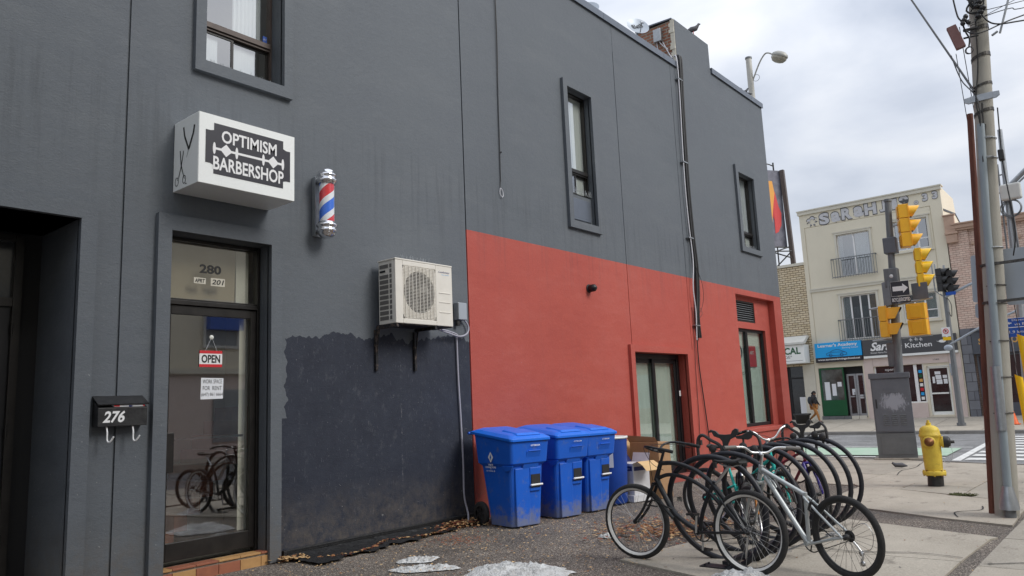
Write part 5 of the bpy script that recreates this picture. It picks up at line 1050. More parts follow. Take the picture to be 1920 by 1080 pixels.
        for s in (-1, 1):
            p = c0+V((0, s*-.13, 0))+cd*s; b = MB()
            for q in (-1, 1): b.box((p.x+q*.035-.006, p.y-.045, p.z-.010), (p.x+q*.035+.006, p.y+.045, p.z+.010))
            for q in (-1, 0, 1): b.box((p.x-.034, p.y+q*.038-.004, p.z-.008), (p.x+.034, p.y+q*.038+.004, p.z+.008))
            b.build('pedal', M_['alu'] if frame == 'silver' else M_['blackmetal'], t)
        b = MB()
        b.tube([(bb[0], -.045, bb[1]+.088), (0, -.045, R+.04)], .0045, 4); b.tube([(bb[0], -.045, bb[1]-.088), (.03, -.045, R-.045)], .0045, 4); b.build('chain', M_['blackmetal'], t)
        b = MB(); b.T = Matrix.Translation((0, -.045, R)) @ Matrix.Rotation(pi/2, 4, 'X')
        for q in range(4): b.lathe([(.0, q*.007-.012), (.048-q*.008, q*.007-.012), (.048-q*.008, q*.007-.008), (0, q*.007-.008)], 18)
        b.build('sprockets', M_['blackmetal'], t)
    return t, T
# black cruiser with whitewalls
cz_, cT = bicycle('black cruiser bicycle with whitewall tyres and curved frame, nearest the bins', (4.47, 6.34, 0), rad(172.5), 'bikeblack', wb=1.20, R=.352, tw=.030, ww=True, steer=rad(8), lean=rad(2),
    tubes=[([(.90, .90), (.72, .905), (.50, .845), (.32, .72), (.16, .53), (.05, .37)], .021), ([(.935, .76), (.80, .80), (.60, .775), (.40, .68), (.25, .55), (.05, .37)], .018), ([(.945, .76), (.87, .62), (.74, .44), (.50, .31)], .025), ([(.50, .31), (.44, .52), (.31, .76)], .019), ([(.33, .70, .0), (.20, .56, .04), (0, .352, .06)], .009), ([(.33, .70, .0), (.20, .56, -.04), (0, .352, -.06)], .009)],
    ht=((.885, .92), (.955, .74)), bb=(.50, .31), seat=((.15, .93), (.30, .74), 'rubber'), bar='cruiser', barmat='bikeblack', spoke='spoke', crank_a=-1.4, rake=[(.965, .71), (1.02, .60), (1.10, .46), (1.20, .352)])
b = MB(); b.tube([(.06, -.07, .34), (.16, -.16, .02)], .008, 6); b.build('kickstand', M_['alu'], cz_)
b = MB(); b.box((.70, -.045, .56), (.74, -.02, .60)); b.build('frame_clip', M_['chrome'], cz_)
# black cable lock on the cruiser
b = MB(); b.tube(smooth([(3.34, 6.55, .50), (3.50, 6.45, .56), (3.66, 6.40, .52), (3.72, 6.50, .46), (3.62, 6.58, .44), (3.48, 6.60, .48), (3.34, 6.55, .50)], 6), .007, 6); b.tube([(3.60, 6.42, .55), (3.74, 6.38, .42)], .016, 8); tag(b.build('cable_lock', M_['cableb']), 'thin black cable lock looped through the cruiser front wheel', 'lock')
# silver mountain bike without saddle
sv, sT = bicycle('silver mountain bicycle without a saddle, its rear wheel nearest the camera', (5.20, 6.60, 0), rad(160), 'silver', wb=1.05, R=.332, tw=.027, steer=rad(-22), lean=rad(-3),
    tubes=[([(.80, .83), (.36, .64)], .019), ([(.775, .77), (.40, .24)], .022), ([(.385, .24), (.355, .66)], .0165), ([(.36, .62, 0), (.33, .60, .03), (.0, .332, .06)], .010), ([(.36, .62, 0), (.33, .60, -.03), (.0, .332, -.06)], .010), ([(.80, .80), (.70, .74), (.66, .68)], .008)],
    ht=((.805, .87), (.785+.06, .74)), bb=(.39, .235), seat=None, bar='riser', barmat='alu', gripm='greygrip', spoke='darkspoke', crank_a=2.75, rim='blackmetal', barw=.36)
b = MB(); b.tube(smooth([(.0, -.05, .30), (-.05, -.06, .24), (-.08, -.06, .18), (-.06, -.06, .14)], 4), .010, 6); b.tube(smooth([(-.02, -.06, .40), (-.13, -.07, .44), (-.19, -.07, .36), (-.16, -.07, .25), (-.08, -.06, .22)], 6), .0035, 5)
for z_ in (.20, .12): b.T = Matrix.Translation((-.07, -.06, z_)) @ Matrix.Rotation(pi/2, 4, 'X'); b.lathe([(0, .006), (.022, .006), (.022, -.006), (0, -.006)], 12)
b.build('rear_derailleur', M_['alu'], sv)
b = MB(); [b.tube([(.27, s*.045, .60), (.30, s*.05, .53), (.28, s*.03, .50)], .012, 6) for s in (-1, 1)]; b.tube([(.27, -.045, .60), (.24, 0, .66), (.27, .045, .60)], .004, 5); b.build('rear_brake', M_['blackmetal'], sv)
b = MB(); b.tube(smooth([(.74, -.03, .72), (.60, -.05, .50), (.50, -.06, .50), (.42, -.07, .42), (.30, -.07, .36), (.20, -.06, .30)], 6), .006, 5); b.build('lock_cable', M_['cableb'], sv)
# teal bicycle
bicycle('teal bicycle with silver handlebar standing inside the rack hoops', (3.08, 8.42, 0), rad(-7), 'teal', wb=1.00, R=.34, tw=.026, steer=rad(-30), lean=rad(-2), rim='alu',
    tubes=[([(.83, .80), (.40, .46)], .016), ([(.86, .70), (.43, .30)], .018), ([(.43, .30), (.30, .72)], .016), ([(.37, .50, 0), (.34, .48, .03), (0, .34, .06)], .009), ([(.37, .50, 0), (.34, .48, -.03), (0, .34, -.06)], .009)],
    ht=((.83, .90), (.88, .68)), bb=(.43, .30), seat=((.22, .92), (.30, .72), 'rubber'), bar='high', barmat='alu', crank_a=.3, barw=.31)
# purple fork bicycle behind
bicycle('dark bicycle with a purple suspension fork, half hidden behind the silver one', (3.27, 9.95, -.02), rad(-38), 'maroon', fork='purple', wb=1.04, R=.335, tw=.027, steer=rad(-14), lean=rad(3),
    tubes=[([(.82, .82), (.36, .66)], .017), ([(.86, .72), (.42, .30)], .019), ([(.42, .30), (.33, .74)], .016), ([(.35, .64, 0), (.32, .62, .03), (0, .335, .06)], .009), ([(.35, .64, 0), (.32, .62, -.03), (0, .335, -.06)], .009)],
    ht=((.82, .86), (.87, .72)), bb=(.42, .30), seat=((.25, .88), (.33, .74), 'rubber'), bar='riser', barmat='blackmetal', susp=True, crank_a=.9)
# orange fork bicycle
bicycle('low bicycle with an orange fork seen through the rear wheel of the cruiser', (3.58, 8.34, 0), rad(-60), 'blackmetal', fork='bikeorange', wb=1.0, R=.325, tw=.024, steer=rad(-18), lean=rad(4), rim='alu',
    tubes=[([(.80, .66), (.38, .55)], .016), ([(.84, .60), (.42, .29)], .018), ([(.42, .29), (.34, .64)], .016), ([(.35, .56, 0), (.32, .54, .03), (0, .325, .06)], .009), ([(.35, .56, 0), (.32, .54, -.03), (0, .325, -.06)], .009)],
    ht=((.80, .72), (.85, .58)), bb=(.42, .29), seat=((.27, .80), (.34, .64), 'rubber'), bar='riser', barmat='blackmetal', crank_a=1.9, barw=.26)

for nm, lb, P_ in (('cable_lock', 'black chain lock sagging between the teal bicycle and a rack hoop', [(3.7, 8.3, .62), (3.85, 8.2, .48), (4.0, 8.15, .44), (4.15, 8.2, .60), (4.12, 8.3, .72), (3.95, 8.34, .70), (3.7, 8.3, .62)]), ('cable_lock', 'cable lock round the top tube of the silver bicycle', [(4.55, 6.8, .78), (4.62, 6.95, .62), (4.60, 7.15, .50), (4.52, 7.25, .66), (4.50, 7.1, .82), (4.55, 6.8, .78)]), ('cable_lock', 'lock loop on the dark bicycle with the purple fork', [(3.6, 9.6, .55), (3.75, 9.45, .42), (3.95, 9.35, .50), (3.9, 9.45, .66), (3.7, 9.6, .66), (3.6, 9.6, .55)])):
    b = MB(); b.tube(smooth(P_, 6), .010, 6); tag(b.build(nm, M_['cableb']), lb, 'lock')
# ------------------------------------------------------------ hydrant
hy = thing('fire_hydrant', 'yellow fire hydrant with a dark side cap hanging from a chain', 'hydrant', (4.385, 13.87, gz(13.87)), .2)
b = MB(); b.T = Matrix.Rotation(rad(3), 4, 'Y'); b.lathe([(.118, -.05), (.115, .19)], 20); b.build('base_barrel', M_['blackmetal'], hy)
b = MB(); b.lathe([(.12, .175), (.165, .18), (.17, .20), (.17, .235), (.165, .245), (.13, .25)], 20)
b.build('flange', M_['yellow'], hy)
for k in range(8): a = 2*pi*k/8; b = MB(); b.cyl((.15*cos(a), .15*sin(a), .165), (.15*cos(a), .15*sin(a), .262), .013, 6); b.build('flange_bolt', M_['hplate'] if k % 2 else M_['yellow'], hy)
b = MB(); b.lathe([(.128, .24), (.132, .30), (.138, .50), (.142, .70), (.148, .78), (.16, .79), (.162, .82), (.15, .83), (.148, .88), (.13, .925), (.09, .955), (.04, .97), (0, .972)], 24); b.build('barrel', M_['yellow'], hy)
b = MB(); b.cyl((0, 0, .96), (0, 0, 1.01), .04, 12); b.cyl((0, 0, 1.0), (0, 0, 1.05), .022, 5); b.build('operating_nut', M_['yellow'], hy)
b = MB(); b.T = Matrix.Translation((0, 0, .70)) @ Matrix.Rotation(pi/2, 4, 'Y'); b.lathe([(.07, .10), (.075, .15), (.09, .16), (.09, .185)], 18); b.build('side_nozzle', M_['yellow'], hy)
b = MB(); b.T = Matrix.Translation((0, 0, .70)) @ Matrix.Rotation(pi/2, 4, 'Y'); b.lathe([(.09, .18), (.092, .19), (.088, .25), (.06, .28), (.025, .285), (.025, .335), (0, .336)], 18); b.build('nozzle_cap', M_['blackmetal'], hy)
b = MB(); b.T = Matrix.Translation((-.02, 0, .71)) @ Matrix.Rotation(pi/2, 4, 'X'); b.lathe([(.09, .09), (.095, .14), (.085, .165), (.06, .17)], 18); b.build('front_nozzle', M_['yellow'], hy)
b = MB(); b.T = Matrix.Translation((-.02, 0, .71)) @ Matrix.Rotation(pi/2, 4, 'X'); b.lathe([(.072, .165), (.07, .185), (.03, .19), (.028, .225), (0, .226)], 16); b.build('nozzle_cap', M_['hplate'], hy)
b = MB(); ch_ = smooth([(.26, 0, .66), (.29, -.01, .56), (.275, -.02, .46), (.24, -.03, .385), (.19, -.03, .37), (.15, -.02, .40)], 6)
for p, q in zip(ch_[::2], ch_[1::2]): b.torus((p+q)/2, (q-p).cross(V((0, 0, 1) if len(b.f) % 2 else (0, 1, 0))), .012, .0035, 8, 4)
b.build('chain', M_['steel'], hy)
for pg in ((5.02, 18.2),):
    b = MB(); b.tube([(0, -.12, .05), (0, -.02, .07), (0, .10, .07), (0, .16, .12)], [.01, .05, .045, .02], 8); po = b.build('pigeon', M_['pigeon']); po.location = (3.1, 17.2, gz(17.2)); po.rotation_euler.z = 1.9; tag(po, 'grey pigeon crouching on the ground right of the hydrant', 'bird')

# ------------------------------------------------------------ signal control cabinet
cab = thing('control_cabinet', 'tall grey roadside cabinet with scrubbed white graffiti standing on the corner', 'cabinet', (2.07, 19.55, -.14), rad(12)); cab.scale = (.965, .75, 1)
b = MB(); b.box((-.10, -.12, -.05), (1.30, .75, .045)); b.build('concrete_plinth', M_['concrete2'], cab, bevel=.02)
b = MB(); b.box((0, 0, .045), (.86, .60, .62)); b.build('lower_body', M_['cabinetlow'], cab, bevel=.008)
b = MB(); b.box((.002, -.012, .63), (.858, .60, 1.90)); b.build('upper_body', M_['cabinet'], cab, bevel=.008)
b = MB(); b.box((-.03, -.05, 1.90), (.89, .64, 2.03)); b.build('cap', M_['cabinet'], cab, bevel=.012)
b = MB(); b.box((.03, -.024, .66), (.83, -.012, 1.88)); dro = b.build('door', M_['graf'], cab, bevel=.005)
b = MB(); b.box((.10, -.012, .12), (.76, -.001, .54)); b.build('lower_panel', M_['cabinetlow'], cab, bevel=.004)
b = MB(); b.box((.28, -.032, 1.56), (.62, -.024, 1.66)); b.build('label_plate', M_['cabinet'], dro, bevel=.003)
b = MB(); b.box((.07, -.045, 1.20), (.10, -.024, 1.42)); b.build('door_handle', M_['blackmetal'], dro, bevel=.004)
for k in range(3):
    b = MB()
    for q in range(6): b.hexa([(.20+k*.19, -.024, .80+q*.045), (.33+k*.19, -.024, .80+q*.045), (.33+k*.19, -.020, .80+q*.045), (.20+k*.19, -.020, .80+q*.045), (.20+k*.19, -.040, .812+q*.045), (.33+k*.19, -.040, .812+q*.045), (.33+k*.19, -.020, .825+q*.045), (.20+k*.19, -.020, .825+q*.045)])
    o = b.build('vent_louvres', M_['cabinetlow'], dro); o['kind'] = 'stuff'
b = MB()
for i in range(20):
    z = .15+R_()*1.5; b.box((.860, .1+R_()*.3, z), (.8615, .14+R_()*.3, z+.02))
b.build('side_rivets', M_['cabinetlow'], cab)['kind'] = 'stuff'

# ------------------------------------------------------------ signal pole
sp = thing('signal_pole', 'grey steel traffic signal pole rising behind the roadside cabinet', 'pole', (2.46, 20.24, -.15))
def lp(z): return .0575*(z)*.83      # slight lean
PX = lambda z: (.052*z, 0, z)
b = MB(); b.tube([PX(0), PX(2), PX(3.6)], [.11, .105, .10], 14); b.tube([PX(3.6), PX(6.30)], [.085, .075], 14); b.build('shaft', M_['greypole'], sp)
b = MB(); b.tube([PX(6.30), PX(6.36)], .095, 12); b.build('pole_cap', M_['greypole'], sp)
b = MB(); c = PX(5.2); b.box((c[0]-.15, -.13, 4.98), (c[0]+.15, .13, 5.38)); b.build('clamp_box', M_['cabinet'], sp, bevel=.02)
b = MB(); c = PX(4.38); b.box((c[0]-.16, -.17, 4.13), (c[0]+.15, .06, 4.60)); jo = b.build('terminal_box', M_['greypole'], sp, bevel=.015); b = MB(); b.T = Matrix.Translation((c[0]+.01, -.17, 4.40)) @ Matrix.Rotation(pi/2, 4, 'X'); b.lathe([(0, .006), (.04, .005), (.045, 0)], 14); b.build('round_sticker', M_['whitevinyl'], jo)
b = MB(); b.tube([(.0, 0, 3.68), (1.05, -.02, 3.78)], .028, 8); b.tube([(-.40, 0, 3.66), (0, 0, 3.68)], .025, 8); b.build('mounting_arm', M_['steel'], sp); b = MB(); b.tube([(-.4, 0, 2.86), (.95, 0, 2.90)], .022, 8); b.build('mounting_arm', M_['steel'], sp); b = MB(); b.tube(smooth([(.27, 0, 5.45), (.34, -.0, 5.62), (.46, 0, 5.68), (.58, 0, 5.62)], 5), .024, 8); b.build('mounting_arm', M_['steel'], sp)
b = MB(); b.box((PX(2.9)[0]-.24, -.08, 2.20), (PX(2.9)[0]-.02, .10, 2.78)); b.build('push_button_box', M_['greypole'], sp, bevel=.02)
def signal(label, loc, n, rz, m='sigyellow', h=.345, w=.32, d=.22, visor=.28, s=1, vb=None, grp='yellow traffic signal heads on the grey pole', square=False):
    """local: lenses face +x"""
    t = thing('traffic_signal', label, 'traffic signal', loc, rz, grp); vm = M_[m]
    for i in range(n):
        z = -(i+1)*h*s
        b = MB(); b.box((-d*s, -w/2*s, z+.006), (0, w/2*s, z+h*s-.006)); b.box((-d*s-.02, -w*.3*s, z+.04*s), (-d*s, w*.3*s, z+h*s-.05*s)); so_ = b.build('signal_section', vm, t, bevel=.018)
        b = MB(); b.T = Matrix.Translation((0, 0, z+h*s/2)) @ Matrix.Rotation(pi/2, 4, 'Y'); b.lathe([(0, .02), (.08*s, .015), (.125*s, 0)], 18); b.build('lens', M_['darkglass'], so_)
        if square:
            zz = z+h*s/2; a = .135*s; L_ = visor*s
            for mm, e in ((M_[m], 0), (M_['dark'], -.005)):
                b = MB(); y0 = a+e; b.add([(0, -y0, zz+y0), (L_, -y0, zz+y0), (L_*.55, -y0, zz-y0), (0, -y0, zz-y0), (0, y0, zz+y0), (L_, y0, zz+y0), (L_*.55, y0, zz-y0), (0, y0, zz-y0)], [(0, 1, 2, 3), (4, 7, 6, 5), (0, 4, 5, 1)]); b.build('visor', mm, so_)
        else:
            for mm, rr in ((vm, .150*s), (M_['dark'], .145*s)):
                b = MB(); n_ = 18; vs_ = []
                for k in range(n_+1):
                    a = -pi*.32+ (pi+2*pi*.32)*k/n_; ln = visor*s*(1-.68*(1-(sin(a)+.85)/1.85)); y_, z_ = rr*cos(a), z+h*s/2+rr*sin(a)
                    vs_ += [(0, y_, z_), (max(.05*s, ln), y_, z_-.02*s)]
                b.add(vs_, [(2*k, 2*k+2, 2*k+3, 2*k+1) for k in range(n_)], True); b.build('visor', mm, so_)
    b = MB(); b.box((.0, -w/2*s-.012, -n*h*s), (.012, -w/2*s, 0)); b.box((.0, w/2*s, -n*h*s), (.012, w/2*s+.012, 0)); b.build('backing_edge', vm, t)
    return t
signal('upper yellow three section traffic signal with its visors pointing right', (3.20, 20.2, 5.98), 3, rad(22), h=.355)
signal('brighter yellow lower three section signal with black lined visors under the first', (3.34, 20.35, 4.88), 3, rad(14), 'sigyellow2', h=.32, w=.30, d=.13, visor=.26)
signal('two section yellow pedestrian signal with square visors left of the pole', (2.50, 20.1, 3.53), 2, rad(6), h=.385, w=.40, d=.17, visor=.32, square=True)
signal('two section yellow signal seen from behind, right of the pole', (3.20, 20.00, 3.50), 2, rad(88), h=.385, w=.40, d=.22, visor=.2)
# one way sign
ow = thing('one_way_sign', 'black sign with a white arrow and BICYCLES EXCEPTED beneath it', 'sign', (2.68, 19.93, 3.56), rad(8)); ow.scale = (.88, 1, .88)
b = MB(); b.box((0, 0, .19), (.46, .006, .60)); b.box((-.02, .0, 0), (.46, .006, .18)); pn = b.build('sign_plate', M_['signblack'], ow)
b = MB(); b.prism([(.05, -.001, .33), (.30, -.001, .33), (.30, -.001, .27), (.43, -.001, .40), (.30, -.001, .53), (.30, -.001, .46), (.05, -.001, .46)], (0, -.002, 0)); b.build('white_arrow', M_['whitevinyl'], pn)
text('sign_lettering', 'BICYCLES', M_['whitevinyl'], pn, (.115, -.002, .09), (1, 0, 0), (0, 0, 1), .10, .21, bold=.02); text('sign_lettering', 'EXCEPTED', M_['whitevinyl'], pn, (.34, -.002, .09), (1, 0, 0), (0, 0, 1), .10, .22, bold=.02)
b = MB(); e = .008
for a_, c_ in (((0, .595), (.46, .60)), ((0, .19), (.46, .195)), ((0, .19), (.005, .60)), ((.455, .19), (.46, .60))): b.box((a_[0], -.0015, a_[1]), (c_[0], 0, c_[1]))
b.build('white_border', M_['whitevinyl'], pn)
ow2 = thing('sign_back', 'grey back of the angled twin sign fixed behind the one way arrow', 'sign', (2.66, 19.95, 3.54), rad(125)); b = MB(); b.box((0, 0, 0), (.45, .006, .60)); b.build('sign_plate', M_['cabinet'], ow2)
ow3 = thing('sign_back', 'dark rounded sign back behind the right side of the one way sign', 'sign', (3.08, 20.2, 3.62), rad(-5)); b = MB(); b.box((0, 0, 0), (.36, .01, .40)); b.build('sign_plate', M_['cabinet'], ow3, bevel=.05)

# ------------------------------------------------------------ concrete utility pole and what hangs on it
up = thing('utility_pole', 'leaning concrete utility pole with rusty and grey pipes strapped to it at the right', 'utility pole', (5.745, 10.74, gz(10.74)))
K = (.0703, .008)
UP = lambda z, dx=0, dy=0: (K[0]*z+dx, K[1]*z+dy, z)
b = MB(); b.tube([UP(-.1), UP(2.5), UP(5), UP(7), UP(10.5)], [.128, .118, .105, .097, .085], 12, flat=False); b.build('shaft', M_['pole'], up)
b = MB(); b.tube([(-.165, .12, 0), (.05, .16, 3.0), (.175, .20, 4.98)], [.040, .038, .036], 12); b.build('rusty_pipe', M_['rust'], up)
b = MB(); b.tube([(.055, -.165, .12), (.10, -.14, 1.2), (.235, -.125, 3.6), (.31, -.115, 4.72)], [.045, .047, .044, .042], 14); b.build('grey_pipe', M_['pvc'], up)
b = MB(); b.tube([(.085, -.155, 1.0), (.11, -.15, 1.75)], [.056, .056], 14); b.build('pipe_sleeve', M_['steel'], up); b = MB(); b.tube([(.055, -.165, .10), (.055, -.165, .16), (.062, -.16, .36)], [.105, .10, .055], 8); b.build('steel_shroud', M_['steel'], up)
b = MB(); b.tube([(.055, -.165, -.03), (.055, -.165, .14)], .06, 10); b.build('pipe_foot', M_['greypole'], up)
def strap(z, h=.05, m='bandblack', tilt=.0, r=None):
    b = MB(); rr = r or (.128-.0043*z+.006); c = V(UP(z)); n = 22
    for i in range(n):
        a0, a1 = 2*pi*i/n, 2*pi*(i+1)/n; b.quad(*[(c.x+rr*cos(a), c.y+rr*sin(a), c.z+dz+tilt*cos(a)*rr) for a, dz in ((a0, -h/2), (a1, -h/2), (a1, h/2), (a0, h/2))])
    return b.build('strap', M_[m], up)
for z, h in ((5.98, .05), (5.62, .045), (5.24, .03), (4.90, .04)): strap(z, h, tilt=.25)
for z in (4.55, 4.30, 3.18, 2.72, 2.50, 2.05, 1.62, 1.2): 
    b = MB(); c = V(UP(z)); rr = .128-.0043*z+.008; n = 16; p = []
    for i in range(n+1): a = -2.4+i/n*(2*pi-1.4)-.0; p.append(c+V((rr*cos(a+.3), rr*sin(a+.3), .0)))
    b.tube(p, .006, 5); gx = .10+.056*(z-1.2); b.tube([c+V((gx-.07*z-.06, -.10, 0)), V((gx-.02, -.19+.012*z, z)), V((gx+.06, -.185+.012*z, z)), c+V((.09, -.10, 0))], .006, 5); b.build('pipe_clamp', M_['steel'] if z > 3 else M_['bandblack'], up)
b = MB(); c = V(UP(5.07)); 
for s in (-1, 1): b.prism([c+V((s*.04, -.115, -.045)), c+V((s*.15, -.115, -.045)), c+V((s*.19, -.115, -.02)), c+V((s*.19, -.115, .035)), c+V((s*.14, -.115, .04)), c+V((s*.04, -.115, .045))], (0, .02, 0))
b.box(c+V((-.12, -.118, -.04)), c+V((.12, -.10, .045))); b.build('pole_band_bracket', M_['steel'], up, bevel=.004)
b = MB(); b.tube(smooth([UP(5.0, .0, -.12), UP(4.6, .0, -.13), UP(4.9, -.05, -.13), UP(5.1, -.06, -.12), UP(5.5, -.02, -.115), UP(6.1, -.02, -.11)], 5), .008, 5); b.tube(smooth([UP(4.72, .02, -.12), UP(4.3, -.02, -.125)], 2), .01, 5); b.tube(smooth([(.5, -.05, 4.9), (.47, -.03, 4.2), (.5, -.08, 3.4), (.44, -.06, 3.05)], 5), .008, 5); b.build('pole_cable', M_['cableb'], up)
b = MB(); b.box((.44, -.12, 4.22), (.50, -.04, 4.36)); b.build('small_black_sensor', M_['blackmetal'], up, bevel=.012)
for z, e in ((2.98, (5.95, 10.3)), (2.52, (5.98, 10.2))):
    b = MB(); c = V(UP(z)); b.tube([c+V((-.12, -.03, 0)), c+V((-.02, -.13, 0)), c+V((.10, -.11, .0)), c+V((.42, -.06, .01+.0)), c+V((.62, -.02, -.03 if z < 2.9 else .02))], .022, 4, flat=True); b.build('sign_mount_band', M_['bandblack'], up)
tf = thing('pole_transformer', 'faded maroon box hanging beside the utility pole from a cable', 'electrical box', (5.98, 10.52, 5.68), .2)
b = MB(); b.T = Matrix.Rotation(rad(-14), 4, 'Y'); b.box((-.055, -.03, 0), (.055, .03, .32)); b.build('box_body', M_['transf'], tf, bevel=.008)
b = MB(); b.torus((.08, 0, -.05), (.3, 1, 0), .045, .006, 18, 5); b.torus((.085, -.01, -.055), (.1, 1, .2), .038, .005, 18, 5); b.tube(smooth([(.08, 0, -.01), (.10, 0, .1), (.07, 0, .2), (.04, -.03, .33), (.0, 0, .5), (-.03, 0, 1.2), (-.02, 0, 2.6)], 5), .010, 6); b.build('cable_loops', M_['cableb'], tf)
b = MB(); [b.ell((.05+.02*i, -.04, .30+.04*(i % 3)), (.03, .03, .035), 8, 5) for i in range(4)]; b.tube([(.05, 0, .22), (.2, .05, .24)], .02, 6); b.tube([(.04, 0, .12), (.2, .05, .14)], .012, 6); b.build('insulator_clamps', M_['blackmetal'], tf)
wr = thing('overhead_wires', 'black overhead wires meeting in a tangle at the utility pole top', 'wires')
def wire(pts, r=.008, k=8): b = MB(); b.tube(smooth(pts, k), r, 5, caps=False); b.build('wire', M_['cableb'], wr)
wire([(-.6, 27.4, 23.3), (5.10, 13.0, 7.7), (5.86, 11.08, 5.62), (6.04, 10.62, 5.12)], .014); wire([(5.75, 11.36, 5.95), (5.86, 11.1, 5.48), (6.06, 10.62, 5.0), (6.04, 10.6, 4.5), (6.03, 10.58, 4.2)], .008)
wire([(6.05, 10.5, 5.90), (6.12, 10.45, 5.80), (6.25, 10.5, 5.80), (6.6, 10.9, 6.02), (7.5, 12, 6.5), (12, 18, 9)], .009); wire([(6.22, 10.6, 6.1), (6.35, 10.6, 5.9), (6.7, 10.9, 5.94), (7.6, 12, 6.2), (12, 18, 8.2)], .010)
wire([(6.25, 10.65, 6.05), (6.5, 10.8, 6.12), (7.2, 11.6, 6.4), (12, 18, 9.2)], .006); wire([(6.27, 10.7, 6.16), (6.9, 11.3, 6.36), (12, 18, 8.9)], .005); wire([(6.24, 10.7, 6.02), (6.6, 10.9, 6.26), (12, 15, 9.4)], .004)
for i in range(9): wire([(6.18+random.uniform(-.07, .10), 10.62+random.uniform(-.05, .05), 5.95+R_()*.25), (6.18+random.uniform(-.1, .12), 10.60, 6.15+R_()*.2), (6.18+random.uniform(-.1, .1), 10.62, 6.4+R_()*.25), (6.15+random.uniform(-.1, .05), 10.65, 7.3)], random.uniform(.006, .014), 5)
b = MB(); b.tube([(6.9, 11.3, 6.36), (6.72, 11.13, 6.29)], .014, 6); b.build('splice_sleeve', M_['steel'], wr)
b = MB(); [b.ell((6.20+.03*(i % 3), 10.58, 6.05+.045*i), (.04, .04, .035), 8, 5) for i in range(5)]; b.build('terminal_cluster', M_['blackmetal'], wr)
b = MB(); b.tube([(6.38, 10.75, 5.82), (6.62, 10.8, 6.55)], .014, 6); b.tube([(6.36, 10.72, 5.84), (6.3, 10.7, 5.80)], .014, 6); b.build('brace_rod', M_['steel'], wr)
# big sign backs on the pole
def plate(label, loc, rz, w_, h, ang=0, m='signback', cat='sign', bev=.03):
    t = thing('road_sign_back', label, cat, loc, rz, 'backs of road signs strapped to the utility pole'); b = MB(); b.T = Matrix.Rotation(ang, 4, 'Y')
    cr = .03; pts = []
    for (sx, sz, a0) in ((w_-cr, h-cr, 0), (cr, h-cr, pi/2), (cr, cr, pi), (w_-cr, cr, 3*pi/2)):
        for k in range(5): a = a0+pi/2*k/4; pts.append((sx+cr*cos(a), 0, sz+cr*sin(a)))
    b.prism(pts, (0, .004, 0)); b.build('sign_plate', M_[m], t); return t
plate('upper grey sign back sticking out left of the utility pole', (5.655, 11.02, 2.54), rad(0), .30, .60, rad(4)); plate('small grey sign back just below the left hand one', (5.66, 11.02, 2.34), 0, .28, .18, rad(4)); plate('large grey sign back right of the utility pole behind the strap', (6.02, 10.98, 2.46), rad(0), .60, .70, rad(2))

# ------------------------------------------------------------ light pole at right with antenna, pole behind the corner
lp2 = thing('steel_light_pole', 'slim galvanised pole with a side arm and antenna behind the utility pole', 'light pole', (4.86, 20.0, -.15))
b = MB(); Q = lambda z: (.0, 0, z); b.tube([(.22, 0, 0), (.40, 0, 3.9), (.49, 0, 7.42)], [.09, .075, .05], 12); b.build('shaft', M_['steel'], lp2)
b = MB(); b.tube([(.30, -.1, 4.4), (.36, -.1, 6.6)], .02, 6); b.tube([(.52, -.05, 4.4), (.50, -.05, 6.0)], .025, 6); b.tube([(.24, 0, 5.95), (.5, 0, 5.98)], .02, 6); b.tube([(.24, 0, 6.35), (.45, 0, 6.38)], .016, 6); b.build('side_conduit', M_['greypole'], lp2)
b = MB(); b.tube([(.42, -.05, 5.98), (1.2, -.2, 6.62)], .055, 8); b.tube([(.42, -.05, 5.88), (1.2, -.2, 6.48)], .02, 6); b.build('side_arm', M_['steel'], lp2)
b = MB(); b.box((.34, -.22, 5.72), (.74, -.08, 6.10)); b.build('flat_antenna', M_['offwhite'], lp2, bevel=.05, seg=4)
b = MB(); [b.torus((.50+.01*i, -.16, 5.54), (.1*i, 1, 0), .20-.015*i, .012, 26, 5) for i in range(3)]; b.build('coiled_cable', M_['cablew'] if False else M_['greypole'], lp2)
sl = thing('street_light', 'pale street light pole with a curved arm and lamp rising above the roof corner', 'street light', (-.80, 21.30, -.16))
b = MB(); b.tube([(0, 0, 0), (0, 0, 6), (.02, 0, 11.72)], [.13, .11, .085], 12); b.build('shaft', M_['lightpole'], sl); b = MB(); b.tube([(.02, 0, 11.71), (.02, 0, 11.76)], .10, 12); b.build('pole_cap', M_['greypole'], sl)
b = MB(); b.tube(smooth([(.06, 0, 10.95), (.32, 0, 11.45), (.50, 0, 11.68), (.62, 0, 11.70), (.76, 0, 11.60)], 6), .022, 8); b.build('curved_arm', M_['lampgrey'], sl)
b = MB(); b.torus((.20, 0, 11.05), (0, 1, 0), .10, .006, 18, 5); b.tube([(.08, 0, 10.4), (.085, 0, 11.3)], .01, 5); b.build('stray_cable', M_['cableb'], sl)
b = MB(); b.T = Matrix.Translation((.96, -.02, 11.48)) @ Matrix.Rotation(rad(28), 4, 'Y') @ Matrix.Scale(1.35, 4, (1, 0, 0)); b.lathe([(0, .13), (.10, .12), (.17, .06), (.19, 0), (.185, -.02)], 16); lh = b.build('lamp_housing', M_['lampgrey'], sl)
b = MB(); b.T = Matrix.Translation((.96, -.02, 11.48)) @ Matrix.Rotation(rad(28), 4, 'Y') @ Matrix.Scale(1.35, 4, (1, 0, 0)); b.lathe([(.18, -.01), (.175, -.09), (.13, -.17), (.07, -.20), (0, -.205)], 12, smooth=False); b.build('lamp_lens', M_['lens'], lh)
for z, h in ((2.25, .18), (1.55, .16), (2.02, .03)): b = MB(); b.tube([(0, 0, z), (0, 0, z+h)], .135, 12); b.build('red_band', M_['redpaint'], sl)
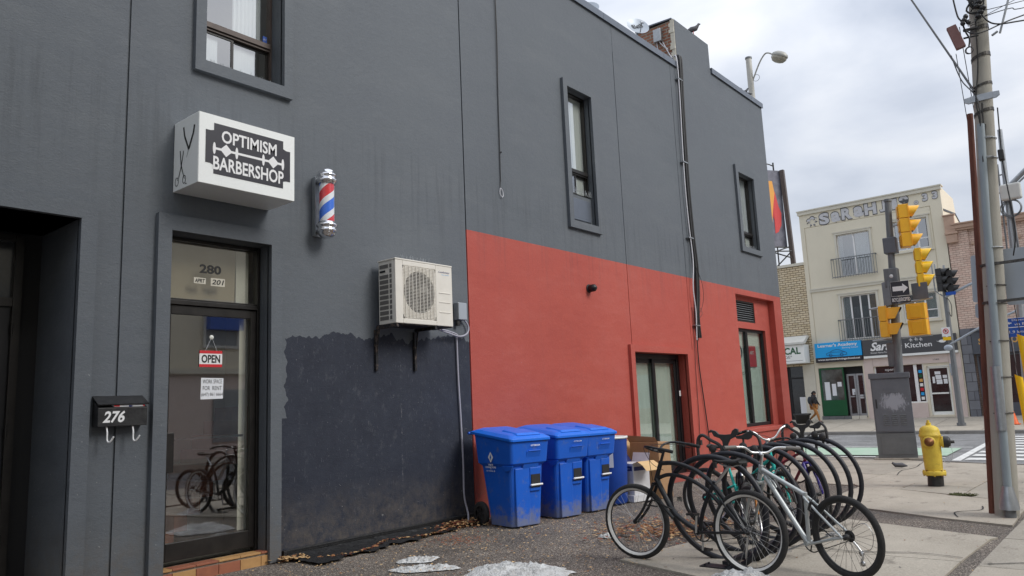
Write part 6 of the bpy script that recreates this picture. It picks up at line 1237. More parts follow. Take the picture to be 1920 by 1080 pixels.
# blue destination sign
bs = thing('destination_sign', 'blue bicycle destination sign with white lettering at the right edge', 'sign', (5.40, 16.0, 2.325), 0)
b = MB(); b.box((0, 0, 0), (.75, .004, .34)); pn = b.build('sign_plate', M_['bluesign'], bs); b = MB(); b.box((0.004, -.002, .165), (.746, -.0005, .178)); b.box((.0, -.002, .333), (.75, -.0005, .34)); b.build('white_line', M_['whitevinyl'], pn)
text('sign_lettering', 'Davenport', M_['whitevinyl'], pn, (.09, -.002, .295), (1, 0, 0), (0, 0, 1), .045, .32, align='LEFT'); text('sign_lettering', 'via Bartlett', M_['whitevinyl'], pn, (.12, -.002, .225), (1, 0, 0), (0, 0, 1), .045, .36, align='LEFT'); text('sign_lettering', '1.9 km York', M_['whitevinyl'], pn, (.03, -.002, .09), (1, 0, 0), (0, 0, 1), .05, .42, align='LEFT')
b = MB(); b.prism([(.02, -.001, .25), (.045, -.001, .28), (.045, -.001, .258), (.08, -.001, .258), (.08, -.001, .242), (.045, -.001, .242), (.045, -.001, .22)], (0, -.001, 0)); b.build('white_arrow', M_['whitevinyl'], pn)
b = MB(); b.cyl((.70, .03, -2.45), (.70, .03, .5), .03, 10); b.cyl((.05, .02, -2.4), (.05, .02, -.01), .008, 6); b.build('sign_post', M_['steel'], bs)
#@@FAR
# ------------------------------------------------------------ far side of the main street
FY = 40.0; F0 = fz(40)+.0
# beige three storey block
bg_ = thing('beige_apartment_building', 'beige three storey building with grey graffiti along its parapet and two shops below', 'building', (0, 0, 0))
BX0, BX1, BT = -5.95, .74, 11.02
w1 = (-4.19, -2.60, 7.30, 9.45); w2 = (-1.50, .02, 8.15, 9.62); w3 = (-4.30, -2.62, 4.08, 6.28); w4 = (-1.45, .03, 4.75, 6.0)
sh1 = (-5.78, -3.62, .2, 2.72); sh2 = (-3.10, -.92, .82, 2.62); sh3 = (-.80, .13, .22, 2.50)
ops = [w1, w2, w3, w4, sh1, sh2, sh3]; gl = [(-5.74, .25, 10.08, 10.12), (-5.74, -5.70, 3.98, 10.12), (.21, .25, 6.9, 10.12)]
us_ = sorted({BX0, BX1}|{v for o in ops+gl for v in o[:2]}); vs_ = sorted({-.4, BT}|{v for o in ops+gl for v in o[2:]})
def dpf(x, z):
    for i, o in enumerate(ops):
        if o[0] < x < o[1] and o[2] < z < o[3]: return (.22 if i < 4 else .35,)
    for o in gl:
        if o[0] < x < o[1] and o[2] < z < o[3]: return .03
    return 0.0
b = MB(); relief(b, us_, vs_, dpf, lambda x, z, d: (x, FY+d, z)); b.build('front_wall', M_['beige'], bg_)
b = MB(); b.prism([(BX1, FY+.002, -.4), (BX1, FY+16, -.4), (BX1, FY+16, 8.6), (BX1, FY+5, 9.2), (BX1, FY+3.4, 10.3), (BX1, FY+3.2, 10.95), (BX1, FY+.002, 11.0)], (-.3, 0, 0)); b.box((BX0, FY+.4, -.4), (BX0+.3, FY+16, 9.0)); b.build('side_wall', M_['beige'], bg_)
b = MB(); b.box((BX0-.06, FY-.09, BT-.20), (BX1+.06, FY+.10, BT-.03)); b.box((BX0-.09, FY-.13, BT-.03), (BX1+.09, FY+.4, BT+.03)); b.build('cornice', M_['beigetrim'], bg_)
b = MB(); b.box((BX0+.18, FY-.06, 6.66), (BX1-.5, FY-.001, 6.78)); b.box((BX0+.18, FY-.09, 6.78), (BX1-.5, FY-.001, 6.84)); b.build('string_course', M_['beigetrim'], bg_)
b = MB(); b.prism([(BX1+.004, FY+.2, 9.9), (BX1+.004, FY+3.3, 10.2), (BX1+.004, FY+8, 8.8), (BX1+.004, FY+8, 8.7), (BX1+.004, FY+3.3, 10.1), (BX1+.004, FY+.2, 9.8)], (.02, 0, 0)); b.build('side_flashing', M_['blackmetal'], bg_)
def fwin(o, door=True, bars=None, sill=True, split=None, curt=True):
    x0, x1, z0, z1 = o; m = MB(); t = .10
    for a, c in (((x0-t, z0-(0 if door else t)), (x0, z1+t)), ((x1, z0-(0 if door else t)), (x1+t, z1+t)), ((x0, z1), (x1, z1+t))): m.box((a[0], FY-.05, a[1]), (c[0], FY+.0-.001, c[1]))
    m.box((x0-t-.05, FY-.08, z1+t), (x1+t+.05, FY-.001, z1+t+.06))
    if not door: m.box((x0-t-.06, FY-.10, z0-t-.05), (x1+t+.06, FY-.001, z0-t))
    wo = m.build('window', M_['beigetrim'], bg_)
    m = MB(); f = .05
    for a, c in (((x0, z0), (x0+f, z1)), ((x1-f, z0), (x1, z1)), ((x0+f, z0), (x1-f, z0+f)), ((x0+f, z1-f), (x1-f, z1))): m.box((a[0], FY+.12, a[1]), (c[0], FY+.18, c[1]))
    xs = split or [(x0+x1)/2]
    for x in xs: m.box((x-.035, FY+.11, z0+f), (x+.035, FY+.17, z1-f))
    if not door: m.box((x0+f, FY+.13, z0+(z1-z0)*.32), (x1-f, FY+.165, z0+(z1-z0)*.32+.05))
    m.build('window_frame', M_['whitevinyl'], wo)
    ed = [x0+f]+xs+[x1-f]
    for i in range(len(ed)-1): p = MB(); p.box((ed[i]+.03, FY+.14, z0+f), (ed[i+1]-.03, FY+.145, z1-f)); p.build('pane', M_['skyglass'], wo)
    return wo
def fcurt(par, x0, x1, z0, z1, y, m='curtain', folds=6):
    b = MB(); n = folds*4; v_ = []
    for i in range(n+1): x = x0+(x1-x0)*i/n; d = .03*sin(i*pi/2); v_ += [(x, y+d, z0), (x, y+d, z1)]
    b.add(v_, [(2*i, 2*i+2, 2*i+3, 2*i+1) for i in range(n)], True); b.build('curtain', M_[m], par)
b = MB()
for o in (w1, w2, w3, w4): b.quad((o[0]-.2, FY+1.2, o[2]-.2), (o[1]+.4, FY+1.2, o[2]-.2), (o[1]+.4, FY+1.2, o[3]+.2), (o[0]-.2, FY+1.2, o[3]+.2))
b.build('room_wall', M_['signgrey'], bg_)
a = fwin(w1); fcurt(a, -3.35, -2.66, 7.3, 9.4, FY+.19); fcurt(a, -4.14, -3.95, 7.3, 9.4, FY+.2); fcurt(a, -4.0, -3.40, 7.3, 9.4, FY+.24, 'greypole')
a = fwin(w3, split=[-3.85, -3.40, -3.0]); fcurt(a, -2.98, -2.70, 4.1, 6.2, FY+.2, 'cardl'); fcurt(a, -4.25, -3.9, 4.1, 6.2, FY+.2, 'curtain', 3); fcurt(a, -3.8, -3.05, 4.1, 5.7, FY+.24, 'greypole')
a = fwin(w2, False, split=[-1.0, -.45]); fcurt(a, -1.45, -.4, 8.2, 9.6, FY+.19); a = fwin(w4, False, split=[-.95, -.5]); fcurt(a, -.95, .0, 4.8, 5.95, FY+.2, 'blind')
for x0, x1, z0, z1, cx0 in ((-4.52, -2.36, 7.18, 8.22, 0), (-4.48, -2.5, 3.96, 5.08, 0)):
    r = thing('balcony_rail', 'dark railing across the %s balcony window of the beige building' % ('upper' if z0 > 6 else 'lower'), 'railing', (x0, FY-.22, z0), 0, 'railings on the beige building'); b = MB(); b.box((0, 0, z1-z0-.04), (x1-x0, .04, z1-z0)); b.box((0, 0, .06), (x1-x0, .03, .10)); b.box((0, 0, z1-z0-.04), (.04, .22, z1-z0)); b.box((x1-x0-.04, 0, z1-z0-.04), (x1-x0, .22, z1-z0)); b.build('rail_frame', M_['greypole'], r)
    p0 = None; n = 17
    for i in range(n+1):
        if p0 is None: b = MB(); b.box((0, .005, .02), (.022, .027, z1-z0-.04)); p0 = o = b.build('baluster', M_['greypole'], r)
        else: o = p0.copy(); COL.objects.link(o)
        o.location.x = i*(x1-x0-.022)/n
# graffiti along the parapet
gf = thing('graffiti', 'large bubble letter graffiti sprayed in grey and black under the cornice of the beige building', 'graffiti', (0, FY-.012, 0))
def bub(s, x, z, h, w_, off=.05):
    text('graffiti_outline', s, M_['signgrey'], gf, (x, 0, z), (1, 0, 0), (0, 0, 1), h, w_, bold=off+.035, ex=.002, res=6); text('graffiti_fill', s, mat_graf, gf, (x, 0, z), (1, 0, 0), (0, 0, 1), h*.86, w_*.90, bold=off, ex=.004, res=6)
mat_graf = mat('silver_spray', (.60, .60, .62), .6, 0, .5, 9, vc=(.40, .40, .42))
xx_ = -5.28
for s, w_, h in (('X', .62, .66), ('S', .55, .68), ('a', .50, .60), ('R', .56, .68), ('a', .52, .62), ('H', .62, .68), ('J', .42, .66), ('1', .26, .60), ('9', .46, .64), ('o', .2, .2), ('3', .26, .42), ('3', .26, .42)):
    if s == 'X' : bub('*', xx_, 10.36, h, w_, .06)
    else: bub(s, xx_, 10.40+random.uniform(-.03, .03)+(xx_+5.2)*.035-(.2 if s == 'o' else 0), h, w_)
    xx_ += w_*.5+.30
# shops
def fsign(par, name, m, x0, x1, z0, z1, y0=None, d=.14):
    b = MB(); b.box((x0, FY-d-.06, z0), (x1, FY-.061 if False else FY-.002, z1)); return b.build(name, M_[m], par)
s1 = thing('driving_school_sign', "bright blue shop sign reading Learner's Academy with a car drawing", 'sign', (0, 0, 0)); YS = FY-.205
fsign(s1, 'sign_board', 'signcyan', -5.78, -3.52, 3.24, 3.98); fsign(s1, 'sign_footer', 'signblack', -5.78, -3.52, 3.0, 3.238)
ftext('lettering', "Learner's Academy", M_['whitevinyl'], s1, -4.66, YS, 3.82, .21, 1.92, bold=.02); ftext('lettering', 'Driving School', M_['whitevinyl'], s1, -4.05, YS, 3.66, .09, .75); ftext('lettering', 'www.torontodrivingschool.net', M_['whitevinyl'], s1, -4.65, YS, 3.12, .12, 2.05, bold=.025)
b = MB(); cr_ = smooth([(-5.22, 0, 3.36), (-5.20, 0, 3.44), (-5.05, 0, 3.49), (-4.88, 0, 3.58), (-4.62, 0, 3.60), (-4.40, 0, 3.50), (-4.26, 0, 3.44), (-4.24, 0, 3.36), (-4.36, 0, 3.32), (-5.10, 0, 3.32), (-5.22, 0, 3.36)], 4); b.tube([p+V((0, YS-.003, 0)) for p in cr_], .010, 4); b.torus((-5.02, YS-.003, 3.34), (0, 1, 0), .07, .010, 14, 4); b.torus((-4.48, YS-.003, 3.34), (0, 1, 0), .07, .010, 14, 4); b.tube([(-5.03, YS-.003, 3.49), (-4.32, YS-.003, 3.46)], .008, 4); b.build('car_drawing', M_['navy'], s1)
s2 = thing('kitchen_sign', 'charcoal shop sign with white script reading Sara and the word Kitchen', 'sign', (0, 0, 0))
fsign(s2, 'sign_board', 'signgrey', -3.46, .62, 3.16, 3.95); fsign(s2, 'white_strip', 'white', -3.46, .62, 3.05, 3.158)
ftext('lettering', 'Sara', M_['whitevinyl'], s2, -2.64, YS, 3.60, .42, .95, shear=.35, bold=.03); ftext('lettering', 'y Kitchen', M_['whitevinyl'], s2, -1.12, YS, 3.50, .30, 1.45, bold=.01); ftext('lettering', 'Korean Home Food', M_['whitevinyl'], s2, -2.70, YS, 3.30, .08, .82)
b = MB(); 
for x, z in ((-1.28, 3.78), (-1.05, 3.80), (-.85, 3.78)): b.box((x-.07, YS-.004, z), (x+.07, YS, z+.025)); b.box((x-.012, YS-.004, z-.07), (x+.012, YS, z+.09)); b.box((x+.05, YS-.004, z-.06), (x+.07, YS, z+.05))
b.build('brush_characters', M_['whitevinyl'], s2)
b = MB(); b.add([(.05+.15*cos(a), YS-.003, 3.62+.07*sin(a)) for a in [i*pi/8 for i in range(16)]], [tuple(range(16))]); b.tube(smooth([(-.08, YS-.003, 3.60), (-.18, YS-.003, 3.64)], 2), .012, 4); b.tube(smooth([(.12, YS-.003, 3.74), (.28, YS-.003, 3.80), (.36, YS-.003, 3.72)], 4), .02, 5); b.build('teapot_emblem', M_['whitevinyl'], s2); ftext('lettering', '7083', M_['whitevinyl'], s2, .40, YS, 3.24, .06, .2)
# driving school shop front
sf = MB(); sf.use(M_['green']).box((-5.76, FY+.02, .30), (-4.56, FY+.10, 1.08)); sf.box((-5.76, FY+.02, 1.08), (-5.68, FY+.10, 2.70)); sf.box((-5.68, FY+.02, 2.63), (-4.56, FY+.10, 2.70)); sf.box((-4.62, FY+.02, 1.08), (-4.56, FY+.10, 2.63)); s1f = sf.build('green_shopfront', None, bg_)
b = MB(); b.box((-5.68, FY+.06, 1.08), (-4.62, FY+.07, 2.63)); b.build('pane', M_['greenglass'], s1f)
b = MB(); b.box((-5.55, FY+.05, 1.10), (-5.30, FY+.058, 2.0)); b.box((-5.2, FY+.05, 1.3), (-5.0, FY+.058, 1.9)); b.box((-4.92, FY+.05, 1.75), (-4.72, FY+.058, 1.98)); b.build('posters', M_['paper'], s1f)['kind'] = 'stuff'
def fdoor(x0, x1, z0, z1, y, papers=(), fm='steel', par=None, lab=None):
    m = MB(); t = .09
    m.box((x0, y, z0), (x0+t, y+.06, z1)); m.box((x1-t, y, z0), (x1, y+.06, z1)); m.box((x0+t, y, z1-t), (x1-t, y+.06, z1)); m.box((x0+t, y, z0), (x1-t, y+.06, z0+.14)); m.box((x0+t, y-.02, z0+.95), (x1-t, y+.05, z0+1.02)); d = m.build('shop_door', M_[fm], par or bg_, label=lab)
    p = MB(); p.box((x0+t, y+.03, z0+.14), (x1-t, y+.035, z1-t)); p.build('pane', M_['darkglass'], d)
    m = MB(); m.cyl((x1-t-.02, y-.05, z0+.8), (x1-t-.02, y-.05, z0+1.2), .015, 6); m.build('door_handle', M_['blackmetal'], d)
    for a in papers: p = MB(); p.box((a[0], y+.018, a[1]), (a[2], y+.024, a[3])); p.build('paper_notice', M_['paper'], d)
    return d
fdoor(-4.50, -4.06, .24, 2.35, FY+.22, [(-4.30, 1.3, -4.15, 1.6)]); fdoor(-4.02, -3.62, .24, 2.35, FY+.14, [(-3.95, 1.12, -3.72, 1.3)])
b = MB(); b.box((-5.78, FY+.30, .2), (-3.62, FY+.36, 2.72)); b.build('dark_lobby', M_['dark'], bg_)
b = MB()
for i in range(6): pass
t0 = None
for i in range(6):
    b = MB(); b.box((-5.80+i*.36, FY-.07, .06), (-5.80+i*.36+.345, FY-.004, .285)); b.build('base_tile', M_['cabinetlow' if i < 4 else 'beigetrim'], bg_)
# kitchen shop front: pale tiles
cols_ = [(-3.55, -3.12), (-.90, -.82), (.16, .66)]
for x0, x1 in ((-3.55, -3.12), (.18, .68)):
    for k, (z0, z1) in enumerate(((.10, .82), (.83, 1.55), (1.56, 2.30), (2.31, 3.03))): b = MB(); b.box((x0, FY-.05, z0), (x1, FY-.003, z1)); b.build('pale_wall_tile', M_['marble'], bg_, bevel=.006)
for i in range(3): b = MB(); b.box((-3.11+i*.735, FY-.05, .10), (-3.11+i*.735+.727, FY-.003, .80)); b.build('pale_wall_tile', M_['marble'], bg_, bevel=.006)
b = MB(); b.box((-3.11, FY-.05, 2.64), (.17, FY-.003, 3.03)); b.build('pale_fascia', M_['marble'], bg_)
kw = MB(); kw.box((-3.10, FY+.05, .82), (-3.04, FY+.12, 2.62)); kw.box((-1.36, FY+.03, .82), (-1.22, FY+.12, 2.62)); kw.box((-.98, FY+.05, .82), (-.92, FY+.12, 2.62)); kw.box((-3.04, FY+.05, .82), (-.98, FY+.12, .88)); kwo = kw.build('kitchen_window', M_['whitevinyl'], bg_)
b = MB(); b.box((-3.04, FY+.09, .88), (-1.36, FY+.095, 2.62)); b.box((-1.22, FY+.09, .88), (-.98, FY+.095, 2.62)); b.build('pane', M_['darkglass'], kwo)
ftext('open_lettering', 'open', M_['whitevinyl'], kwo, -2.42, FY+.085, 2.42, .12, .42); b = MB(); b.box((-2.75, FY+.07, 2.10), (-2.28, FY+.08, 2.22)); b.build('window_card', M_['beigetrim'], kwo)
for i, m in enumerate(('white', 'signcyan', 'redprint', 'white', 'gold', 'green', 'signcyan')): b = MB(); b.box((-1.17, FY+.075, .95+i*.21), (-1.03, FY+.083, 1.09+i*.21)); b.build('window_sticker', M_[m], kwo, bevel=.03 if 0 < i < 6 else 0)
fdoor(-.80, .13, .24, 2.48, FY+.10, [(-.50, 2.10, -.26, 2.24), (-.48, 1.88, -.24, 2.07), (-.46, 1.65, -.22, 1.86), (-.18, 1.92, -.0, 2.06), (-.16, 1.66, .0, 1.88), (-.62, 1.7, -.52, 2.0)], 'white')
ftext('door_number', '1285', M_['signgrey'], bg_, -.33, FY-.055, 2.80, .07, .26)
b = MB(); b.box((-.95, FY-.30, -.1), (.2, FY-.06, .14)); b.build('door_step', M_['concrete'], bg_)
b = MB(); b.box((.22, FY-.30, 2.12), (.28, FY-.04, 2.55)); b.box((.20, FY-.12, 2.02), (.30, FY-.06, 2.10)); b.build('wall_bracket_sign', M_['signback'], bg_)
# left neighbour: buff brick, half hidden behind the corner
lb = thing('buff_brick_building', 'two storey pale brick building partly hidden behind the red corner', 'building')
b = MB(); b.box((-16, FY+.02, 2.9), (-5.965, FY+12, 8.18)); b.build('brick_wall', M_['buff'], lb)
b = MB(); b.box((-16, FY-.05, 8.18), (-5.96, FY+12, 8.32)); b.build('parapet_capping', M_['beigetrim'], lb)
b = MB(); b.use(M_['beigetrim']).box((-6.56, FY+.0, -.2), (-5.965, FY+.5, 2.95)); b.use(M_['dark']).box((-16, FY+.50, -.2), (-6.56, FY+.6, 2.95)); b.build('shop_wall', None, lb)
d_ = MB(); d_.box((-7.42, FY+.3, .05), (-7.34, FY+.36, 2.90)); d_.box((-6.64, FY+.3, .05), (-6.56, FY+.36, 2.90)); d_.box((-7.34, FY+.3, 2.25), (-6.64, FY+.36, 2.33)); do_ = d_.build('shop_door', M_['blackframe'], lb)
b = MB(); b.box((-7.34, FY+.34, .1), (-6.64, FY+.35, 2.25)); b.box((-7.34, FY+.34, 2.33), (-6.64, FY+.35, 2.9)); b.build('pane', M_['darkglass'], do_); b = MB(); b.box((-6.95, FY+.26, .15), (-6.60, FY+.28, 1.30)); b.build('white_poster', M_['paper'], lb)
ls = thing('local_sign', 'white box sign with dark letters ending in CAL beside the building corner', 'sign'); b = MB(); b.box((-9.4, FY-.85, 3.02), (-6.12, FY-.02, 3.98)); b.build('sign_case', M_['white'], ls, bevel=.02); b = MB(); b.prism([(-9.4, FY-.02, 4.42), (-9.4, FY-.75, 4.00), (-9.4, FY-.95, 3.985), (-9.4, FY-.95, 4.10), (-9.4, FY-.30, 4.45)], (3.35, 0, 0)); b.build('awning_hood', M_['offwhite'], ls)
ftext('lettering', 'LOCAL', M_['green'], ls, -7.0, FY-.853, 3.67, .36, 1.42, bold=.03); ftext('lettering', 'GARAGE*', M_['signgrey'], ls, -7.22, FY-.853, 3.37, .15, .95)
b = MB(); b.box((-7.3, FY-.855, 3.15), (-6.2, FY-.853, 3.165)); b.build('fine_print_line', M_['signgrey'], ls)
# right neighbour: pink brick
pk = thing('pink_brick_building', 'pinkish brick building with a bracketed cornice and a dark shopfront at the right', 'building')
PXo = [(1.85, 2.45, 5.9, 7.6), (4.1, 5.1, 5.6, 7.7), (6.6, 7.6, 5.6, 7.7), (9.1, 10.1, 5.6, 7.7)]
pj = [(1.02, 1.06), (1.58, 1.66)]
us_ = sorted({.78, 14.0, 1.62}|{v for o in PXo for v in o[:2]}); vs_ = sorted({4.1, 8.75}|{v for o in PXo for v in o[2:]})
b = MB(); relief(b, us_, vs_, lambda x, z: ((.25,) if any(o[0] < x < o[1] and o[2] < z < o[3] for o in PXo) else (0 if x < 1.62 else .10)), lambda x, z, d: (x, FY+.02+d, z)); b.build('brick_wall', M_['pink'], pk)
for o in PXo:
    b = MB(); f = .07
    for a, c in (((o[0], o[2]), (o[0]+f, o[3])), ((o[1]-f, o[2]), (o[1], o[3])), ((o[0]+f, o[2]), (o[1]-f, o[2]+f)), ((o[0]+f, o[3]-f), (o[1]-f, o[3])), ((o[0]+f, (o[2]+o[3])/2-.03), (o[1]-f, (o[2]+o[3])/2+.03))): b.box((a[0], FY+.14, a[1]), (c[0], FY+.20, c[1]))
    wo_ = b.build('window', M_['offwhite'], pk); b = MB(); b.box((o[0]+f, FY+.19, o[2]+f), (o[1]-f, FY+.195, o[3]-f)); b.build('pane', M_['farglass'], wo_); b = MB(); b.box((o[0]-.1, FY-.02, o[2]-.12), (o[1]+.1, FY+.11, o[2]-.002)); b.build('sill', M_['offwhite'], wo_)
b = MB(); b.box((1.02, FY-.16, 8.80), (14, FY+.2, 8.98)); b.box((1.02, FY-.10, 8.70), (14, FY+.1, 8.80)); b.box((1.02, FY-.22, 8.98), (14, FY+.3, 9.04)); b.build('cornice', M_['pinktrim'], pk)
b = MB(); b.box((.76, FY-.20, 8.15), (1.22, FY+.02, 8.55)); b.box((.72, FY-.25, 8.55), (1.26, FY+.02, 8.65)); b.box((.74, FY-.14, 8.66), (1.18, FY+.02, 9.45)); b.box((.70, FY-.18, 9.45), (1.22, FY+.05, 9.52)); b.build('corner_pier', M_['pinktrim'], pk, bevel=.02)
p0 = None
for i in range(40):
    x = 1.7+i*.30
    if p0 is None: b = MB(); b.box((0, FY+.02, 7.98), (.14, FY+.119, 8.12)); p0 = o = b.build('dentil', M_['pinktrim'], pk)
    else: o = p0.copy(); COL.objects.link(o)
    o.location = (x-0, 0, (i % 2)*.14)
b = MB(); b.use(M_['stone']).box((.78, FY-.06, -.4), (1.20, FY+.1, 4.1)); b.build('stone_pier', None, pk)
b = MB(); b.use(M_['slate']).box((1.22, FY-.10, 3.02), (14, FY+.1, 3.95)); b.box((1.22, FY-.20, 3.95), (14, FY+.1, 4.10)); b.box((1.22, FY-.14, 2.92), (14, FY+.1, 3.02)); b.build('shop_fascia', None, pk)
b = MB(); b.box((1.22, FY+.40, -.3), (14, FY+.5, 2.92)); b.build('shop_interior', M_['dark'], pk)
for x0, x1 in ((1.30, 1.85), (1.95, 3.1), (3.2, 4.4), (4.5, 6.2), (6.4, 8.2), (8.4, 10)):
    b = MB(); b.box((x0, FY+.05, 0), (x1, FY+.12, .70)); b.box((x0, FY+.05, .70), (x0+.07, FY+.12, 2.90)); b.box((x1-.07, FY+.05, .70), (x1, FY+.12, 2.90)); b.box((x0+.07, FY+.05, 2.80), (x1-.07, FY+.12, 2.90)); wo_ = b.build('shop_window', M_['slate'], pk); b = MB(); b.box((x0+.07, FY+.08, .70), (x1-.07, FY+.085, 2.80)); b.build('pane', M_['darkglass'], wo_)
for x, s in ((1.60, 'S'), (2.05, 'O'), (2.86, 'O')):
    if x == 2.05: continue
    ftext('gold_letter', s, M_['gold'], pk, x, FY-.104, 3.47, .30, .26, bold=.03)
b = MB(); b.box((.80, FY+.3, -.4), (13.9, FY+10, 8.9)); b.build('building_core', M_['pink'], pk)
# blocks beyond the frame that the street continues with, the tall cream one shaped for shade
rb = thing('red_brick_building', 'plain red brick block further along the far side of the street', 'building'); b = MB(); b.box((14.1, FY, -.4), (40, FY+12, 9.6)); b.build('brick_wall', M_['farbrick'], rb)
for i in range(8):
    for z in (1.0, 5.2): b = MB(); b.box((15+i*3, FY-.02, z), (16.8+i*3, FY+.02, z+2.0)); b.build('window', M_['farglass'], rb)
ob = thing('cream_shade_block', 'cream rendered block across the side street, unseen and made tall to shade the left wall', 'building')
b = MB(); b.box((17.9, -26, 3.3), (32, 6.5, 19.5)); b.build('upper_wall', M_['beige'], ob); b = MB(); b.box((17.92, -26, -.3), (32, 6, 3.3)); b.build('lower_wall', M_['greypole'], ob)  # unseen block, its height and place chosen to darken the left of the wall
ob = thing('low_shop_row', 'low rendered shops further along the side street, mirrored in the door glass', 'building')
b = MB(); b.box((20, 6.05, 3.3), (32, 22, 8.8)); b.build('upper_wall', M_['beige'], ob); b = MB(); b.box((20.05, 6.05, -.3), (32, 22, 3.3)); b.build('lower_wall', M_['marble'], ob)
b = MB(); b.box((19.7, 6.1, 8.8), (32, 22.3, 9.05)); b.box((19.85, 6.1, 3.2), (20.05, 22.1, 3.4)); b.build('cornice', M_['beigetrim'], ob)
for i in range(4):
    y = 7+i*3.8
    b = MB(); b.box((19.96, y, 4.3), (20.0, y+1.3, 6.0)); b.box((19.98, y+.4, 0.6), (20.05, y+2.2, 2.6)); wo_ = b.build('window', M_['farglass'], ob); b = MB(); b.box((19.9, y-.1, 4.2), (19.96, y+1.4, 4.3)); b.box((19.9, y-.1, 6.0), (19.96, y+1.4, 6.1)); b.box((19.9, y-.1, 4.3), (19.96, y, 6.0)); b.box((19.9, y+1.3, 4.3), (19.96, y+1.4, 6.0)); b.build('window_frame', M_['offwhite'], wo_)
b = MB(); b.box((19.6, 14.6, 4.9), (19.90, 16.0, 5.5)); ob2 = b.build('shop_sign', M_['stickblue'], ob)
# ------------------------------------------------------------ far traffic signal pole
fp = thing('far_signal_pole', 'slim grey signal pole on the far sidewalk with long horizontal arms', 'pole', (1.04, 36.0, fz(36)))
b = MB(); b.tube([(0, 0, -.02), (.03, 0, 5.6)], [.12, .085], 12); b.tube([(0, 0, 0), (0, 0, .12)], .17, 10); b.build('shaft', M_['greypole'], fp)
b = MB(); b.tube([(.05, -.1, 5.35), (1.0, -.3, 5.72), (5, -1, 6.7)], .055, 8); b.tube([(.0, -.1, 3.35), (1.2, -.3, 3.95), (5, -1, 5.4)], .045, 8); b.build('horizontal_arm', M_['signback'], fp)
b = MB(); b.tube([(-.05, 0, 5.4), (-.32, 0, 5.65), (-.34, 0, 6.9)], .03, 6); b.tube([(-.2, 0, 5.6), (-.22, 0, 6.8)], .03, 6); b.tube([(.05, 0, 5.5), (.12, 0, 6.7)], .045, 8); b.tube([(-.34, 0, 6.2), (.1, 0, 6.25)], .02, 6); b.build('upper_bracket', M_['steel'], fp)
b = MB(); b.tube(smooth([(.1, -.05, 5.3), (.22, -.1, 5.0), (.18, -.1, 4.5), (.1, -.1, 4.7)], 4), .015, 5); b.build('loose_wire', M_['cableb'], fp)
signal('black three section traffic signal high on the far pole', (1.12, 35.7, 6.45), 3, rad(-15), 'blackmetal', h=.33, w=.30, visor=.30, s=.98, grp='black traffic signals on the far pole'); signal('second black signal head turned the other way on the far pole', (1.42, 35.9, 6.35), 3, rad(10), 'blackmetal', h=.32, w=.30, visor=.26, s=.98, grp='black traffic signals on the far pole')
b = MB(); b.box((1.15, 35.7, 5.28), (1.52, 35.72, 5.42)); tag(b.build('street_name_plate', M_['bluesign']), 'small blue street name plate under the black far signals', 'sign')
np_ = thing('no_parking_sign', 'small white sign with a red ring and a yellow tab on the far pole', 'sign', (.80, 35.75, 3.30)); b = MB(); b.box((0, 0, .28), (.32, .01, .66)); b.build('sign_plate', M_['whitevinyl'], np_, bevel=.004); b = MB(); b.torus((.16, -.004, .50), (0, 1, 0), .095, .016, 18, 4); b.tube([(.10, -.005, .56), (.22, -.005, .44)], .013, 4); b.build('red_ring', M_['redprint'], np_); b = MB(); b.box((.02, -.002, .12), (.32, .008, .26)); b.build('yellow_tab', M_['sigyellow2'], np_)
ftext('sign_print', 'P', M_['black'], np_, .16, -.008, .50, .10, bold=.03)
b = MB(); b.ell((1.0, 35.6, 3.1), (.17, .06, .13), 12, 8); tag(b.build('round_mirror', M_['signback']), 'small pale oval device beside the far pole arm', 'mirror')
# ------------------------------------------------------------ bollards, cone, planter
for lb, x, y, zt, dx in (('nearer yellow guard tube on a guy wire, its rounded top seen against the blue sign', 5.82, 14.0, 2.24, .05), ('yellow guard tube on a guy wire, left of and lower than the other', 5.60, 15.0, 1.63, .04)):
    yg = thing('guy_wire_guard', lb, 'guard tube', (x, y, gz(y)), 0, 'yellow guards on the guy wires at the right edge'); n_ = 12; b = MB()
    for rr in (.058, .052):
        vs_ = []
        for k in range(n_+1):
            a_ = -2.6+k*(4.6/n_); vs_ += [(dx+rr*cos(a_), rr*sin(a_), 0), (rr*cos(a_)-.02, rr*sin(a_), zt-gz(y)-.03*cos(a_))]
        b.add(vs_, [(2*k, 2*k+2, 2*k+3, 2*k+1) for k in range(n_)], True)
    b.build('guard_shell', M_['sigyellow2'], yg); b = MB(); b.tube([(dx, 0, 0), (-.02, 0, zt), (-.16, -.3, zt+3.2), (-.1, -1.2, 7)], .006, 5); b.build('guy_wire', M_['cableb'], yg)
cn = thing('traffic_cone', 'orange traffic cone on the far sidewalk behind the utility pole', 'cone', (2.86, 36.2, fz(36.2))); b = MB(); b.lathe([(.17, .03), (.15, .05), (.035, .52), (.0, .525)], 14); b.build('cone_body', M_['orange'], cn); b = MB(); b.box((-.2, -.2, 0), (.2, .2, .03)); b.build('cone_base', M_['orange'], cn)
pt = thing('planter', 'dark round planter near the far shop door behind the walker', 'planter', (-6.2, 38.2, fz(38.2))); b = MB(); b.lathe([(0, 0), (.30, 0), (.36, .38), (.42, .40), (.42, .48), (.36, .48), (.34, .40), (0, .38)], 18); b.build('pot', M_['binlidblack'], pt)
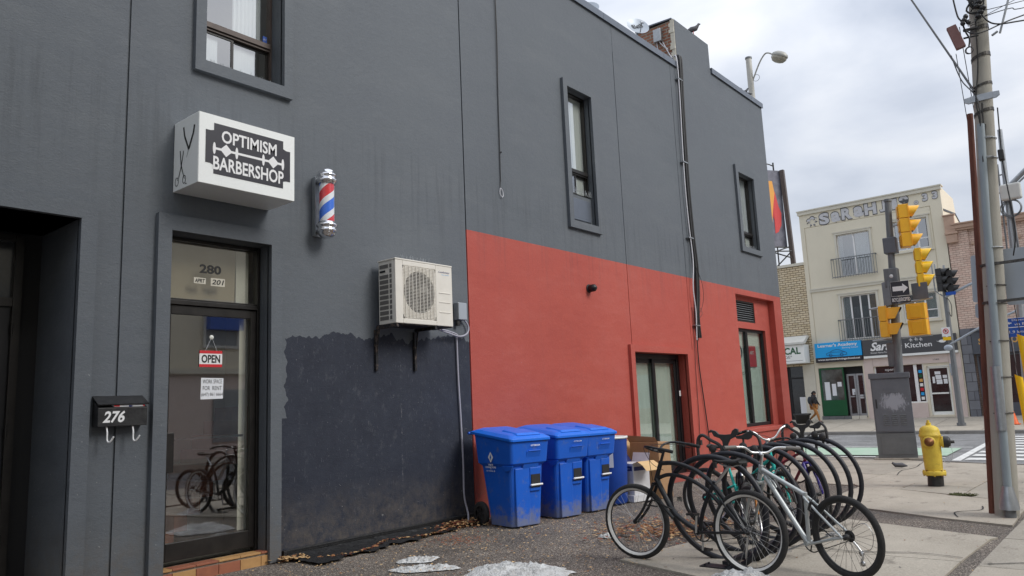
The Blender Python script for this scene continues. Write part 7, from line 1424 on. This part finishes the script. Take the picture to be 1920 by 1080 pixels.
# ------------------------------------------------------------ billboard on the brick roof
bb_ = thing('billboard', 'tall roof billboard with red and orange picture on dark steel posts', 'billboard')
b = MB(); A, B_ = V((-9.2, 40.3, 0)), V((-7.62, 42.6, 0)); nn = V((.85, -.52, 0)).normalized()*.06
P0 = [A+V((0, 0, 9.8)), B_+V((0, 0, 9.8))]; P1_ = [A+V((0, 0, 14.3)), B_+V((0, 0, 14.3))]
b.hexa([P0[0], P0[1], P0[1]-nn*3, P0[0]-nn*3, P1_[0], P1_[1], P1_[1]-nn*3, P1_[0]-nn*3]); b.build('display_panel', M_['bb'], bb_)
def onp(u, z): u = .42+u*.66; z -= .35; return A.lerp(B_, u)+V((0, 0, z))+nn*.2
for m_, pts in (('bbr', [(.25, 13.9), (.36, 14.1), (.5, 13.9), (.62, 13.3), (.70, 12.5), (.78, 12.1), (.74, 11.4), (.62, 11.0), (.5, 10.9), (.52, 11.6), (.42, 12.2), (.30, 12.6), (.22, 13.3)]), ('bby', [(.42, 14.0), (.55, 14.0), (.60, 13.3), (.52, 12.6), (.46, 12.0), (.40, 11.2), (.36, 12.0), (.42, 12.8)])):
    b = MB(); q = [onp(u, z)+nn*(.1 if m_ == 'bby' else 0) for u, z in pts]; c = sum(q, V())/len(q); b.add([c]+q, [(0, 1+i, 1+(i+1) % len(q)) for i in range(len(q))]); b.build('picture_shape', M_[m_], bb_)
b = MB(); b.tube([(-7.36, 42.6, 8.2), (-7.50, 42.6, 14.3)], .16, 4, flat=True); b.build('steel_post', M_['brownframe'], bb_)
b = MB(); b.tube([(-8.4, 41.8, 8.2), (-8.4, 41.8, 14.2)], .10, 4, flat=True); b.build('steel_post', M_['brownframe'], bb_)
b = MB(); [b.tube(p, .04, 5) for p in ([(-9.0, 40.6, 9.75), (-7.5, 42.7, 9.75)], [(-8.8, 40.2, 9.4), (-7.3, 42.3, 9.45)], [(-8.7, 40.6, 9.7), (-7.4, 42.4, 9.1)], [(-8.6, 40.8, 9.1), (-7.5, 42.5, 9.75)], [(-8.4, 41.8, 8.3), (-7.4, 42.6, 9.5)], [(-8.2, 41.2, 8.3), (-8.2, 41.2, 9.7)], [(-7.9, 41.8, 8.3), (-7.9, 41.8, 9.7)])]; b.build('catwalk_frame', M_['blackmetal'], bb_)
b = MB(); b.tube([(-7.9, 42.4, 14.2), (-7.9, 42.4, 14.8)], .05, 6); b.tube(smooth([(-7.9, 42.4, 14.6), (-8.2, 42.0, 14.7), (-8.4, 41.8, 14.2)], 4), .035, 5); b.build('lamp_arm', M_['blackmetal'], bb_)
# ------------------------------------------------------------ the walker
def person():
    t = thing('person', 'person in a black hooded jacket and tan trousers walking right with a backpack', 'person', (-5.62, 38.3, fz(38.3)+.0))
    t.scale = (.90, .90, .90)
    J = dict(pel=(0, 0, .93), sp=(.01, 0, 1.12), ch=(.03, 0, 1.33), nk=(.06, 0, 1.47), hd=(.09, 0, 1.56), ht=(.10, 0, 1.68),
             hl=(.0, -.09, .90), kl=(.18, -.09, .52), al=(.26, -.09, .12), tl=(.40, -.09, .05), hr=(0, .09, .90), kr=(.04, .09, .50), ar=(-.30, .09, .20), tr=(-.24, .09, .06),
             sl=(.02, -.19, 1.38), el=(-.10, -.23, 1.13), wl=(.0, -.24, .92), fl=(.05, -.24, .84), sr=(.02, .19, 1.38), er=(.10, .23, 1.14), wr=(.24, .20, .98), fr=(.29, .19, .93))
    Ed = [('pel', 'sp'), ('sp', 'ch'), ('ch', 'nk'), ('nk', 'hd'), ('hd', 'ht'), ('pel', 'hl'), ('hl', 'kl'), ('kl', 'al'), ('al', 'tl'), ('pel', 'hr'), ('hr', 'kr'), ('kr', 'ar'), ('ar', 'tr'), ('ch', 'sl'), ('sl', 'el'), ('el', 'wl'), ('wl', 'fl'), ('ch', 'sr'), ('sr', 'er'), ('er', 'wr'), ('wr', 'fr')]
    Rd = dict(pel=.15, sp=.145, ch=.165, nk=.055, hd=.085, ht=.07, hl=.095, kl=.065, al=.042, tl=.035, hr=.095, kr=.065, ar=.042, tr=.035, sl=.075, el=.055, wl=.035, fl=.03, sr=.075, er=.055, wr=.035, fr=.03)
    def skin(name, keys, edges, m, k=1.0, root='pel'):
        ks = list(keys); me = bpy.data.meshes.new(name); me.from_pydata([J[q] for q in ks], [(ks.index(a), ks.index(b_)) for a, b_ in edges], []); o = bpy.data.objects.new(name, me); COL.objects.link(o); o.parent = t
        sk = o.modifiers.new('skin', 'SKIN'); 
        for i, q in enumerate(ks): d = me.skin_vertices[0].data[i]; d.radius = (Rd[q]*k, Rd[q]*k); d.use_root = (q == root)
        su = o.modifiers.new('sub', 'SUBSURF'); su.levels = 2; su.render_levels = 2; me.materials.append(m); return o
    skin('body', J, Ed, M_['skin'])
    up_ = {'sp', 'ch', 'nk', 'pel', 'sl', 'el', 'wl', 'sr', 'er', 'wr'}; skin('jacket', [k for k in J if k in up_], [e for e in Ed if e[0] in up_ and e[1] in up_], M_['jacket'], 1.16)
    lw = {'pel', 'hl', 'kl', 'al', 'hr', 'kr', 'ar'}; skin('trousers', [k for k in J if k in lw], [e for e in Ed if e[0] in lw and e[1] in lw], M_['tan'], 1.12)
    b = MB(); b.ell((.075, 0, 1.64), (.105, .095, .10)); b.ell((-.02, 0, 1.60), (.06, .07, .07)); b.build('hair', M_['hair'], t)
    b = MB(); b.ell((.03, 0, 1.47), (.13, .14, .075)); b.build('hood', M_['jacket'], t)
    for x, y, z, a in ((.33, -.09, .04, 0), (-.26, .09, .10, .7)): b = MB(); b.T = Matrix.Translation((x, y, z)) @ Matrix.Rotation(a, 4, 'Y'); b.ell((0, 0, 0), (.14, .05, .05)); b.build('shoe', M_['shoe'], t)
    b = MB(); b.ell((-.19, 0, 1.22), (.11, .15, .22)); bo = b.build('backpack', M_['bag'], t); b = MB(); [b.tube(smooth([(-.12, s, 1.38), (.05, s, 1.46), (.16, s, 1.30), (.02, s*1.2, 1.08)], 4), .02, 6) for s in (-.1, .1)]; b.build('strap', M_['bag'], bo)
    b = MB(); b.ell((.175, 0, 1.585), (.02, .012, .018), 6, 5); [b.ell((.165, s*.03, 1.605), (.008, .01, .006), 6, 4) for s in (-1, 1)]; [b.ell((.09, s*.088, 1.59), (.02, .01, .028), 6, 4) for s in (-1, 1)]; b.build('face_features', M_['skin'], t)
person()
